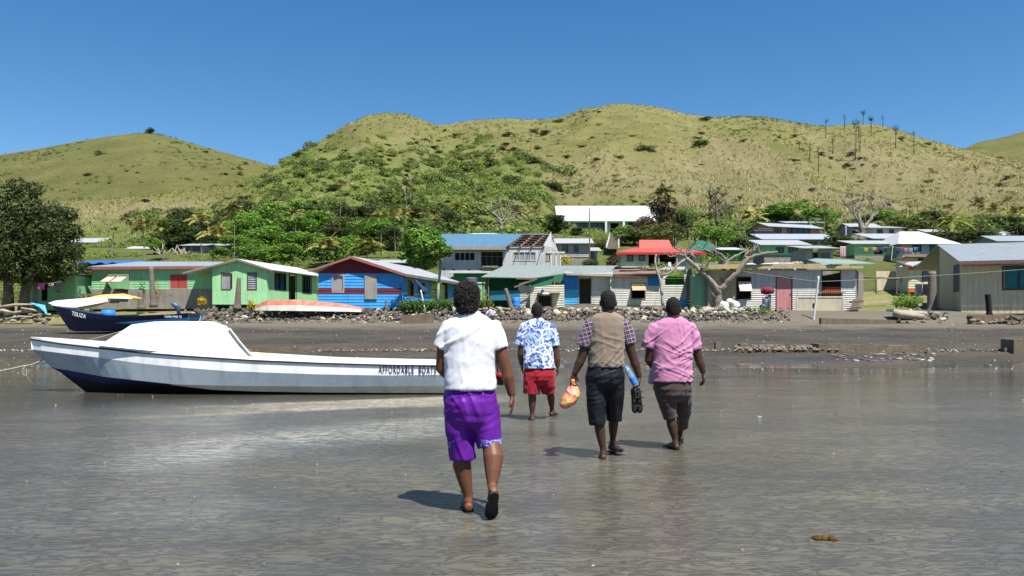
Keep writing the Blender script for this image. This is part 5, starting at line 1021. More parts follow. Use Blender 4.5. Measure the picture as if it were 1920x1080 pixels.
for px in (860, 882, 903, 925, 947, 970, 992, 1014): mb = MB(); mb.tube([f.pt(f.u(px), f.z(px, 470), .04), f.pt(f.u(px)+.05, zt-.1, .65)], .035, 5); mb.build('eave_bracket', FRG, r_)
rz = P(900, 438.5, 73.5).z; E0 = f.pt(-.5, zt-.02, .7); 
roof(r_, [[E0, f.pt(f.u(950), zt-.02, .7), f.pt(f.u(984)*1.0, rz, -3.5), f.pt(0, rz, -3.5)], [f.pt(0, rz, -3.5), f.pt(f.W, rz, -3.5), f.pt(f.W, zt, -7.4), f.pt(0, zt, -7.4)]], BLUER)
mb = MB(); mb.slab([E0+V((0, -.02, 0)), f.pt(f.u(949), zt-.02, .72), f.pt(f.u(949), zt-.32, .72), E0+V((0, -.02, -.3))], .03, V((0, 1, 0))); mb.build('fascia', FRG, r_)
for px in (952, 973, 995, 1017): mb = MB(); mb.slab([f.pt(f.u(px), zt, .2), f.pt(f.u(px)+.14, zt, .2), f.pt(f.u(px)+1.55, rz, -3.5), f.pt(f.u(px)+1.41, rz, -3.5)], .16); mb.build('rafter', TIMB, r_); mb = MB(); mb.tube([f.pt(f.u(px)+.9, zt, -2.3), f.pt(f.u(px)+.9, zt+1.05, -2.3)], .05, 5); mb.build('strut', TIMB, r_)
for k in range(6): mb = MB(); q = k/6; mb.tube([f.pt(f.u(952)+1.4*q, zt+(rz-zt)*q+.07, -3.6*q+.1), f.pt(f.u(1020)+1.4*q, zt+(rz-zt)*q+.07, -3.6*q+.1)], .04, 4); mb.build('purlin', FRW, r_)
mb = MB(); mb.add([f.pt(f.W, zt, .0), g.pt(g.W, zt, 0), f.pt(f.W+.2, rz, -3.5)], [(0, 1, 2)]); mb.add([f.pt(f.u(1017), zt, -.01), f.pt(f.W, zt, 0), f.pt(f.u(1034), zt+1.45, -.3)], [(0, 1, 2)]); mb.build('gable', CONCL, r_)
mb = MB(); f.fbox(mb, f.u(905), f.u(934), f.z(920, 503), f.z(920, 500), .0, 1.0); mb.build('balcony_slab', CONC, r_)
# porch frame right of the hall
for px in (1033, 1042, 1050): mb = MB(); c = P(px, 500, 68); mb.tube([V((c.x, c.y, 4.5)), V((c.x, c.y, P(px, 474, 68).z))], .09, 6); tag(mb.build('porch_post', M('white_post', (.62, .58, .5), rough=.8), None, loc=V((c.x, c.y, 4.5))), 'pale post of the unfinished porch beside the concrete hall', 'post', 'pale posts of the unfinished porch')
mb = MB(); mb.box(P(1042, 473.5, 68), (1.6, .25, .14)); tag(mb.build('porch_beam', MC['white_post'], None, loc=P(1042, 473.5, 68)), 'pale beam across the unfinished porch posts beside the hall', 'beam')
r_, f = cottage('small white roofed hut showing just above the blue roof of the hall', 100, 868, 945, 441, 452, 437, WHT, ROOFW, 'hip', dep=5)
# school with white roof
r_, f = cottage('long white roofed school building with green trim on the terrace above the village', 150, 1053, 1222, 415, 440, 386, WHT, corrmat('bright_white_roof', (.86, .87, .87), 0), 'side', wins=[(1056, 417, 1072, 431, 1), (1082, 419, 1102, 431, 2), (1106, 419, 1120, 431, 1), (1121, 419, 1134, 431, 1), (1178, 417, 1196, 429, 2)], doors=[(1145, 419, 1159, 437)], dep=9, oh=1.0, fascia=M('green_trim', (.03, .22, .12), rough=.6), name='school')
for px in (1135, 1168): mb = MB(); f.fbox(mb, f.u(px)-.2, f.u(px)+.2, f.z(px, 440), f.z(px, 415), .4, 1.2); mb.build('buttress', WHT, r_)
# red roof house
f0 = Face((1163, 84), (1313, 84)); r_, f = cottage('pale grey green house with a coral red stepped roof', 84, 1163, 1313, 473, 501, 462, PALEG, REDR, 'hip', wins=[(1177, 477, 1186, 489, 0), (1199, 479, 1208, 488, 0), (1285, 478, 1296, 488, 0)], doors=[(1217, 478, 1228, 501), (1234, 478, 1266, 501)], dep=8, oh=.55, hipk=.32, fascia=M('red_trim', (.45, .03, .03), rough=.6))
zr = P(1230, 450.5, 88).z; za = P(1230, 464, 86).z; mb = MB(); a, b = f.pt(f.u(1205), za-.3, -2.2), f.pt(f.u(1270), za-.3, -2.2); c, d_ = f.pt(f.u(1209), zr, -3.6), f.pt(f.u(1267), zr, -3.6)
mb.slab([a, b, d_, c], .05); mb.slab([c, d_, b+V((0, 4, 0)), a+V((0, 4, 0))], .05); mb.add([a, c, a+V((0, 4, 0))], [(0, 1, 2)]); mb.add([b, d_, b+V((0, 4, 0))], [(0, 1, 2)]); mb.build('upper_roof', REDR, r_)
for px in (1234, 1268): mb = MB(); q = f.pt(f.u(px), 0, .35); mb.tube([V((q.x, q.y, f.z(px, 501))), V((q.x, q.y, f.z(px, 474)))], .07, 6); mb.build('porch_post', PALEG, r_)
mb = MB(); f.fbox(mb, 0, f.u(1217), f.z(1190, 502), f.z(1190, 499.5), 0, .3); mb.build('deck', M('pale_trim', (0, 0, 0)), r_)
cottage('grey boarded house with two dark windows, between the hall and the power pole', 88, 1049, 1105, 456, 482, 447, GREYW, ROOFG, 'side', wins=[(1056, 461, 1064, 472, 0), (1077, 461, 1083, 472, 0)], dep=5, prof='lap')
cottage('little blue and grey shed on the grass slope beside the power pole', 90, 1105, 1120, 470, 483, 464, PALEB, ROOFG, 'shed', wins=[(1109, 473, 1113, 482, 0)], dep=3, name='shed')
cottage('dark green roofed house behind the white barked tree, beside the red roofed house', 95, 1300, 1352, 470, 484, 451, DGREEN, GRNR, 'hip', dep=7, hipk=.4)
cottage('green walled house with a white verge, beside the dark green roofed house', 92, 1357, 1393, 468, 486, 464, DGREEN, ROOFW, 'shed', doors=[(1358, 470, 1365, 486)], dep=5)
cottage('low green house behind the parked car, with a grey lean-to', 84, 1432, 1512, 459, 478, 450, GREENL, ROOFG, 'shed', wins=[(1456, 465, 1468, 473, 1), (1480, 465, 1495, 473, 1)], dep=4)
cottage('two storey salmon pink house under a pale roof on the terrace', 128, 1442, 1537, 426.5, 442, 420, SALM, corrmat('pale_blue_roof', (.50, .55, .62), .03), 'side', wins=[(1452, 429, 1464, 437, 1), (1476, 429, 1484, 437, 0), (1486, 429, 1518, 437, 2)], dep=5, d1=131)
cottage('house with a wide pale blue veranda roof below the salmon coloured house', 112, 1436, 1560, 449, 466, 438.5, GREYW, MC['pale_blue_roof'], 'shed', wins=[(1500, 454, 1530, 462, 2)], dep=5, oh=.8)
cottage('dark flat roofed store behind the salmon coloured house', 140, 1478, 1542, 418, 430, 415, GREYW, ROOFG, 'shed', dep=4)
cottage('grey block hut with a dark doorway behind the long grey shack', 70, 1512, 1562, 465, 487, 461, GREYW, ROOFG, 'shed', wins=[(1537, 474, 1555, 484, 1)], doors=[(1524, 465, 1534, 483)], dep=4, name='hut', fr=FRG)
cottage('white house with a flat dark roof edge beside the big bare tree', 120, 1636, 1692, 427, 444, 424.5, WHT, ROOFG, 'shed', wins=[(1645, 431, 1654, 441, 1), (1668, 431, 1675, 437, 0)], dep=5)
cottage('weathered grey house behind the big bare tree', 128, 1596, 1646, 425, 440, 419, GREYW, ROOFG, 'side', wins=[(1600, 429, 1610, 436, 0)], dep=5)
cottage('teal walled house with a low grey roof beside the white hip roofed house', 100, 1640, 1712, 447, 470, 438, M('teal_wall', (.07, .25, .27), rough=.8), ROOFG, 'shed', doors=[(1642, 455, 1650, 468)], dep=5)
cottage('light blue house with a broad white hip roof', 90, 1690, 1786, 457.5, 482, 434, PALEB, ROOFW, 'hip', wins=[(1712, 459, 1726, 471, 1), (1744, 460, 1752, 475, 0)], dep=8, oh=.7, hipk=.3, pane=CURT)
cottage('long low shed with a washing line in front, below the teal walled house', 92, 1602, 1672, 457, 478, 451, GREENW, ROOFG, 'shed', doors=[(1640, 463, 1654, 477)], dep=4, name='shed')
cottage('grey roofed house showing above the tan house, with white fence boards', 100, 1872, 1990, 452, 470, 442, GREYW, ROOFT, 'side', wins=[(1880, 455, 1890, 463, 1)], dep=6)
cottage('small pale roofed house high between the palms above the tan house', 135, 1860, 1898, 441, 450, 434, GREYW, ROOFG, 'side', dep=5)
cottage('hut with a dull roof half hidden by the dark bushes above the white hip roof', 125, 1738, 1792, 435, 446, 430, GREYW, ROOFG, 'side', dep=5, name='hut')
cottage('white hill house with a dark gable end and three dark windows, beyond the mango tree', 140, 136, 188, 454.5, 476, 446.5, WHT, ROOFG, 'side', wins=[(147, 458, 152, 467, 0), (174, 458, 181, 467, 0)], doors=[(163, 457, 167, 474)], dep=5)
cottage('small pale blue hut on the slope beside the yellowing palms', 130, 241, 278, 466, 486, 462, PALEB, ROOFW, 'side', wins=[(250, 471, 257, 478, 0)], dep=4, name='hut')
cottage('grey stilted house with an open white verandah, up behind the green gable house', 112, 342, 382, 460, 478, 457, GREYW, ROOFG, 'shed', wins=[(350, 463, 357, 470, 0), (362, 463, 378, 470, 2)], dep=4, found=True)
cottage('lilac grey house partly hidden by trees behind the green gable house', 115, 392, 430, 460, 482, 457, M('lilac_wall', (.36, .32, .42), rough=.8), ROOFG, 'shed', wins=[(396, 465, 404, 474, 1), (414, 465, 422, 474, 0)], dep=4)
cottage('dark green boarded house behind the hedge, below the concrete hall', 60, 850, 930, 511, 552, 508.5, DGREEN, ROOFG, 'shed', dep=4, found=False)
cottage('light green yard wall behind the hedge', 57, 866, 908, 530, 566, 529, GREENW, FRG, 'shed', dep=.5, oh=.05, found=False, name='outhouse')
cottage('brown hut with a zinc roof just behind the ridge of the blue house', 66, 716, 790, 492, 515, 487, FRD, ROOFG, 'side', dep=4, name='hut', found=False)
tank(884, 520, 545, 55, 22, 'dark grey water tank by the light green yard wall', M('tank_grey', (.10, .12, .14), rough=.6))
drum(968, 558, 580, 47.5, 15, 'blue plastic wash drum beside the leaning palm stump', BLUEP)
mb = MB(); c = P(729, 485, 63); mb.box(c, (.62, .6, 1.3)); tag(mb.build('chimney', CONC, None, loc=c-V((0, 0, .6))), 'plain grey block chimney stub behind the blue house roof', 'chimney') if False else None
# steps with white and yellow kerbs up to the school
b0, b1 = P(1148, 467, 100), P(1151, 443, 140); gz = lambda x, y: Gz(x, y)
mb = MB(); k1 = MB(); k2 = MB(); n = 40
for i in range(n):
    q = i/n; c = b0.lerp(b1, q); c.z = max(gz(c.x, c.y), c.z)+.12; mb.box(c, (1.3, 1.15, .3)); 
    for s_, kk in ((-1, k1), (1, k2)): kk.box(c+V((s_*.78, 0, .2)), (.16, 1.04, .4))
r_ = empty('stairway', b0, 'concrete stairway with white painted kerbs climbing to the school', 'stairway'); mb.build('tread', TIMB, r_); k1.build('kerb', WHT, r_); k2.build('kerb', WHT, r_)
# ------------------------------------------------------------------ rocks
def rockmesh(seed, mat, sub=2, j=.38):
    import bmesh
    bm = bmesh.new(); bmesh.ops.create_icosphere(bm, subdivisions=sub, radius=.5); rnd = random.Random(seed)
    pl = [(V((rnd.gauss(0, 1), rnd.gauss(0, 1), rnd.gauss(0, 1))).normalized(), rnd.uniform(.26, .46)) for _ in range(9)]
    for v in bm.verts:
        for n, dd in pl:
            k = v.co.dot(n)-dd
            if k > 0: v.co -= n*k*.92
        v.co *= 1+.18*noise.noise(v.co*3+V((seed, 0, 0)))
    me = bpy.data.meshes.new('rock'); bm.to_mesh(me); bm.free(); me.materials.append(mat); return me
BAS = M('basalt', (.115, .10, .088), (.055, .048, .044), 2.5, .95, .8, dist=.05); BAS2 = M('brown_basalt', (.20, .165, .125), (.11, .09, .07), 2.5, .95, .8, dist=.05); COR = M('coral_stone', (.46, .42, .34), (.28, .25, .20), 3, .95, .8, dist=.04)
RK = [[rockmesh(i, BAS) for i in range(4)], [rockmesh(i+4, BAS2) for i in range(4)], [rockmesh(i+8, COR) for i in range(4)]]
RLAB = [('dark basalt boulder in the tumbled seawall below the houses', 'dark boulders of the tumbled seawall'), ('brown boulder in the tumbled seawall below the houses', 'brown boulders of the tumbled seawall'), ('pale coral stone in the tumbled seawall below the houses', 'pale stones of the tumbled seawall')]
def shore(x): return 43+SH(x)
rnd = random.Random(11); nrock = 0; extra = []
def rock_at(x, y, z, s, kind, individual=True, lab=None):
    global nrock
    me = RK[kind][rnd.randrange(4)]; sc = (s*rnd.uniform(.9, 1.5), s*rnd.uniform(.7, 1.2), s*rnd.uniform(.6, .95)); rot = (rnd.uniform(-.5, .5), rnd.uniform(-.5, .5), rnd.uniform(0, 6.28))
    if individual:
        o = meobj('boulder', me, (x, y, z)); o.scale = sc; o.rotation_euler = rot; L = lab or RLAB[kind]; tag(o, L[0], 'boulder', L[1]); nrock += 1
    else: extra.append((me, (x, y, z), sc, rot))
def kindat(px, lvl):
    pale = .05+.38*(lvl > .55)*(850 < px < 1400)+.3*(1290 < px < 1420)*(lvl > .6)+.12*(640 < px < 900); r = rnd.random()
    return 2 if r < pale else (1 if r < pale+.35 else 0)
for lvl in range(5):
    px = 352+rnd.uniform(0, 8)
    while px < 1490:
        d = shore((px-CX)/F*43); hgt = 1.0 if px < 1420 else .45; l = lvl/4.0
        s = rnd.uniform(.30, .52)*(1 if px < 1400 else .7); x = (px-CX)/F*d; y = d-.4+l*1.35+rnd.uniform(-.1, .1); z = 1.62+l*.78*hgt+rnd.uniform(-.05, .05)
        if not (745 < px < 800 and lvl > 2): rock_at(x, y, z, s, kindat(px, l), rnd.random() < .62)
        px += s*1.05*F/d
        if px > 1430 and lvl > 2: break
for (x0, x1, dd, nn, h, lab) in ((1672, 1775, 41.5, 42, .75, 'rubble stone heaped at the foot of the palm stump'), (0, 100, 46.8, 30, .45, 'flat stone among the driftwood at the mango tree'), (1818, 1925, 39.6, 26, .55, 'stone of the low wall in front of the tan house')):
    for i in range(nn):
        px = rnd.uniform(x0, x1); q = 1-abs(px-(x0+x1)/2)/((x1-x0)/2)*.7; l = rnd.random()*h*(q if nn > 40 else 1); d = dd+l*1.2+rnd.uniform(-.4, .4); x = (px-CX)/F*d
        rock_at(x, d, Gz(x, d)+l*.7, rnd.uniform(.18, .34), rnd.choice([0, 0, 1, 1, 1, 2]), True if nrock < 292 else False, (lab, lab.replace('stone', 'stones', 1)))
# backing mass plus pebbles and broken coral: one uncountable heap
def scatter_rocks(name, items, label, cat):
    allv, allf, mats, mi = [], [], [BAS, BAS2, COR], []
    from mathutils import Euler
    for me, loc, sc, rot in items:
        M3 = np.array(Euler(rot).to_matrix()); co = np.empty(len(me.vertices)*3); me.vertices.foreach_get('co', co); co = (co.reshape(-1, 3)*np.array(sc))@M3.T+np.array(loc); b = len(allv) and sum(len(a) for a in allv); allv.append(co)
        fs = np.empty(len(me.polygons)*3, dtype=np.int64); me.polygons.foreach_get('vertices', fs); allf.append(fs.reshape(-1, 3)+b); mi += [mats.index(me.materials[0])]*len(me.polygons)
    m = arrmesh(name, np.concatenate(allv), np.concatenate(allf), BAS); m.materials.append(BAS2); m.materials.append(COR); m.polygons.foreach_set('material_index', mi); m.update()
    return tag(meobj(name, m), label, cat, None, 'stuff')
SM = [[rockmesh(20+i+4*k, [BAS, BAS2, COR][k], 1) for i in range(4)] for k in range(3)]
for i in range(1500):
    px = rnd.uniform(340, 1480); d = shore((px-CX)/F*43)+rnd.triangular(-1.1, 1.2, -.3); x = (px-CX)/F*d; k = rnd.random(); l = max(0, min(1, (d-42.6-SH(x))/1.3)); s = rnd.uniform(.07, .2); extra.append((SM[kindat(px, l)][rnd.randrange(4)], (x, d, Gz(x, d)+(l*.25+.05 if l > 0 else 0)), (s*1.3, s, s*.8), (rnd.random(), rnd.random(), rnd.random()*6)))
scatter_rocks('rubble', extra, 'small stones, pebbles and broken coral packed among the seawall boulders', 'rubble')
# low line of broken kerb and pebbles half way down the beach
it = []
for i in range(1500):
    px = rnd.uniform(-30, 1960); d0 = beach_d(px, 657); d = d0+rnd.gauss(0, .16)-.1; x = (px-CX)/F*d; s = rnd.uniform(.05, .13); k = rnd.choice([0, 1, 1, 2]) if not (1380 < px < 1570) else 1; it.append((SM[k][rnd.randrange(4)], (x, d, Gz(x, d)+.02), (s*1.5, s, s*.7), (rnd.random(), rnd.random(), rnd.random()*6)))
for i in range(900):
    px = rnd.uniform(-30, 1960); d = rnd.uniform(25, 42); x = (px-CX)/F*d; s = rnd.uniform(.02, .07); it.append((SM[rnd.choice([0, 2, 2])][rnd.randrange(4)], (x, d, Gz(x, d)+.01), (s*1.6, s, s*.6), (rnd.random(), rnd.random(), rnd.random()*6)))
for i in range(420):
    d = 3.2+22*rnd.random()**.8; px = rnd.uniform(0, 1920); x = (px-CX)/F*d; s = rnd.uniform(.006, .022)*(1 if d < 12 else 1.6); it.append((SM[rnd.choice([0, 0, 1, 2])][rnd.randrange(4)], (x, d, .002), (s*2, s, s*.6), (0, 0, rnd.random()*6)))
for i in range(260):
    px = rnd.uniform(1380, 1570); d = beach_d(px, 661)+rnd.uniform(-.1, .9); x = (px-CX)/F*d; s = rnd.uniform(.08, .18); it.append((SM[1][rnd.randrange(4)], (x, d, Gz(x, d)+.1), (s*1.4, s, s*.8), (rnd.random(), rnd.random(), rnd.random()*6)))
for i in range(80):
    px = rnd.uniform(1560, 1760); d = beach_d(px, 670)+rnd.uniform(-.8, .8); x = (px-CX)/F*d; s = rnd.uniform(.08, .26); it.append((SM[rnd.choice([1, 1, 0, 1, 2])][rnd.randrange(4)], (x, d, Gz(x, d)+.0), (s*1.8, s, s*.5), (rnd.random()*.3, 0, rnd.random()*6)))
scatter_rocks('beach_pebbles', it, 'pebbles, shell grit and gravel scattered over the beach and mud', 'pebbles')
BRK = M('weathered_footing', (.19, .15, .10), (.10, .075, .05), 2.5, .95, .7, dist=.05)
def footing(label, x0, x1, rt0, rt1, rb, d, th=.25, name='concrete_footing'):
    d = beach_d((x0+x1)/2, rb) if d < 38 else d
    mb = MB(); n = max(2, int((x1-x0)/14)); 
    for i in range(n):
        a, b = i/n, (i+1)/n; pa, pb = P(x0+(x1-x0)*a, rt0+(rt1-rt0)*a+rnd.uniform(-.5, .5), d), P(x0+(x1-x0)*b, rt0+(rt1-rt0)*b+rnd.uniform(-.5, .5), d); zb = P(x0, rb, d).z-.3
        q = [V((pa.x, d, zb)), V((pb.x, d, zb)), pb, pa]; w = V((0, th, 0)); mb.add(q+[v+w for v in q], [(0, 1, 2, 3), (5, 4, 7, 6), (3, 2, 6, 7), (1, 5, 6, 2), (4, 0, 3, 7)])
    return tag(mb.build(name, BRK, None, loc=P((x0+x1)/2, rb, d)), label, 'footing')
footing('raised block of old concrete footing with a squared top, beside the brown gravel heap', 1535, 1738, 644.5, 649, 661, 30.7, .9)
footing('low broken concrete footing behind the brown gravel heap', 1425, 1524, 647, 647, 655, 31.2, .6)
footing('long low concrete kerb running on towards the mangled block', 1738, 1898, 659.5, 660.5, 663, 30.9, .2)
footing('long low concrete kerb in front of the man in pink', 1306, 1390, 656, 656.5, 658, 31, .2)
footing('thin concrete kerb line behind the white boat', 470, 1100, 650.5, 655, 656.5, 32, .15)
footing('short concrete stump standing on the kerb line', 1342, 1352, 641, 640.5, 656, 31, .25, 'concrete_stump'); footing('squat crumbling concrete stub beside the brown gravel heap', 1388, 1403, 645, 644, 656, 31, .35, 'concrete_stump'); footing('mossy concrete block at the end of the kerb line', 1901, 1932, 636, 636, 664, 30.5, .8, 'concrete_block'); footing('small dark block standing before the mossy concrete block', 1884, 1894, 652, 652, 662, 30.6, .2, 'concrete_stump')
footing('concrete slab edge at the foot of the seawall below the blue house', 752, 812, 592, 588, 607, 42.6, .5, 'concrete_slab'); footing('low timber edged bank in front of the grey shack', 1540, 1680, 596.5, 600, 605, 40.6, .3, 'bank_edge'); footing('block retaining wall in front of the tan house', 1822, 1960, 590, 590, 611, 40.2, .4, 'retaining_wall')
# ------------------------------------------------------------------ trees
rng = np.random.default_rng(5)
def leafmesh(name, blobs, n, size, mat, shell=(.72, 1.05), asp=.5, up=.35, droop=0):
    blobs = np.array(blobs, dtype=float); w = (blobs[:, 3]*blobs[:, 4]+blobs[:, 4]*blobs[:, 5]+blobs[:, 3]*blobs[:, 5]); idx = rng.choice(len(blobs), n, p=w/w.sum()); b = blobs[idx]
    v = rng.normal(size=(n, 3)); v /= np.linalg.norm(v, axis=1)[:, None]; r = rng.uniform(shell[0], shell[1], n)[:, None]; c = b[:, :3]+v*b[:, 3:]*r
    nn = v+np.array([0, 0, up])+rng.normal(size=(n, 3))*.55; nn /= np.linalg.norm(nn, axis=1)[:, None]; t_ = rng.normal(size=(n, 3)); t_[:, 2] -= droop; t_ -= nn*(t_*nn).sum(1)[:, None]; t_ /= np.linalg.norm(t_, axis=1)[:, None]; s_ = np.cross(nn, t_)
    sz = size*rng.uniform(.6, 1.4, n)[:, None]; V_ = np.stack([c-t_*sz, c+s_*sz*asp, c+t_*sz, c-s_*sz*asp], 1).reshape(-1, 3); return arrmesh(name, V_, np.arange(n*4).reshape(n, 4), mat)
LG = leafmat('bright_leaves', (.11, .22, .028), (.05, .12, .016), (.22, .34, .05)); LD = leafmat('dark_leaves', (.04, .065, .016), (.018, .032, .010), (.10, .13, .035)); LO = leafmat('olive_leaves', (.095, .115, .030), (.05, .065, .02), (.19, .20, .06)); LM = leafmat('mango_leaves', (.026, .047, .012), (.011, .021, .006), (.12, .135, .035), trans=.10); LP = leafmat('palm_fronds', (.21, .24, .05), (.13, .15, .035), (.38, .36, .11), trans=.35); LY = leafmat('yellow_fronds', (.30, .28, .08), (.16, .16, .045), (.42, .37, .13), trans=.3); LH = leafmat('hedge_leaves', (.055, .12, .02), (.03, .07, .012), (.13, .22, .04)); LB = leafmat('russet_leaves', (.075, .045, .022), (.035, .03, .015), (.16, .09, .05))
BARK = M('bark', (.16, .125, .09), (.075, .06, .045), 4, .95, .8, stretch=(1, 1, .3), dist=.04); PBARK = M('pale_bark', (.40, .36, .29), (.27, .24, .19), 3, .9, .5, stretch=(1, 1, .4), dist=.03); GREYBK = M('dead_wood', (.27, .235, .19), (.13, .11, .09), 5, .9, .7, stretch=(1, 1, .5), dist=.03)
def blobs_for(seed, n=16):
    r = random.Random(seed); out = []
    for i in range(n):
        a = r.uniform(0, 6.28); q = r.random()**.6; h = r.uniform(.22, .88); w = 1-abs(h-.55)*1.1; rr = r.uniform(.13, .24); out.append((math.cos(a)*q*.36*w, math.sin(a)*q*.36*w, h*.95, rr, rr, rr*.8))
    return out
def limbs(mb, h, seed, r0=.04, n=7):
    r = random.Random(seed); mb.tube([(0, 0, -.15), (.01, 0, .2), (r.uniform(-.03, .03), 0, .45), (0, 0, .7)], [r0, r0*.8, r0*.6, r0*.25], 8)
    for i in range(n):
        a = 6.28*i/n+r.uniform(-.4, .4); z = r.uniform(.18, .45); q = r.uniform(.18, .34); mb.tube([(0, 0, z), (math.cos(a)*q*.5, math.sin(a)*q*.5, z+.14), (math.cos(a)*q, math.sin(a)*q, z+r.uniform(.22, .38))], [r0*.5, r0*.32, r0*.12], 6)
TPL = {}
def tmpl(key, mat, seed, n=3400, size=.030, **kw):
    bl = blobs_for(seed, kw.pop('nb', 16)); me = leafmesh('crown', bl, n, size, mat, **kw); mb = MB(); limbs(mb, 1, seed); o = mb.build('tmp', BARK, None, True, loc=(0, 0, 0)); tm = o.data; tm.name = 'trunk'; bpy.data.objects.remove(o); TPL.setdefault(key, []).append((me, tm))
LD2 = leafmat('shrub_leaves', (.055, .085, .022), (.028, .045, .013), (.11, .14, .04))
for k in range(3): tmpl('g', LG, 10+k)
for k in range(2): tmpl('d', LD, 20+k)
for k in range(2): tmpl('o', LO, 30+k)
tmpl('b', LB, 40, n=1700)
for k in range(2): tmpl('s', LO, 50+k, n=900, size=.04, nb=7)
for k in range(2): tmpl('S', LD2, 60+k, n=900, size=.04, nb=7)
tmpl('G', LG, 70, n=900, size=.04, nb=7)
def tree(px, top, d, wpx, kind, label, base=None, grp=None, name='tree', low=None, cat='tree'):
    wpx *= 1.45 if cat == 'tree' and d > 60 and kind in 'gdob' else 1; top -= 6 if cat == 'tree' and d > 60 and kind == 'g' else 0; x = (px-CX)/F*d; zb = Gz(x, d) if base is None else CZ+(HR-base)/F*d; H_ = CZ+(HR-top)/F*d-zb; W_ = wpx*d/F/.95; H_ = max(H_, .5)
    me, tm = random.choice(TPL[kind]); r_ = empty(name, (x, d, zb), label, cat, grp); rz = U(0, 6.28)
    c = meobj('crown', me, (0, 0, 0), r_); tr = meobj('trunk', tm, (0, 0, 0), r_)
    for o in (c, tr): o.scale = (W_, W_, H_); o.rotation_euler = (0, 0, rz)
    if low is not None: c.location.z = -low*H_
    return r_
# palms
def palm_mesh(mat, seed, nf=15, L=1.0, ragged=.2, nl=22, lift=.5, wid=.16):
    r = random.Random(seed); V_ = []; Q_ = []
    for i in range(nf):
        a = 6.283*i/nf+r.uniform(-.2, .2); el = r.uniform(-.1, 1.25)*lift+.30; ll = L*r.uniform(.75, 1.05); sag = r.uniform(.45, .95); pts = []
        for k in range(nl+1):
            t_ = k/nl; q = t_*ll; pts.append(V((math.cos(a)*q*math.cos(el)*(1-.12*t_), math.sin(a)*q*math.cos(el)*(1-.12*t_), q*math.sin(el)-sag*ll*t_*t_*.75)))
        sd = V((-math.sin(a), math.cos(a), 0))
        for k in range(nl):
            b = len(V_); V_ += [pts[k]-sd*.008, pts[k]+sd*.008, pts[k+1]+sd*.008, pts[k+1]-sd*.008]; Q_.append((b, b+1, b+2, b+3))
            if k < 3 or r.random() < ragged: continue
            w = wid*math.sin(min(1, (k/nl)*1.15+.12)*3.0)**.5*r.uniform(.8, 1.15) if k < nl-1 else wid*.3; tdir = (pts[k+1]-pts[k]).normalized()
            for s_ in (-1, 1):
                o_ = pts[k]; e = o_+sd*s_*w+tdir*w*.7-V((0, 0, w*r.uniform(.25, .7))); b = len(V_); V_ += [o_, o_+tdir*.055, e+tdir*.03, e]; Q_.append((b, b+1, b+2, b+3))
    return arrmesh('fronds', [tuple(v) for v in V_], Q_, mat)
def trunk_mesh(bend, mat):
    mb = MB(); pts = [(bend*(t_**1.6), bend*.3*t_, t_) for t_ in [k/9 for k in range(10)]]; pts[0] = (0, 0, -.1); mb.tube(pts, [.034-.014*k/9+(.001 if k % 2 else 0) for k in range(10)], 8); o = mb.build('tmp', mat, None, True, loc=(0, 0, 0)); m = o.data; m.name = 'trunk'; bpy.data.objects.remove(o); return m
LR_ = leafmat('ragged_fronds', (.20, .18, .06), (.11, .10, .035), (.34, .29, .12))
PM = {'p': [palm_mesh(LP, 1, 20, ragged=.05), palm_mesh(LP, 2, 18, ragged=.1), palm_mesh(LP, 3, 21, lift=.9, ragged=.05)], 'y': [palm_mesh(LY, 4, 17, ragged=.1, lift=.8), palm_mesh(LY, 5, 15, ragged=.2, lift=.7)], 'r': [palm_mesh(LR_, 6, 14, ragged=.3, lift=.8), palm_mesh(LR_, 7, 12, ragged=.35, lift=1.1)]}
PTR = M('palm_bark', (.24, .205, .155), (.13, .11, .085), 5, .95, .6, stretch=(1, 1, 6))
TM = [trunk_mesh(b, PTR) for b in (-.12, .02, .14)]
def palm(px, rc, d, wpx, kind, label, base=None, grp=None):
    """rc: row of the crown's heart"""
    wpx *= 1.9; d *= (.72 if px < 800 else .86) if d > 95 else 1; x = (px-CX)/F*d; zb = Gz(x, d) if base is None else CZ+(HR-base)/F*d; zc = CZ+(HR-rc)/F*d; h = max(1.2, zc-zb); r_ = empty('palm_tree', (x, d, zb), label, 'palm', grp); i = random.randrange(3)
    tr = meobj('trunk', TM[i], (0, 0, 0), r_); w = min(1.3, .30*7/h) ; tr.scale = (h*w*.9, h*w*.9, h); bx = (-.12, .02, .14)[i]*h*w*.9; tr.location.x = -bx
    c = meobj('fronds', random.choice(PM[kind]), (0, bx*.3, h), r_); L_ = wpx*d/F/2; c.scale = (L_, L_, L_); c.rotation_euler = (0, 0, U(0, 6.28)); return r_
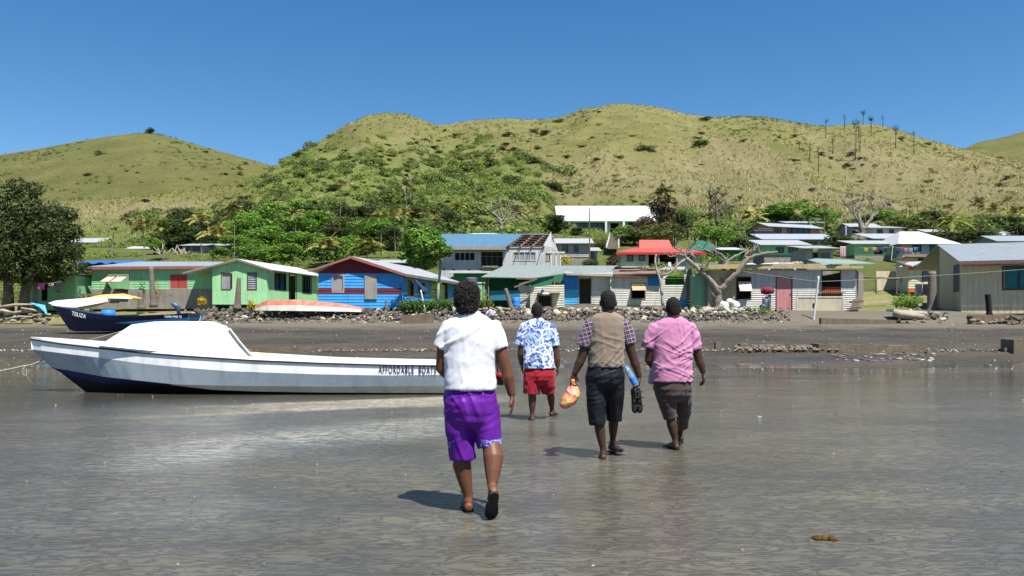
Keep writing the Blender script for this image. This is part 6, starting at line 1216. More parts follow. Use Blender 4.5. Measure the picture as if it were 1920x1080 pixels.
for (px, rc, d, w, k, lab) in (
 (375, 415, 112, 44, 'y', 'yellowish palm with two stems above the green gable house'), (402, 440, 100, 52, 'y', 'bushy yellow palm leaning over the lilac grey house'), (440, 392, 135, 34, 'p', 'tall palm on the slope above the bright green grove'), (268, 425, 125, 40, 'r', 'ragged palm over the small pale blue hut'), (304, 430, 130, 36, 'p', 'pale fronded palm to the east of the small blue hut'), (238, 410, 150, 26, 'r', 'thin wispy palm on the straw slope behind the mango tree'), (213, 432, 145, 22, 'r', 'smallest wispy palm between the white hill house and the blue hut'),
 (556, 400, 140, 30, 'r', 'bare looking palm in the grove with pale stalks'), (610, 462, 88, 52, 'y', 'low palm with browned outer fronds at the corner of the blue house roof'), (690, 465, 76, 60, 'p', 'fresh green palm sprouting right behind the blue house'), (715, 403, 135, 32, 'y', 'pale palm, first of the row above the round green tree'), (738, 405, 133, 32, 'r', 'grey palm, second of the row above the round green tree'), (757, 400, 136, 32, 'y', 'pale palm, third of the row above the round green tree'), (797, 402, 138, 26, 'r', 'thin palm above the sky blue hall roof, near its west end'), (818, 410, 132, 26, 'y', 'short pale palm behind the west end of the hall'), (863, 388, 142, 32, 'p', 'tall straight palm with grey trunk behind the hall'), (903, 378, 150, 34, 'r', 'tall ragged palm beside the pale branching tree'), (1003, 398, 140, 30, 'r', 'browning palm between the pale branching tree and the school'), (968, 400, 134, 36, 'r', 'half dead palm with hanging skirt behind the bare rafters'), (640, 345, 190, 24, 'r', 'far palm high in the dense bush'), (762, 348, 190, 26, 'p', 'dark topped palm standing in the dense bush'),
 (1248, 362, 160, 40, 'p', 'dark palm rising behind the russet tree at the school'), (1290, 362, 165, 22, 'r', 'slim burnt palm between the school and the vine hung tree'), (1412, 408, 120, 46, 'y', 'orange yellow palm beside the salmon coloured house'), (1546, 388, 155, 22, 'r', 'slim upright palm behind the salmon coloured house'), (1386, 378, 150, 26, 'r', 'leaning burnt palm next to the vine hung tree'), (1776, 392, 140, 28, 'r', 'dark ragged palm over the white hip roof'), (1786, 418, 120, 50, 'p', 'broad palm between the white hip roof and the tan house'), (1834, 385, 145, 36, 'r', 'tall palm with sparse crown above the tan house'), (1868, 396, 140, 36, 'y', 'yellow green palm above the small pale roofed house'), (1888, 378, 150, 24, 'r', 'topmost thin palm at the eastern edge'), (1908, 402, 135, 38, 'y', 'yellow green palm at the very edge of the village'), (1830, 318, 260, 16, 'r', 'lone palm far up the eastern slope')):
    palm(px, rc, d, w, k, lab)
# broadleaf trees of the village
for (px, top, d, w, k, lab) in (
 (340, 388, 130, 56, 'd', 'dark tree behind the grey stilted house'), (366, 425, 118, 50, 'd', 'dark round tree beside the yellow palm pair'), (425, 385, 150, 46, 'o', 'olive brown tree above the yellow palms'), (470, 398, 125, 66, 'g', 'bright tree at the western top of the grove'), (500, 425, 108, 70, 'g', 'bright green tree above the ridge of the green gable house'), (445, 440, 102, 60, 'g', 'bright green tree over the green gable house roof'), (545, 410, 122, 70, 'g', 'tall bright tree in the middle of the grove'), (575, 440, 98, 76, 'g', 'broad bright tree at the front of the grove'), (530, 455, 90, 66, 'g', 'low bright tree close behind the white roof'), (620, 425, 112, 66, 'd', 'dark shaded tree in the grove'), (660, 440, 100, 60, 'g', 'bright tree between the two low palms'), (650, 405, 135, 66, 'o', 'olive tree on the slope behind the grove'), (700, 405, 122, 76, 'g', 'round bright green tree east of the grove'), (735, 425, 112, 46, 'd', 'dark small tree on the edge of the round bright tree'), (590, 385, 150, 60, 'd', 'dark tree on the slope over the grove'), (415, 466, 98, 36, 'g', 'small yellow green bush tree before the lilac grey house'), (316, 440, 120, 40, 'o', 'olive bush tree near the small blue hut'), (290, 448, 112, 36, 'g', 'light green bush tree beside the small blue hut'),
 (1045, 400, 142, 42, 'd', 'dark glossy tree at the west corner of the school'), (1240, 362, 138, 72, 'b', 'russet dark tree covering the east end of the school'), (1213, 402, 128, 50, 'b', 'lower russet tree in front of the school'), (1190, 425, 118, 60, 'o', 'olive tree by the white kerbed stairway'), (1240, 420, 112, 66, 'o', 'wide olive tree behind the red roof'), (1278, 395, 130, 30, 'd', 'narrow dark cypress-like tree behind the red roof'), (1170, 428, 130, 34, 'g', 'bright bush right of the school door'), (1083, 426, 136, 26, 'd', 'small dark shrub tree before the school windows'), (1120, 446, 110, 40, 'o', 'low olive bush between the power pole and the stairway'),
 (1345, 430, 105, 60, 'g', 'bright green tree behind the white barked tree'), (1390, 445, 100, 50, 'd', 'dark green bush tree beside the green walled house'), (1460, 385, 165, 90, 'g', 'spreading light green bush above the salmon coloured house'), (1530, 392, 160, 70, 'g', 'light green bush behind the flat roofed store'), (1572, 440, 98, 46, 'd', 'dark dense tree beside the block hut'), (1700, 405, 145, 80, 'o', 'grey green tree above the white hip roof'), (1745, 395, 150, 60, 'd', 'dark tree behind the dull roofed hut'), (1810, 415, 118, 80, 'o', 'big olive tree behind the tan house ridge'), (1850, 430, 112, 50, 'd', 'dark tree behind the ridge of the tan house'), (1915, 420, 118, 60, 'd', 'dark green tree at the edge above the tan house'), (1660, 400, 160, 50, 'g', 'low light green tree behind the white flat roofed house'), (1110, 485, 72, 36, 'd', 'dark bush beside the small grey boarded house'), (1152, 478, 76, 30, 'b', 'red leaved bush next to the red roofed house')):
    tree(px, top, d, w, k, lab)
for px, top, d, w, k in ((330, 410, 118, 60, 'd'), (355, 395, 140, 56, 'd'), (395, 405, 138, 60, 'd'), (440, 415, 128, 64, 'g'), (455, 375, 160, 60, 'd'), (500, 380, 160, 66, 'g'), (520, 405, 140, 70, 'd'), (560, 380, 165, 66, 'g'), (600, 400, 145, 70, 'g'), (640, 385, 160, 60, 'd'), (690, 385, 158, 66, 'd'), (735, 395, 145, 50, 'g'), (780, 385, 165, 50, 'd'), (630, 450, 92, 60, 'g'), (480, 455, 94, 66, 'g'), (840, 395, 160, 46, 'd'), (880, 400, 158, 46, 'o'), (1500, 405, 150, 60, 'd'), (1620, 405, 160, 56, 'd'), (1880, 405, 150, 60, 'd')):
    tree(px, top, d, w, k, 'leafy tree in the dense belt between the village and the hill', None, 'trees of the dense belt at the hill foot')
# tree behind the hedge with the pale leaning trunk
x = P(800, 500, 47); bl = [(P(px_, r_, 47).x-P(822, 578, 45.5).x, dy, P(px_, r_, 47).z-P(822, 578, 45.5).z, rr, rr, rr*.8) for px_, r_, rr, dy in ((785, 445, .7, .5), (810, 440, .65, 1), (770, 462, .55, .8), (800, 462, .7, 0), (825, 455, .5, .3), (785, 485, .6, .6), (808, 488, .55, .9), (843, 472, .42, -.2), (830, 478, .35, 0), (760, 478, .3, .4))]
b0 = P(820, 582, 45.5); r_ = empty('tree', b0, 'bright leaved tree with a pale leaning trunk, behind the hedge by the blue house', 'tree'); bl = [(a, b, c, r1, r2, r3) for a, b, c, r1, r2, r3 in bl]
meobj('crown', leafmesh('crown', bl, 3800, .11, LG, asp=.55), (0, 0, 0), r_); mb = MB(); mb.tube([b0, P(822, 540, 45.6), P(827, 487, 46)], [.10, .085, .07], 10); mb.tube([P(827, 490, 46), P(815, 470, 46.6), P(800, 450, 47)], [.07, .05, .02], 8); mb.tube([P(827, 490, 46), P(836, 480, 46.1), P(843, 472, 46.2)], [.05, .04, .02], 8); mb.tube([P(827, 490, 46), P(805, 485, 46.6), P(785, 478, 47)], [.05, .04, .02], 8); mb.build('trunk', PBARK, r_, True)
# the big mango tree at the left
b0 = P(25, 574, 47.5); r_ = empty('tree', b0, 'big dark mango tree with two trunks at the edge of the village', 'tree'); bl = []
for px_, rw, rr in ((30, 365, .95), (50, 350, .7), (10, 400, 1.1), (60, 395, 1.2), (95, 400, 1.0), (-30, 400, 1.2), (30, 430, 1.5), (85, 435, 1.35), (115, 430, .9), (-20, 450, 1.5), (40, 475, 1.5), (90, 475, 1.3), (122, 468, .8), (10, 505, 1.3), (60, 510, 1.2), (100, 505, .8), (140, 498, .55), (-40, 500, 1.3), (152, 508, .4), (120, 400, .6)):
    for s_ in (-1, 1): c = P(px_+s_*6, rw, 47.5)-b0; bl.append((c.x, s_*rr*.75+(.4 if rr > 1 else 0), c.z, rr*.85, rr*.85, rr*.7))
meobj('crown', leafmesh('crown', bl, 24000, .115, LM, shell=(.55, 1.08), asp=.33, droop=.5), (0, 0, 0), r_)
mb = MB(); mb.tube([b0+V((-.35, 0, -.3)), b0+V((-.3, 0, .8)), b0+V((-.5, .2, 2.2)), b0+V((-.7, .3, 3.6))], [.38, .28, .22, .1], 12); mb.tube([b0+V((.55, .1, -.3)), b0+V((.65, .1, .8)), b0+V((1.1, 0, 2)), b0+V((1.5, 0, 3.4))], [.34, .26, .2, .08], 12); mb.tube([b0+V((.65, .1, .8)), b0+V((.4, .3, 2.5)), b0+V((.3, .3, 4.5))], [.2, .15, .06], 10); mb.build('trunk', BARK, r_, True)
# bare white-barked tree in front of the green tank
def branchtree(name, label, segs, d, mat, cat='tree', twigs=0, seed=1):
    """segs: list of (list of (px,row,dd), list of radius px)"""
    mb = MB(); r = random.Random(seed); b0 = P(segs[0][0][0][0], segs[0][0][0][1], d)
    for pts, rad in segs:
        w = [P(p[0], p[1], d+(p[2] if len(p) > 2 else 0)) for p in pts]; q = []; rr = []
        for i in range(len(w)-1):
            for k in range(4): t_ = k/4; v = w[i].lerp(w[i+1], t_); v += V((r.uniform(-1, 1), r.uniform(-1, 1), r.uniform(-1, 1)))*.025*(1 if d < 60 else 3)*(1 if (i or k) else 0); q.append(v); rr.append((rad[i]*(1-t_)+rad[i+1]*t_)*.86*d/F*r.uniform(.88, 1.14))
        q.append(w[-1]); rr.append(rad[-1]*d/F); mb.tube(q, rr, 8)
        for k in range(twigs):
            a = r.choice(q[len(q)//3:]); L_ = r.uniform(8, 22)*d/F; an = r.uniform(-1.2, 1.2); e = a+V((math.sin(an)*L_, r.uniform(-.5, .5)*L_, math.cos(an)*L_)); m_ = a.lerp(e, .5)+V((r.uniform(-1, 1), 0, r.uniform(-1, 1)))*L_*.12; mb.tube([a, m_, e], [1.1*d/F, .8*d/F, .35*d/F], 5)
    r_ = empty(name, b0, label, cat); mb.build('trunk', mat, r_, True); return r_
branchtree('bare_tree', 'pale bare tree with thick twisted limbs standing in white stones by the green tank', [
 ([(1344, 592), (1345, 575), (1349, 552), (1350, 538)], [9, 7.5, 7.5, 8]), ([(1348, 548), (1338, 532), (1322, 515), (1314, 508), (1306, 500, .2), (1294, 490, .4), (1285, 484, .6)], [7, 6, 5, 5, 4, 4, 4]), ([(1285, 486, .6), (1270, 498, .2), (1254, 513, 0), (1240, 516, 0), (1234, 510, 0)], [3.5, 3, 2.5, 2, 1.2]), ([(1288, 488, .6), (1300, 494, .8), (1318, 500, 1), (1330, 494, 1), (1350, 494, 1), (1362, 498, 1)], [3.5, 3, 3, 2.5, 2, 1.5]), ([(1285, 482, .6), (1284, 472, .6), (1296, 478, .6), (1305, 484, .6)], [3, 2.5, 2, 1]), ([(1284, 479, .6), (1270, 478, .5), (1258, 482, .5), (1252, 480, .5)], [2.5, 2, 1.5, .8]), ([(1296, 476, .7), (1280, 472, .8), (1268, 466, .8), (1260, 462, .8)], [2.5, 2, 1.2, .7]),
 ([(1352, 545), (1366, 528, -.2), (1382, 512, -.4), (1396, 492, -.5), (1404, 484, -.5), (1420, 478, -.6), (1440, 474, -.6), (1458, 472, -.6)], [7.5, 6.5, 6, 5, 5, 3.5, 2.8, 1.5]), ([(1404, 486, -.5), (1396, 480, -.4), (1404, 472, -.4), (1416, 468, -.4)], [3.5, 2.5, 2, 1]), ([(1352, 528, .2), (1354, 514, .4), (1360, 500, .6), (1363, 490, .7)], [5, 4, 3.5, 3.5]), ([(1363, 490, .7), (1376, 482, .8), (1394, 472, .9), (1404, 468, .9)], [2.5, 2, 1.6, .8]), ([(1362, 489, .7), (1350, 480, .9), (1335, 474, 1), (1318, 466, 1.1), (1306, 460, 1.1), (1296, 458, 1.1)], [2.6, 2.2, 2, 1.6, 1.2, .7]), ([(1362, 488, .7), (1352, 476, .8), (1336, 468, .8), (1330, 464, .8)], [2, 1.7, 1.2, .7]), ([(1370, 522, -.2), (1380, 508, .3), (1370, 506, .4), (1364, 497, .5)], [2.5, 2, 1.5, 1]), ([(1314, 508, 0), (1318, 500, 0), (1328, 494, -.3)], [3, 2.2, 1.2])], 45.3, GREYBK, twigs=5, seed=4)
branchtree('bare_tree', 'slender crooked bare trunk standing in front of the silver shack', [([(1243, 573), (1241, 550), (1239, 532), (1236, 520), (1231, 505), (1228, 490), (1230, 477)], [4, 3.2, 2.8, 2.5, 2.2, 2.2, 1.4]), ([(1238, 526, 0), (1248, 520, .2), (1256, 508, .3), (1250, 512, .3)], [2, 1.8, 1.2, .6])], 45.9, PBARK, twigs=0)
branchtree('bare_tree', 'big leafless tree with a dark forked trunk behind the white flat roofed house', [([(1614, 452), (1616, 440), (1620, 425)], [7, 6, 5.5]), ([(1618, 440), (1612, 420), (1611, 400), (1616, 380), (1620, 368)], [5, 4.5, 3.5, 2.2, 1]), ([(1612, 418), (1600, 400), (1592, 390), (1584, 382)], [3, 2.2, 1.5, .8]), ([(1620, 428), (1632, 412), (1638, 396), (1634, 380), (1640, 368)], [4.5, 3.5, 2.5, 1.6, .8]), ([(1634, 408), (1648, 396), (1662, 388), (1674, 384)], [2.5, 2, 1.4, .7]), ([(1612, 402), (1600, 384), (1598, 370)], [2, 1.5, .8])], 112, GREYBK, twigs=12, seed=6)
branchtree('bare_tree', 'pale branching tree with thick spreading arms behind the hall roof', [([(940, 432), (941, 420), (938, 412)], [5, 4, 3.5]), ([(939, 414), (928, 402), (920, 396), (912, 390)], [3, 2.2, 1.6, .8]), ([(940, 416), (948, 402), (954, 392), (960, 386)], [3, 2.2, 1.6, .8]), ([(941, 420), (952, 412), (966, 408), (976, 412)], [2.5, 2, 1.4, .8]), ([(936, 408), (934, 396), (936, 386)], [2, 1.5, .8])], 128, GREYBK, twigs=10, seed=8)
branchtree('bare_tree', 'burnt vine hung tree with drooping branches above the green roofed house', [([(1345, 420), (1343, 395), (1342, 372), (1344, 362)], [4, 3, 2, 1]), ([(1342, 385), (1332, 370), (1330, 362)], [2, 1.5, 1]), ([(1343, 380), (1354, 368), (1362, 364)], [2, 1.5, 1]), ([(1343, 395), (1358, 385), (1368, 392), (1370, 410)], [2, 1.5, 1.5, 1]), ([(1342, 392), (1332, 388), (1328, 405)], [2, 1.5, 1]), ([(1343, 388), (1350, 380), (1352, 405)], [1.5, 1.5, 1])], 140, BARK, twigs=12, seed=9)
branchtree('bare_tree', 'skeleton of a tree in the dense bush, bleached grey', [([(760, 372), (758, 355), (752, 345)], [3, 2, 1]), ([(758, 357), (766, 346), (772, 340)], [2, 1.5, 1])], 185, GREYBK, twigs=8, seed=10)
branchtree('dead_bush', 'tangle of bleached driftwood and dead branches by the small blue hut', [([(320, 490), (325, 478), (335, 472)], [1.8, 1.2, .6]), ([(300, 490), (306, 480), (296, 474)], [1.8, 1.2, .6]), ([(330, 490), (340, 480), (350, 476)], [1.8, 1.2, .6])], 110, PBARK, twigs=8, seed=12, cat='dead bush')
# burnt pines along the ridge
PINEB = M('burnt_wood', (.07, .055, .045), rough=.9)
for i, (px, top, bot) in enumerate(((1548, 222, 262), (1583, 209, 246), (1604, 221, 300), (1609, 225, 262), (1618, 207, 234), (1612, 235, 290), (1633, 218, 256), (1655, 213, 240), (1679, 234, 282), (1713, 243, 290), (1518, 265, 306), (1534, 274, 324), (1498, 264, 280), (1561, 254, 290))):
    d = hit(px, bot, 200) or 430; d = min(d, 440); x = (px-CX)/F*d; zb = Gz(x, d); zt_ = CZ+(HR-top)/F*d; H_ = zt_-zb
    if H_ < 2: continue
    mb = MB(); r = random.Random(i); b0 = V((x, d, zb)); mb.tube([b0+V((0, 0, -1)), b0+V((.2, 0, H_*.5)), b0+V((r.uniform(-.4, .4), 0, H_))], [.20, .15, .06], 5)
    for k in range(11): h = H_*(.55+.45*k/16) if i % 3 else H_*(.75+.25*k/16); a = r.uniform(0, 6.28); L_ = r.uniform(.6, 2.2)*(1 if i % 2 else .8); mb.tube([b0+V((0, 0, h)), b0+V((math.cos(a)*L_, math.sin(a)*L_, h+r.uniform(-.2, .7)))], [.08, .035], 4)
    r_ = empty('burnt_pine', b0, 'thin burnt pine standing on the dry grassy ridge', 'dead tree', 'burnt pines on the ridge'); mb.build('trunk', PINEB, r_)
    if i in (2, 4, 6, 8): meobj('crown', leafmesh('crown', [(0, 0, H_*.9, 1.5, 1.5, 1.2), (.3, 0, H_*.8, 1.2, 1.2, 1)], 90, .3, LD), (0, 0, 0), r_)
# lone tree on the western hill
d = 618; x = (281-CX)/F*d; zz = CZ+(HR-254)/F*d; r_ = empty('tree', (x, d, zz-1.5), 'lone dark tree on the crest of the western hill', 'tree'); me, tm = TPL['d'][0]
for m_, n_ in ((me, 'crown'), (tm, 'trunk')): o = meobj(n_, m_, (0, 0, 0), r_); o.scale = (11, 11, 8.5); o.location.z = -.6
# hedge, flowering plants, small palms by the houses
mb = MB(); bl = []
b0 = P(835, 585, 45); 
for i in range(60): px_ = 752+172*i/60+U(-2, 2); q = P(px_, 556+7+U(-3, 3)+8, 45+U(-.5, .5)); q2 = P(px_, 576, 45+U(-.5, .5)); bl += [(q.x-b0.x, q.y-b0.y, q.z-b0.z, .22, .4, .30), (q2.x-b0.x, q2.y-b0.y, q2.z-b0.z, .22, .4, .35)]
r_ = meobj('hedge', leafmesh('hedge', bl, 9000, .055, LH, shell=(.7, 1.05), asp=.6), b0); tag(r_, 'clipped dark green hedge in front of the blue house', 'hedge')
def plant(px, rt, rb, d, w, mat, label, n=260, size=.07, name='plant', grp=None, asp=.28, droop=0):
    b = P(px, rb, d); h = (rb-rt)/F*d; W_ = w*d/F/2; o = meobj(name, leafmesh(name, [(0, 0, h*.55, W_, W_*.8, h*.5), (W_*.4, 0, h*.4, W_*.6, W_*.6, h*.4), (-W_*.4, .1, h*.35, W_*.6, W_*.6, h*.35)], n, size, mat, shell=(.3, 1.05), asp=asp, droop=droop), b); return tag(o, label, 'plant', grp, 'stuff' if name != 'plant' else None)
CROT = leafmat('croton_leaves', (.30, .17, .03), (.10, .05, .02), (.60, .40, .04)); YFL = leafmat('yellow_flower_leaves', (.50, .36, .03), (.30, .25, .03), (.8, .6, .05))
plant(292, 517, 570, 48.5, 22, CROT, 'yellow and red croton bush beside the coconut trunk, by the long green house'); plant(266, 520, 568, 48.8, 14, LB, 'dark leaved shrub beside the croton bush'); plant(378, 556, 573, 48, 18, YFL, 'yellow flowering clump at the corner of the green gable house', 420, .08); plant(470, 560, 582, 46, 16, YFL, 'small yellowing palm seedling at the seawall'); plant(1700, 548, 580, 46, 60, LG, 'leafy green shrub by the palm stump', 900, .09); plant(905, 545, 588, 44.6, 36, LG, 'bright shrub at the end of the hedge', 500, .06); plant(820, 520, 560, 50, 22, LG, 'small green shrub against the side of the blue house', 420, .09); plant(1308, 572, 590, 44.5, 46, LG, 'low grass tuft at the foot of the green tank', 420, .06, 'grass_tuft'); plant(1425, 572, 592, 43.2, 56, LG, 'low green weeds in front of the grey shack', 420, .06, 'weeds'); plant(935, 572, 590, 44.2, 20, LG, 'small bright weed by the seated person', 160, .05)
plant(1345, 476, 493, 62, 90, LG, 'row of cut leaves and weeds above the grey shack roof', 500, .1, 'weeds'); plant(1062, 476, 496, 62, 26, YFL, 'yellowish hedge plants beside the unfinished porch', 200, .1)
# ------------------------------------------------------------------ hillside growth
rh = random.Random(21); cnt = 0; VEG = []
def slope_d(px, row): return hit(px, row, 150)
spots = [(1310, 275, 60, 'G'), (1305, 262, 22, 'S'), (1035, 355, 66, 'S'), (960, 345, 66, 'S'), (925, 310, 50, 'S'), (1005, 308, 46, 'S'), (1210, 285, 46, 's'), (1060, 300, 26, 's'), (1116, 302, 26, 'S'), (1160, 300, 26, 's'), (1395, 270, 18, 's'), (1738, 272, 22, 'S'), (1752, 282, 14, 'S'), (1690, 262, 22, 's'), (1875, 350, 24, 's'), (1522, 360, 22, 's'), (345, 345, 26, 'S'), (372, 352, 24, 'S'), (270, 380, 28, 'S'), (420, 345, 30, 's'), (168, 332, 14, 's'), (188, 292, 14, 's')]
for px, row, w, k in spots:
    d = slope_d(px, row)
    if d: tree(px, row-w*.30, d, w, k, 'lone thicket on the open grass slope', None, 'shrubs dotted over the hillside', 'shrub', .1, 'shrub'); cnt += 1
tries = 0
while cnt < 290 and tries < 4000:
    tries += 1; px = rh.uniform(300, 1930) if rh.random() < .75 else rh.uniform(520, 1060); row = rh.uniform(205, 395); n = noise.noise(V((px*.012, row*.02, 3)))
    green = float(sstep(440, 600, px)*(1-sstep(950, 1150, px))*sstep(235, 300, row)); p = .05+.85*green+.25*(n > .1)+(.35 if row > 370 else 0)
    if rh.random() > p: continue
    d = slope_d(px, row)
    if not d: continue
    w = rh.uniform(9, 30)*(1 if rh.random() < .7 else .6); k = rh.choice(['s', 'S', 'S', 's', 'G']) if green > .3 or row > 370 else rh.choice(['S', 's'])
    tree(px, row-w*.33, d, w, k, 'dark green shrub on the grassy hillside', None, 'shrubs dotted over the hillside', 'shrub', .1, 'shrub'); cnt += 1
# dense uncountable scrub: many small clumps in one sheet of growth
def clumps(name, n, regf, sz, leaves, mat, label, cat, up=.5):
    C_ = []; k = 0
    while len(C_) < n and k < n*12:
        k += 1; q = regf()
        if q is None: continue
        C_.append(q)
    out = []; m = len(C_); C_ = np.array(C_); cen = np.repeat(C_[:, :3], leaves, 0); s_ = np.repeat(C_[:, 3], leaves)[:, None]
    v = rng.normal(size=(m*leaves, 3)); v /= np.linalg.norm(v, axis=1)[:, None]; v[:, 2] = np.abs(v[:, 2])*.8; c = cen+v*s_*rng.uniform(.6, 1.05, (m*leaves, 1)); nn = v+rng.normal(size=v.shape)*.5+np.array([0, 0, up]); nn /= np.linalg.norm(nn, axis=1)[:, None]
    t_ = rng.normal(size=v.shape); t_ -= nn*(t_*nn).sum(1)[:, None]; t_ /= np.linalg.norm(t_, axis=1)[:, None]; b = np.cross(nn, t_); z = s_*sz*rng.uniform(.6, 1.4, (len(v), 1))
    V_ = np.stack([c-t_*z, c+b*z*.55, c+t_*z, c-b*z*.55], 1).reshape(-1, 3); me = arrmesh(name, V_, np.arange(len(V_)).reshape(-1, 4), mat); return tag(meobj(name, me), label, cat, None, 'stuff')
def reg_scrub():
    D0 = rh.uniform(0, 1); px = rh.uniform(250, 1930); D = float(Dridge(px)); d = 135+(D-150)*D0**1.3; x = (px-CX)/F*d; z = Gz(x, d); row = HR-(z-CZ)*F/d
    green = max(float(sstep(430, 580, px)*(1-sstep(930, 1130, px))*sstep(240, 305, row)), float(sstep(392, 412, row))*.7, .0)
    n = noise.noise(V((x*.03, d*.03, 1)))+.5*noise.noise(V((x*.1, d*.1, 4)))
    if rh.random() > green*(.55+n*1.1): return None
    s_ = rh.uniform(.7, 2.4)*(1+.6*(rh.random() < .15)); return (x, d, z-s_*.1, s_)
LS = leafmat('scrub_leaves', (.085, .125, .028), (.045, .07, .018), (.17, .21, .05), trans=.35); LS2 = leafmat('scrub_pale_leaves', (.19, .25, .055), (.13, .18, .04), (.28, .33, .09), trans=.45)
clumps('scrub', 700, lambda: (lambda q: q and (q[0], q[1], q[2], q[3]*1.35))(reg_scrub()), .125, 210, LS, 'dense dark scrub covering the lower hillside and gully', 'scrub')
clumps('pale_scrub', 1400, reg_scrub, .15, 110, LS2, 'dense light green scrub mixed over the lower hillside', 'scrub')
def reg_yard():
    px = rh.uniform(-100, 2000); d = 62+90*rh.random()**1.2; x = (px-CX)/F*d; n = noise.noise(V((x*.08, d*.08, 7)))
    if n < .02 or (1610 < px < 1690 and d < 90): return None
    s_ = rh.uniform(.3, 1.0)*(1 if rh.random() < .9 else 1.7); return (x, d, Gz(x, d)+s_*.15, s_)
def reg_open():
    px = rh.uniform(430, 1930); D = float(Dridge(px)); d = 180+(D-182)*rh.random(); x = (px-CX)/F*d; n = noise.noise(V((x*.02, d*.015, 5)))+.5*noise.noise(V((x*.09, d*.09, 4)))
    if rh.random() > .12+n*1.5: return None
    s_ = rh.uniform(.35, 1.3); return (x, d, Gz(x, d)-s_*.1, s_)
clumps('hillside_bushes', 1500, reg_open, .20, 60, LS, 'small low bushes and herbs freckling the upper grass slopes', 'scrub')
clumps('undergrowth', 1300, reg_yard, .13, 110, LS2, 'rank undergrowth between the village houses', 'undergrowth')
# tall dry grass tufts over the open slopes
STR = leafmat('dry_grass', (.36, .31, .15), (.26, .23, .09), (.48, .41, .22), trans=.15); GRT = leafmat('olive_grass', (.24, .235, .075), (.17, .17, .05), (.32, .30, .10), trans=.15)
def tufts(name, n, fn, mat, hgt, label):
    P_ = []; k = 0
    while len(P_) < n and k < n*8:
        k += 1; q = fn()
        if q: P_.append(q)
    P_ = np.array(P_); m = len(P_); a = rng.uniform(0, 6.28, (m, 7)); V_ = []
    for j in range(7):
        dx, dy = np.cos(a[:, j]), np.sin(a[:, j]); w = P_[:, 3]*.07; h = P_[:, 3]*rng.uniform(.6, 1.3, m)*hgt; le = rng.normal(size=(m, 2))*.30
        b = P_[:, :3]+np.c_[rng.normal(size=(m, 2))*.35, np.zeros(m)]; V_.append(np.stack([b+np.c_[-dx*w, -dy*w, -h*.3], b+np.c_[dx*w, dy*w, -h*.3], b+np.c_[dx*w*1.3+le[:, 0], dy*w*1.3+le[:, 1], h*.9], b+np.c_[-dx*w*.8+le[:, 0], -dy*w*.8+le[:, 1], h]], 1))
    V_ = np.concatenate(V_).reshape(-1, 3); me = arrmesh(name, V_, np.arange(len(V_)).reshape(-1, 4), mat); return tag(meobj(name, me), label, 'grass', None, 'stuff')
def reg_grass(straw):
    def fn():
        px = rh.uniform(60, 1940); D = float(Dridge(px)); d = 160+(D*1.01-160)*rh.random()**.8; x = (px-CX)/F*d; z = Gz(x, d); v = veg(x, d, z); n = noise.noise(V((x*.05, d*.05, 8)))
        if straw and (v[1]+n*.6 < .35 or (px < 620 and rh.random() < .75)): return None
        if not straw and v[1] > .8: return None
        return (x, d, z, rh.uniform(.6, 1.5))
    return fn
tufts('dry_grass', 6500, reg_grass(True), STR, .55, 'straw coloured tall grass over the hillside'); tufts('green_grass', 4500, reg_grass(False), GRT, .5, 'olive green grass tussocks over the hillside')
# ------------------------------------------------------------------ shrubs on the western hill
zf, DL, B0 = lhz
for i, (px, row, w) in enumerate(((188, 292, 26), (168, 332, 22), (232, 268, 6), (120, 300, 6), (60, 318, 7), (90, 350, 8), (150, 300, 7), (240, 325, 12), (258, 325, 10), (305, 345, 9), (330, 318, 7), (385, 287, 16), (410, 300, 10), (448, 318, 14), (462, 310, 18), (300, 310, 6), (30, 340, 8), (205, 345, 8), (142, 365, 12), (270, 300, 6), (350, 300, 7), (200, 305, 8), (110, 335, 7), (420, 330, 18), (450, 330, 20))):
    d = B0+20
    while d < DL:
        x = (px-CX)/F*d; z = zf(x, d)
        if HR-(z-CZ)*F/d <= row: break
        d *= 1.01
    tree(px, row-w*.4, d, w, 'sSo'[i % 2], 'small dark shrub on the western hill', HR-(zf((px-CX)/F*d, d)-CZ)*F/d+1, 'shrubs on the western hill', 'shrub', .1, 'shrub')
def reg_west():
    px = rh.uniform(-20, 520); d = B0+(DL-B0)*rh.uniform(.05, 1.0); x = (px-CX)/F*d; n = noise.noise(V((x*.02, d*.015, 2)))+.6*noise.noise(V((x*.07, d*.06, 4)))
    if rh.random() > .15+n*1.5: return None
    s_ = rh.uniform(.5, 2.0); return (x, d, zf(x, d)-s_*.1, s_)
clumps('western_bushes', 420, reg_west, .22, 40, LS, 'tiny low bushes freckling the western hill', 'scrub')
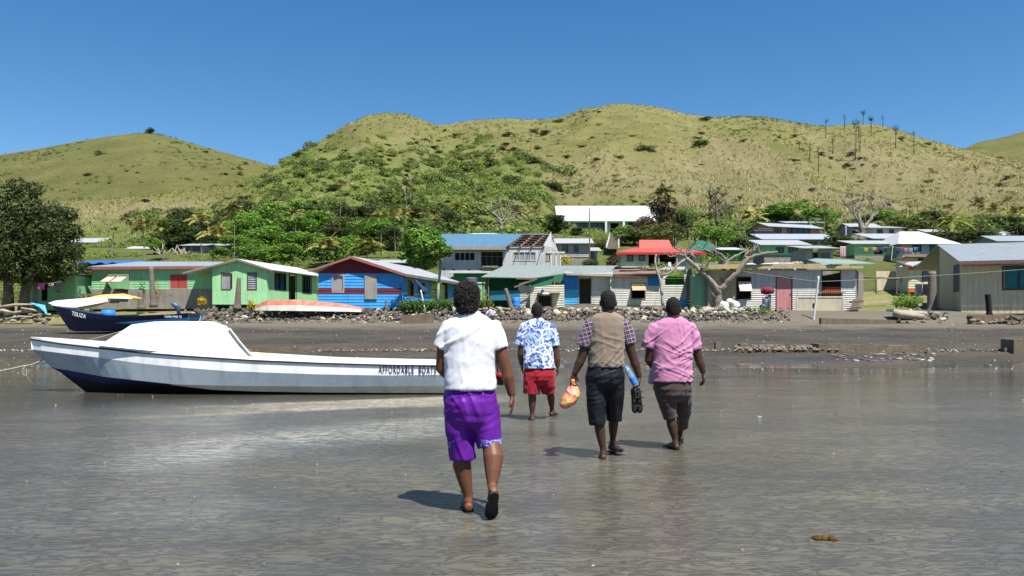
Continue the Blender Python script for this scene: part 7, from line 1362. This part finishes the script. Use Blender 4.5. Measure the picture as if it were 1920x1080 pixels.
# ------------------------------------------------------------------ palm stumps, poles and posts
def stump_(px0, rb, px1, rt, d, w0, w1, mat, label, name='palm_stump', cat='stump', n=14):
    mb = MB(); b0 = P(px0, rb, d); pts = []; rr = []
    for k in range(n+1):
        t_ = k/n; pts.append(P(px0+(px1-px0)*t_, rb+2+(rt-rb-2)*t_, d)); rr.append((w0+(w1-w0)*t_)/2*d/F*(1.05 if k % 2 else .96)*(1+.35*max(0, 1-t_*7)))
    mb.tube(pts, rr, 14); return tag(mb.build(name, mat, None, True, loc=b0), label, cat)
PALMB = M('palm_trunk', (.20, .17, .135), (.10, .085, .07), 4, .95, .9, stretch=(.6, .6, 4), dist=.03)
stump_(445, 578, 448, 520, 46, 13, 7, PALMB, 'ringed palm stump in front of the green gable house'); stump_(288, 574, 283, 500, 48, 11, 8, PALMB, 'tall cut palm trunk in front of the long green house'); stump_(265, 576, 263, 545, 47.8, 12, 9, PALMB, 'short cut stump beside the tall cut palm trunk'); stump_(959, 577, 948, 541, 47, 9, 6.5, PALMB, 'leaning reddish palm stump before the teal rail board'); stump_(1747, 585, 1748, 509, 44.5, 18, 13, PALMB, 'thick ringed palm stump beside the tan house'); stump_(1855, 588, 1852, 551, 41.4, 9, 10, DARKIN, 'charred black post standing before the tan house', 'charred_post', 'post')
stump_(723, 584, 724, 562, 45, 4, 4, TIMB, 'short weathered post in the seawall before the blue house', 'wooden_post', 'post'); stump_(1443, 592, 1443, 552, 44.4, 5, 5, TIMB, 'grey timber post carrying the maroon covered motor', 'wooden_post', 'post')
stump_(797, 582, 789, 544, 44.6, 3, 3, FRWH, 'white pole leaning over the hedge with a blue cloth', 'white_pole', 'pole'); stump_(1525, 603, 1535, 518, 42, 4, 3.4, FRWH, 'white washing line prop standing on the beach', 'line_prop', 'pole')
stump_(1106, 500, 1105, 390, 84, 2.6, 2, BARK, 'tall dark power pole in front of the school', 'power_pole', 'pole'); stump_(1293, 466, 1292, 428, 100, 2, 1.6, TIMB, 'grey pole behind the red roofed house', 'power_pole', 'pole'); stump_(1586, 440, 1586, 424, 120, 2.4, 2, FRWH, 'short white post by the big bare tree', 'white_post', 'post'); stump_(1671, 487, 1674, 461, 80, 1.6, 1.4, FRWH, 'white prop of the washing line behind the block hut', 'line_prop', 'pole')
stump_(1643, 548, 1643, 520, 50, 3, 2.4, TIMB, 'thin post on the grass beside the long grey shack', 'wooden_post', 'post'); stump_(1681, 552, 1679, 507, 52, 4, 3, BARK, 'dark rough post at the corner of the cream cottage', 'wooden_post', 'post')
# cloths and lines
def cloth(pts, mat, label, cat='laundry', name='laundry', seed=1, amp=.05, grp=None):
    """hanging cloth: corners tl, tr, br, bl"""
    tl, tr_, br, bl_ = pts; n, m = 14, 12; V_ = []; r = random.Random(seed)
    for j in range(m+1):
        for i in range(n+1):
            u, v = i/n, j/m; p = tl.lerp(tr_, u).lerp(bl_.lerp(br, u), v); p = p+V((0, math.sin(u*17+seed)*amp*(.3+v), 0)); V_.append(p)
    mb = MB(); mb.add(V_, [(j*(n+1)+i, j*(n+1)+i+1, (j+1)*(n+1)+i+1, (j+1)*(n+1)+i) for j in range(m) for i in range(n)]); o = mb.build(name, mat, None, True, loc=tl); md = o.modifiers.new('s', 'SOLIDIFY'); md.thickness = .008; return tag(o, label, cat, grp)
def cm(n, c): return M('cloth_'+n, c, rough=.9, bump=.2)
def rect(x0, y0, x1, y1, d): return [P(x0, y0, d), P(x1, y0, d), P(x1, y1, d), P(x0, y1, d)]
cloth([P(778, 524, 45.5), P(783, 527, 45.5), P(803, 545, 45.5), P(794, 548, 45.5)], cm('blue', (.10, .14, .32)), 'blue cloth hanging twisted over the hedge from the white pole')
cloth(rect(1716, 533, 1729, 554, 52), cm('white', (.7, .7, .72)), 'white towel hung before the cream and orange cottage', seed=2); cloth(rect(1730, 533, 1740, 553, 52), cm('lilac', (.45, .38, .50)), 'lilac towel hung beside the white one', seed=3); cloth(rect(1753, 528, 1763, 540, 50), cm('navy', (.03, .03, .25)), 'navy blue cloth hung beside the palm stump', seed=4)
cloth(rect(72, 531, 84, 543, 47), cm('pink', (.6, .10, .30)), 'pink garment on the line under the mango tree', seed=5); cloth(rect(104, 529, 114, 548, 47), cm('black', (.02, .02, .03)), 'black trousers on the line under the mango tree', seed=6); cloth(rect(90, 531, 101, 536, 47), cm('cream', (.5, .42, .25)), 'cream rag on the line under the mango tree', seed=7)
rope('washing_line', 'washing line under the mango tree', [P(52, 531, 47), P(116, 528, 47)], .012, .05, cat='line')
cloth(rect(1391, 540, 1397, 556, 44.8), cm('white', None), 'scrap of white cloth in the dark window below the pink flap', seed=8) if False else None
WL = ((1636, 'yellow', (.6, .42, .05)), (1620, 'gold', (.5, .36, .08)), (1641, 'plum', (.12, .04, .14)), (1649, 'purple', (.10, .05, .2)), (1657, 'dark', (.04, .03, .06)), (1679, 'navyb', (.04, .05, .15)), (1687, 'redc', (.45, .07, .09)), (1695, 'pinkc', (.55, .25, .3)), (1704, 'greyc', (.3, .32, .38)), (1713, 'bluec', (.12, .2, .4)))
for i, (px, nm, c) in enumerate(WL): cloth(rect(px, 464+(i % 3), px+7, 470+(i % 3)*2, 80), cm(nm, c), '%s garment on the long washing line behind the block hut' % nm.replace('navyb', 'navy').replace('redc', 'red').replace('pinkc', 'pink').replace('greyc', 'grey').replace('bluec', 'blue'), seed=i, grp='garments on the long washing line')
rope('washing_line', 'long washing line strung behind the block hut', [P(1610, 464, 80), P(1674, 463, 80), P(1722, 464, 80)], .015, .08, cat='line')
cloth(rect(1575, 462, 1586, 482, 60), cm('pinkwhite', (.55, .35, .40)), 'pink and white cloth draped among the bushes by the block hut', seed=12)
rope('clothes_wire', 'thin wire running from the bare tree over the grey shack to the tan house', [P(1386, 508, 45), P(1534, 528, 42.1), P(1730, 518, 42.1), P(1960, 502, 40.2)], .012, .02, cat='wire')
mb = MB(); mb.tube([P(1596, 520, 50), P(1640, 520.5, 50), P(1684, 523, 51)], .06, 6); tag(mb.build('rail', BARK, None, True, loc=P(1640, 520, 50)), 'rough dark rail across the grass towards the cream cottage', 'rail')
# outboard motor wrapped in maroon cloth
c = P(1437, 590, 44.2); mb = MB(); q = lambda px, row, dd=0: P(px, row, 44.2+dd); mb.tube([q(1436, 560), q(1434, 575), q(1428, 590)], [.20, .17, .16], 10); mb.tube([q(1440, 556), q(1439, 575), q(1437, 592)], [.16, .13, .10], 10); mb.ball(q(1431, 576, -.1), .22, sz=.9); mb.tube([q(1425, 588, -.1), q(1420, 592, -.1)], [.08, .05], 6)
om = tag(mb.build('outboard_motor', M('motor_dark', (.02, .025, .06), (.10, .10, .14), 8, .5, .2), None, True, loc=c), 'dark outboard motor hung on a post under a maroon cover', 'outboard motor'); mb = MB(); mb.ball(q(1437, 545), .34, sx=1.0, sz=.62, sy=.8); mb.ball(q(1444, 546, -.05), .22, sz=.7)
remeshed('cover', mb, .03, M('maroon_cover', (.20, .012, .04), (.13, .01, .03), 5, .7, .3), om, 2, folds(.05, [((3, 3, 4), .4, 1, 2)]))
# white stones and sacks at the foot of the bare tree
for i, (px, row, s_, lab) in enumerate(((1358, 574, .42, 'largest white sack beside the trunk of the bare tree'), (1378, 573, .42, 'plump white sack next to the dark shade of the shack'), (1368, 566, .3, 'small white bundle on top of the white sacks'))):
    mb = MB(); mb.ball(P(px, row, 44.6), s_*.72, sz=.95); remeshed('sack', mb, .04, M('white_sack', (.62, .62, .62), (.42, .42, .40), 3, .8, .4), None, 1, folds(.06, [((3, 3, 3), .4, 1, i)]), P(px, row, 44.6)); o = bpy.context.scene.objects[-1] if False else None
    o = [x for x in scene.objects if x.name.startswith('sack')][-1]; tag(o, lab, 'sack', 'white sacks by the bare tree')
for i in range(16):
    px = 1318+i*5+rnd.uniform(-3, 3); d = 43.6+rnd.uniform(-.1, .3); x = (px-CX)/F*d; rock_at(x, d, 2.42+rnd.uniform(-.05, .08), rnd.uniform(.18, .34), 2, True, ('white painted stone ringing the bare tree', 'white stones ringing the bare tree'))
# pallets, planks, driftwood, junk
mb = MB(); b_ = P(1593, 596, 43.4)
for k in range(4): a = P(1588+k*5, 596, 43.4), P(1600+k*3, 560, 43.9); mb.slab([a[0], a[0]+V((.10, 0, 0)), a[1]+V((.10, 0, 0)), a[1]], .04, V((0, -1, 0)))
for k in range(3): a = P(1586+k*4, 590-k*12, 43.35); mb.box(a+V((.35, 0, 0)), (.8, .04, .10), 0, 0, -.1)
tag(mb.build('pallet', BARK, None, loc=b_), 'dark wooden pallet leaning at the corner of the grey shack', 'pallet')
DRIFT = M('driftwood', (.36, .31, .24), (.22, .18, .14), 5, .9, .6, stretch=(.4, 1, 1)); dlab = ['longest pale driftwood log on the bank under the mango tree', 'grey driftwood pole lying across the flat stones', 'forked bleached branch near the blue tarpaulin scrap', 'short thick driftwood piece at the very edge', 'thin bent driftwood stick on the bank', 'weathered plank end among the driftwood']
for i, (x0, y0, x1, y1, w) in enumerate(((-5, 577, 62, 571, .10), (8, 590, 78, 583, .09), (40, 578, 88, 590, .07), (-8, 584, 22, 586, .13), (52, 596, 92, 588, .05), (14, 598, 60, 594, .07))):
    mb = MB(); a, b = P(x0, y0, 46.2-i*.12), P(x1, y1, 46.2-i*.12); m_ = a.lerp(b, .5)+V((0, 0, .08)); mb.tube([a, m_, b], [w, w*.9, w*.5], 8); tag(mb.build('driftwood', DRIFT, None, True, loc=a), dlab[i], 'driftwood', 'driftwood under the mango tree')
mb = MB(); mb.tube([P(930, 577, 44.6), P(960, 581, 44.5), P(978, 584, 44.4)], [.08, .07, .06], 8); tag(mb.build('driftwood', DRIFT, None, True, loc=P(955, 580, 44.5)), 'reddish branch lying on the seawall below the palm stump', 'driftwood')
cloth([P(55, 567, 46), P(84, 572, 46), P(88, 590, 45.2), P(80, 578, 45.8)], cm('cyan', (.10, .42, .62)), 'crumpled bright blue tarpaulin scrap beside the navy boat', 'tarpaulin', 'tarpaulin_scrap', 9, .08)
mb = MB(); mb.tube([P(1676, 588, 41.3), P(1690, 590, 41), P(1732, 594, 40.8)], [.16, .20, .14], 10); tag(mb.build('log', DRIFT, None, True, loc=P(1700, 592, 41)), 'thick grey log lying on the rubble by the palm stump', 'log'); mb = MB(); mb.box(P(1700, 584, 41.8), (1.9, .7, .12), .1, .0, .06); tag(mb.build('slab', M('white_slab', (.6, .58, .5), rough=.9), None, loc=P(1700, 584, 41.8)), 'pale slab resting on the rubble by the palm stump', 'slab')
junk = [((1405, 496, 47, .9, .5, .12), 'folded white sheet on the roof of the grey shack', (.6, .6, .6)), ((1445, 495, 47.5, 1.3, .6, .10), 'white tarpaulin bundle on the roof of the grey shack', (.55, .55, .52)), ((1475, 494.5, 47, 1.0, .4, .10), 'rolled pale mat on the roof of the grey shack', (.5, .48, .42)), ((1495, 494, 47.2, .8, .5, .2), 'weathered boards stacked on the roof of the grey shack', (.3, .24, .17)), ((1182, 507, 51, 1.6, .6, .1), 'rusty offcut sheets on the roof of the silver shack', (.25, .14, .09)), ((1215, 505, 51, 1.3, .5, .1), 'brown branches piled on the roof of the silver shack', (.17, .11, .08)), ((1255, 498, 52, .25, .25, .4), 'white bucket on the porch roof beside the red roofed house', (.7, .7, .68)), ((1023, 551, 49, .5, .3, .12), 'white basin on the shelf of the patched shack', (.65, .65, .65)), ((1018, 546, 49, .22, .22, .22), 'blue bowl on the shelf of the patched shack', (.03, .08, .35))]
for (px, row, d, a, b, c), lab, col in junk:
    mb = MB(); mb.ball(P(px, row, d), .5, 12, 6, a, b, c*1.2); o = remeshed(lab.split(' ')[1] if lab.split(' ')[1] in ('bucket', 'basin', 'bowl') else 'bundle', mb, .04, M('junk'+str(px), col, rough=.85), None, 0, folds(.05, [((4, 4, 4), .3, 1, px)]), P(px, row, d)); tag(o, lab, o.name.split('.')[0])
# car parked behind the grey shack
cx_, d = 1455, 56; c0 = P(cx_, 500, d); c0.z = 4.6; zt_ = CZ+(HR-476)/F*d; car = empty('parked_car', c0, 'pale blue white car with a sloping windscreen behind the roof of the grey shack', 'car'); prof = [(-1.5, 0.1), (-1.5, .62), (-1.30, .72), (-.95, .78), (-.40, 1.30), (.75, 1.34), (1.25, .85), (1.55, .78), (1.6, .1)]
mb = MB(); a = [c0+V((x, -.8, z)) for x, z in prof]; b = [c0+V((x*.98, .8, z)) for x, z in prof]; k = len(prof); mb.add(a+b, [tuple(range(k)), tuple(range(2*k-1, k-1, -1))]+[(i, k+i, k+(i+1) % k, (i+1) % k) for i in range(k)]); o = mb.build('body', M('car_paint', (.50, .56, .62), (.46, .52, .58), 2, .25, 0, spec=.6), car); md = o.modifiers.new('b', 'BEVEL'); md.width = .05; md.segments = 2
mb = MB(); mb.slab([c0+V((x, -.82, z)) for x, z in ((-.82, .82), (-.38, 1.22), (.25, 1.25), (.25, .82))], .02, V((0, -1, 0))); mb.build('side_window', GLASS, car); mb = MB(); mb.slab([c0+V((x, -.82, z)) for x, z in ((.32, .82), (.32, 1.25), (.68, 1.25), (1.08, .86))], .02, V((0, -1, 0))); mb.build('side_window', GLASS, car); mb = MB(); mb.slab([c0+V((-.98, -.7, .82)), c0+V((-.98, .7, .82)), c0+V((-.46, .65, 1.27)), c0+V((-.46, -.65, 1.27))], .02); mb.build('windscreen', GLASS, car)
for x in (-1.0, 1.05):
    for y in (-.8, .62): mb = MB(); mb.rings([(c0+V((x, y+k*.18, .08)), V((.3*q, 0, 0)), V((0, 0, .3*q))) for k, q in ((0, .6), (0, 1), (1, 1), (1, .6))], 16); mb.build('wheel', RUB, car, True)
# dark vehicle body beside the salmon coloured house
mb = MB(); mb.box(P(1428, 442, 122), (3.2, 2, 1.6)); mb.box(P(1430, 434, 122), (2.2, 1.8, .8)); o = mb.build('van', M('dark_van', (.02, .02, .022), rough=.5), None, loc=P(1428, 442, 122)); md = o.modifiers.new('b', 'BEVEL'); md.width = .15; tag(o, 'dark van half hidden beside the salmon pink house', 'van')
# seated person by the hedge
d = 43.7; b0 = P(919, 598, d); mb = MB(); q = lambda px, row, dd=0: P(px, row, d+dd)
mb.rings([(q(915, 567), V((.02, 0, 0)), V((0, .02, 0))), (q(915, 569), V((.085, 0, 0)), V((0, .10, 0))), (q(915.3, 572), V((.10, 0, 0)), V((0, .115, 0))), (q(916, 576), V((.07, 0, 0)), V((0, .08, 0))), (q(917, 578), V((.05, 0, 0)), V((0, .05, 0))), (q(920, 582), V((.16, 0, 0)), V((0, .10, 0))), (q(922, 588), V((.17, 0, 0)), V((0, .12, 0))), (q(922, 595), V((.16, 0, 0)), V((0, .15, 0))), (q(922, 599), V((.15, 0, 0)), V((0, .15, 0)))], 14)
mb.tube([q(924, 597), q(917, 595, -.4), q(917, 603, -.45)], [.09, .07, .05], 8); mb.tube([q(920, 597), q(911, 596, -.35), q(911, 604, -.4)], [.09, .07, .05], 8); mb.tube([q(926, 584), q(928, 592, -.1), q(920, 594, -.3)], [.05, .04, .03], 8); mb.tube([q(916, 584), q(913, 591, -.1), q(912, 595, -.3)], [.05, .04, .03], 8)
pb = remeshed('person', mb, .018, SKIN2, None, 3, None, b0); tag(pb, 'person in a purple and white patterned top sitting on the seawall', 'person')
mb = MB(); mb.ball(q(915, 569, .02), .115, sz=1.0); remeshed('hair', mb, .02, HAIR, pb, 1); mb = MB(); mb.rings([(q(919, 580), V((.08, 0, 0)), V((0, .08, 0))), (q(921, 583), V((.19, 0, 0)), V((0, .13, 0))), (q(922, 590), V((.19, 0, 0)), V((0, .15, 0))), (q(922, 600), V((.20, 0, 0)), V((0, .19, 0)))], 16); mb.tube([q(926, 584), q(928, 589, -.05)], [.075, .07], 8); mb.tube([q(915, 584), q(912, 590, -.05)], [.075, .07], 8)
t = NT('patterned_top'); t.set(t.ramp(t.noise(9, 3, .6), (.42, (.14, .07, .22)), (.52, (.55, .50, .60))), .9); remeshed('patterned_top', mb, .02, t.mat, pb, 2, folds(.015, [((6, 6, 6), .3, 1, 1)]))
# seaweed, shells and leaves on the wet mud
WEED = leafmat('seaweed', (.16, .09, .02), (.06, .04, .015), (.30, .17, .04))
b0 = P(1545, 1012, 3.57*1); dd = F*CZ/(1012-HR); b0 = V(((1545-CX)/F*dd, dd, 0)); o = meobj('seaweed', leafmesh('seaweed', [(0, 0, .012, .075, .035, .014), (.05, -.02, .01, .05, .03, .012), (-.045, .02, .01, .035, .03, .014)], 900, .010, WEED, shell=(.2, 1.05), asp=.25), b0); tag(o, 'brown clump of seaweed lying on the rippled mud', 'seaweed')
for i, (px, row, s_, col, lab) in enumerate(((1425, 781, .05, (.7, .68, .6), 'white shell on the mud beyond the man in pink'), (513, 910, .025, (.35, .03, .03), 'tiny red scrap on the mud'), (512, 978, .04, (.05, .045, .04), 'dark leaf lying on the open mud'), (1878, 884, .05, (.04, .04, .03), 'dark scrap of leaf toward the eastern mud'), (360, 942, .025, (.04, .04, .03), 'small dark twig on the mud'), (715, 1010, .04, (.10, .09, .06), 'brown crab burrow mound on the mud'), (828, 888, .035, (.03, .03, .03), 'dark leaf near the shadow of the man in white'), (1205, 801, .05, (.05, .04, .03), 'brown leaf on the mud behind the man in pink'), (398, 782, .07, (.08, .07, .05), 'dark tuft on the pale sand spit'), (1632, 1012, .03, (.04, .04, .03), 'black scrap near the seaweed clump'))):
    dd = F*CZ/(row-HR); c = V(((px-CX)/F*dd, dd, 0)); me = SM[0][i % 4].copy(); me.materials.clear(); me.materials.append(M('scrap'+str(i), col, rough=.8, bump=0)); o = meobj('shell' if i == 0 else 'scrap', me, c); o.scale = (s_*1.6, s_, s_*.35); o.rotation_euler = (0, 0, i*1.3); tag(o, lab, 'shell' if i == 0 else 'scrap')
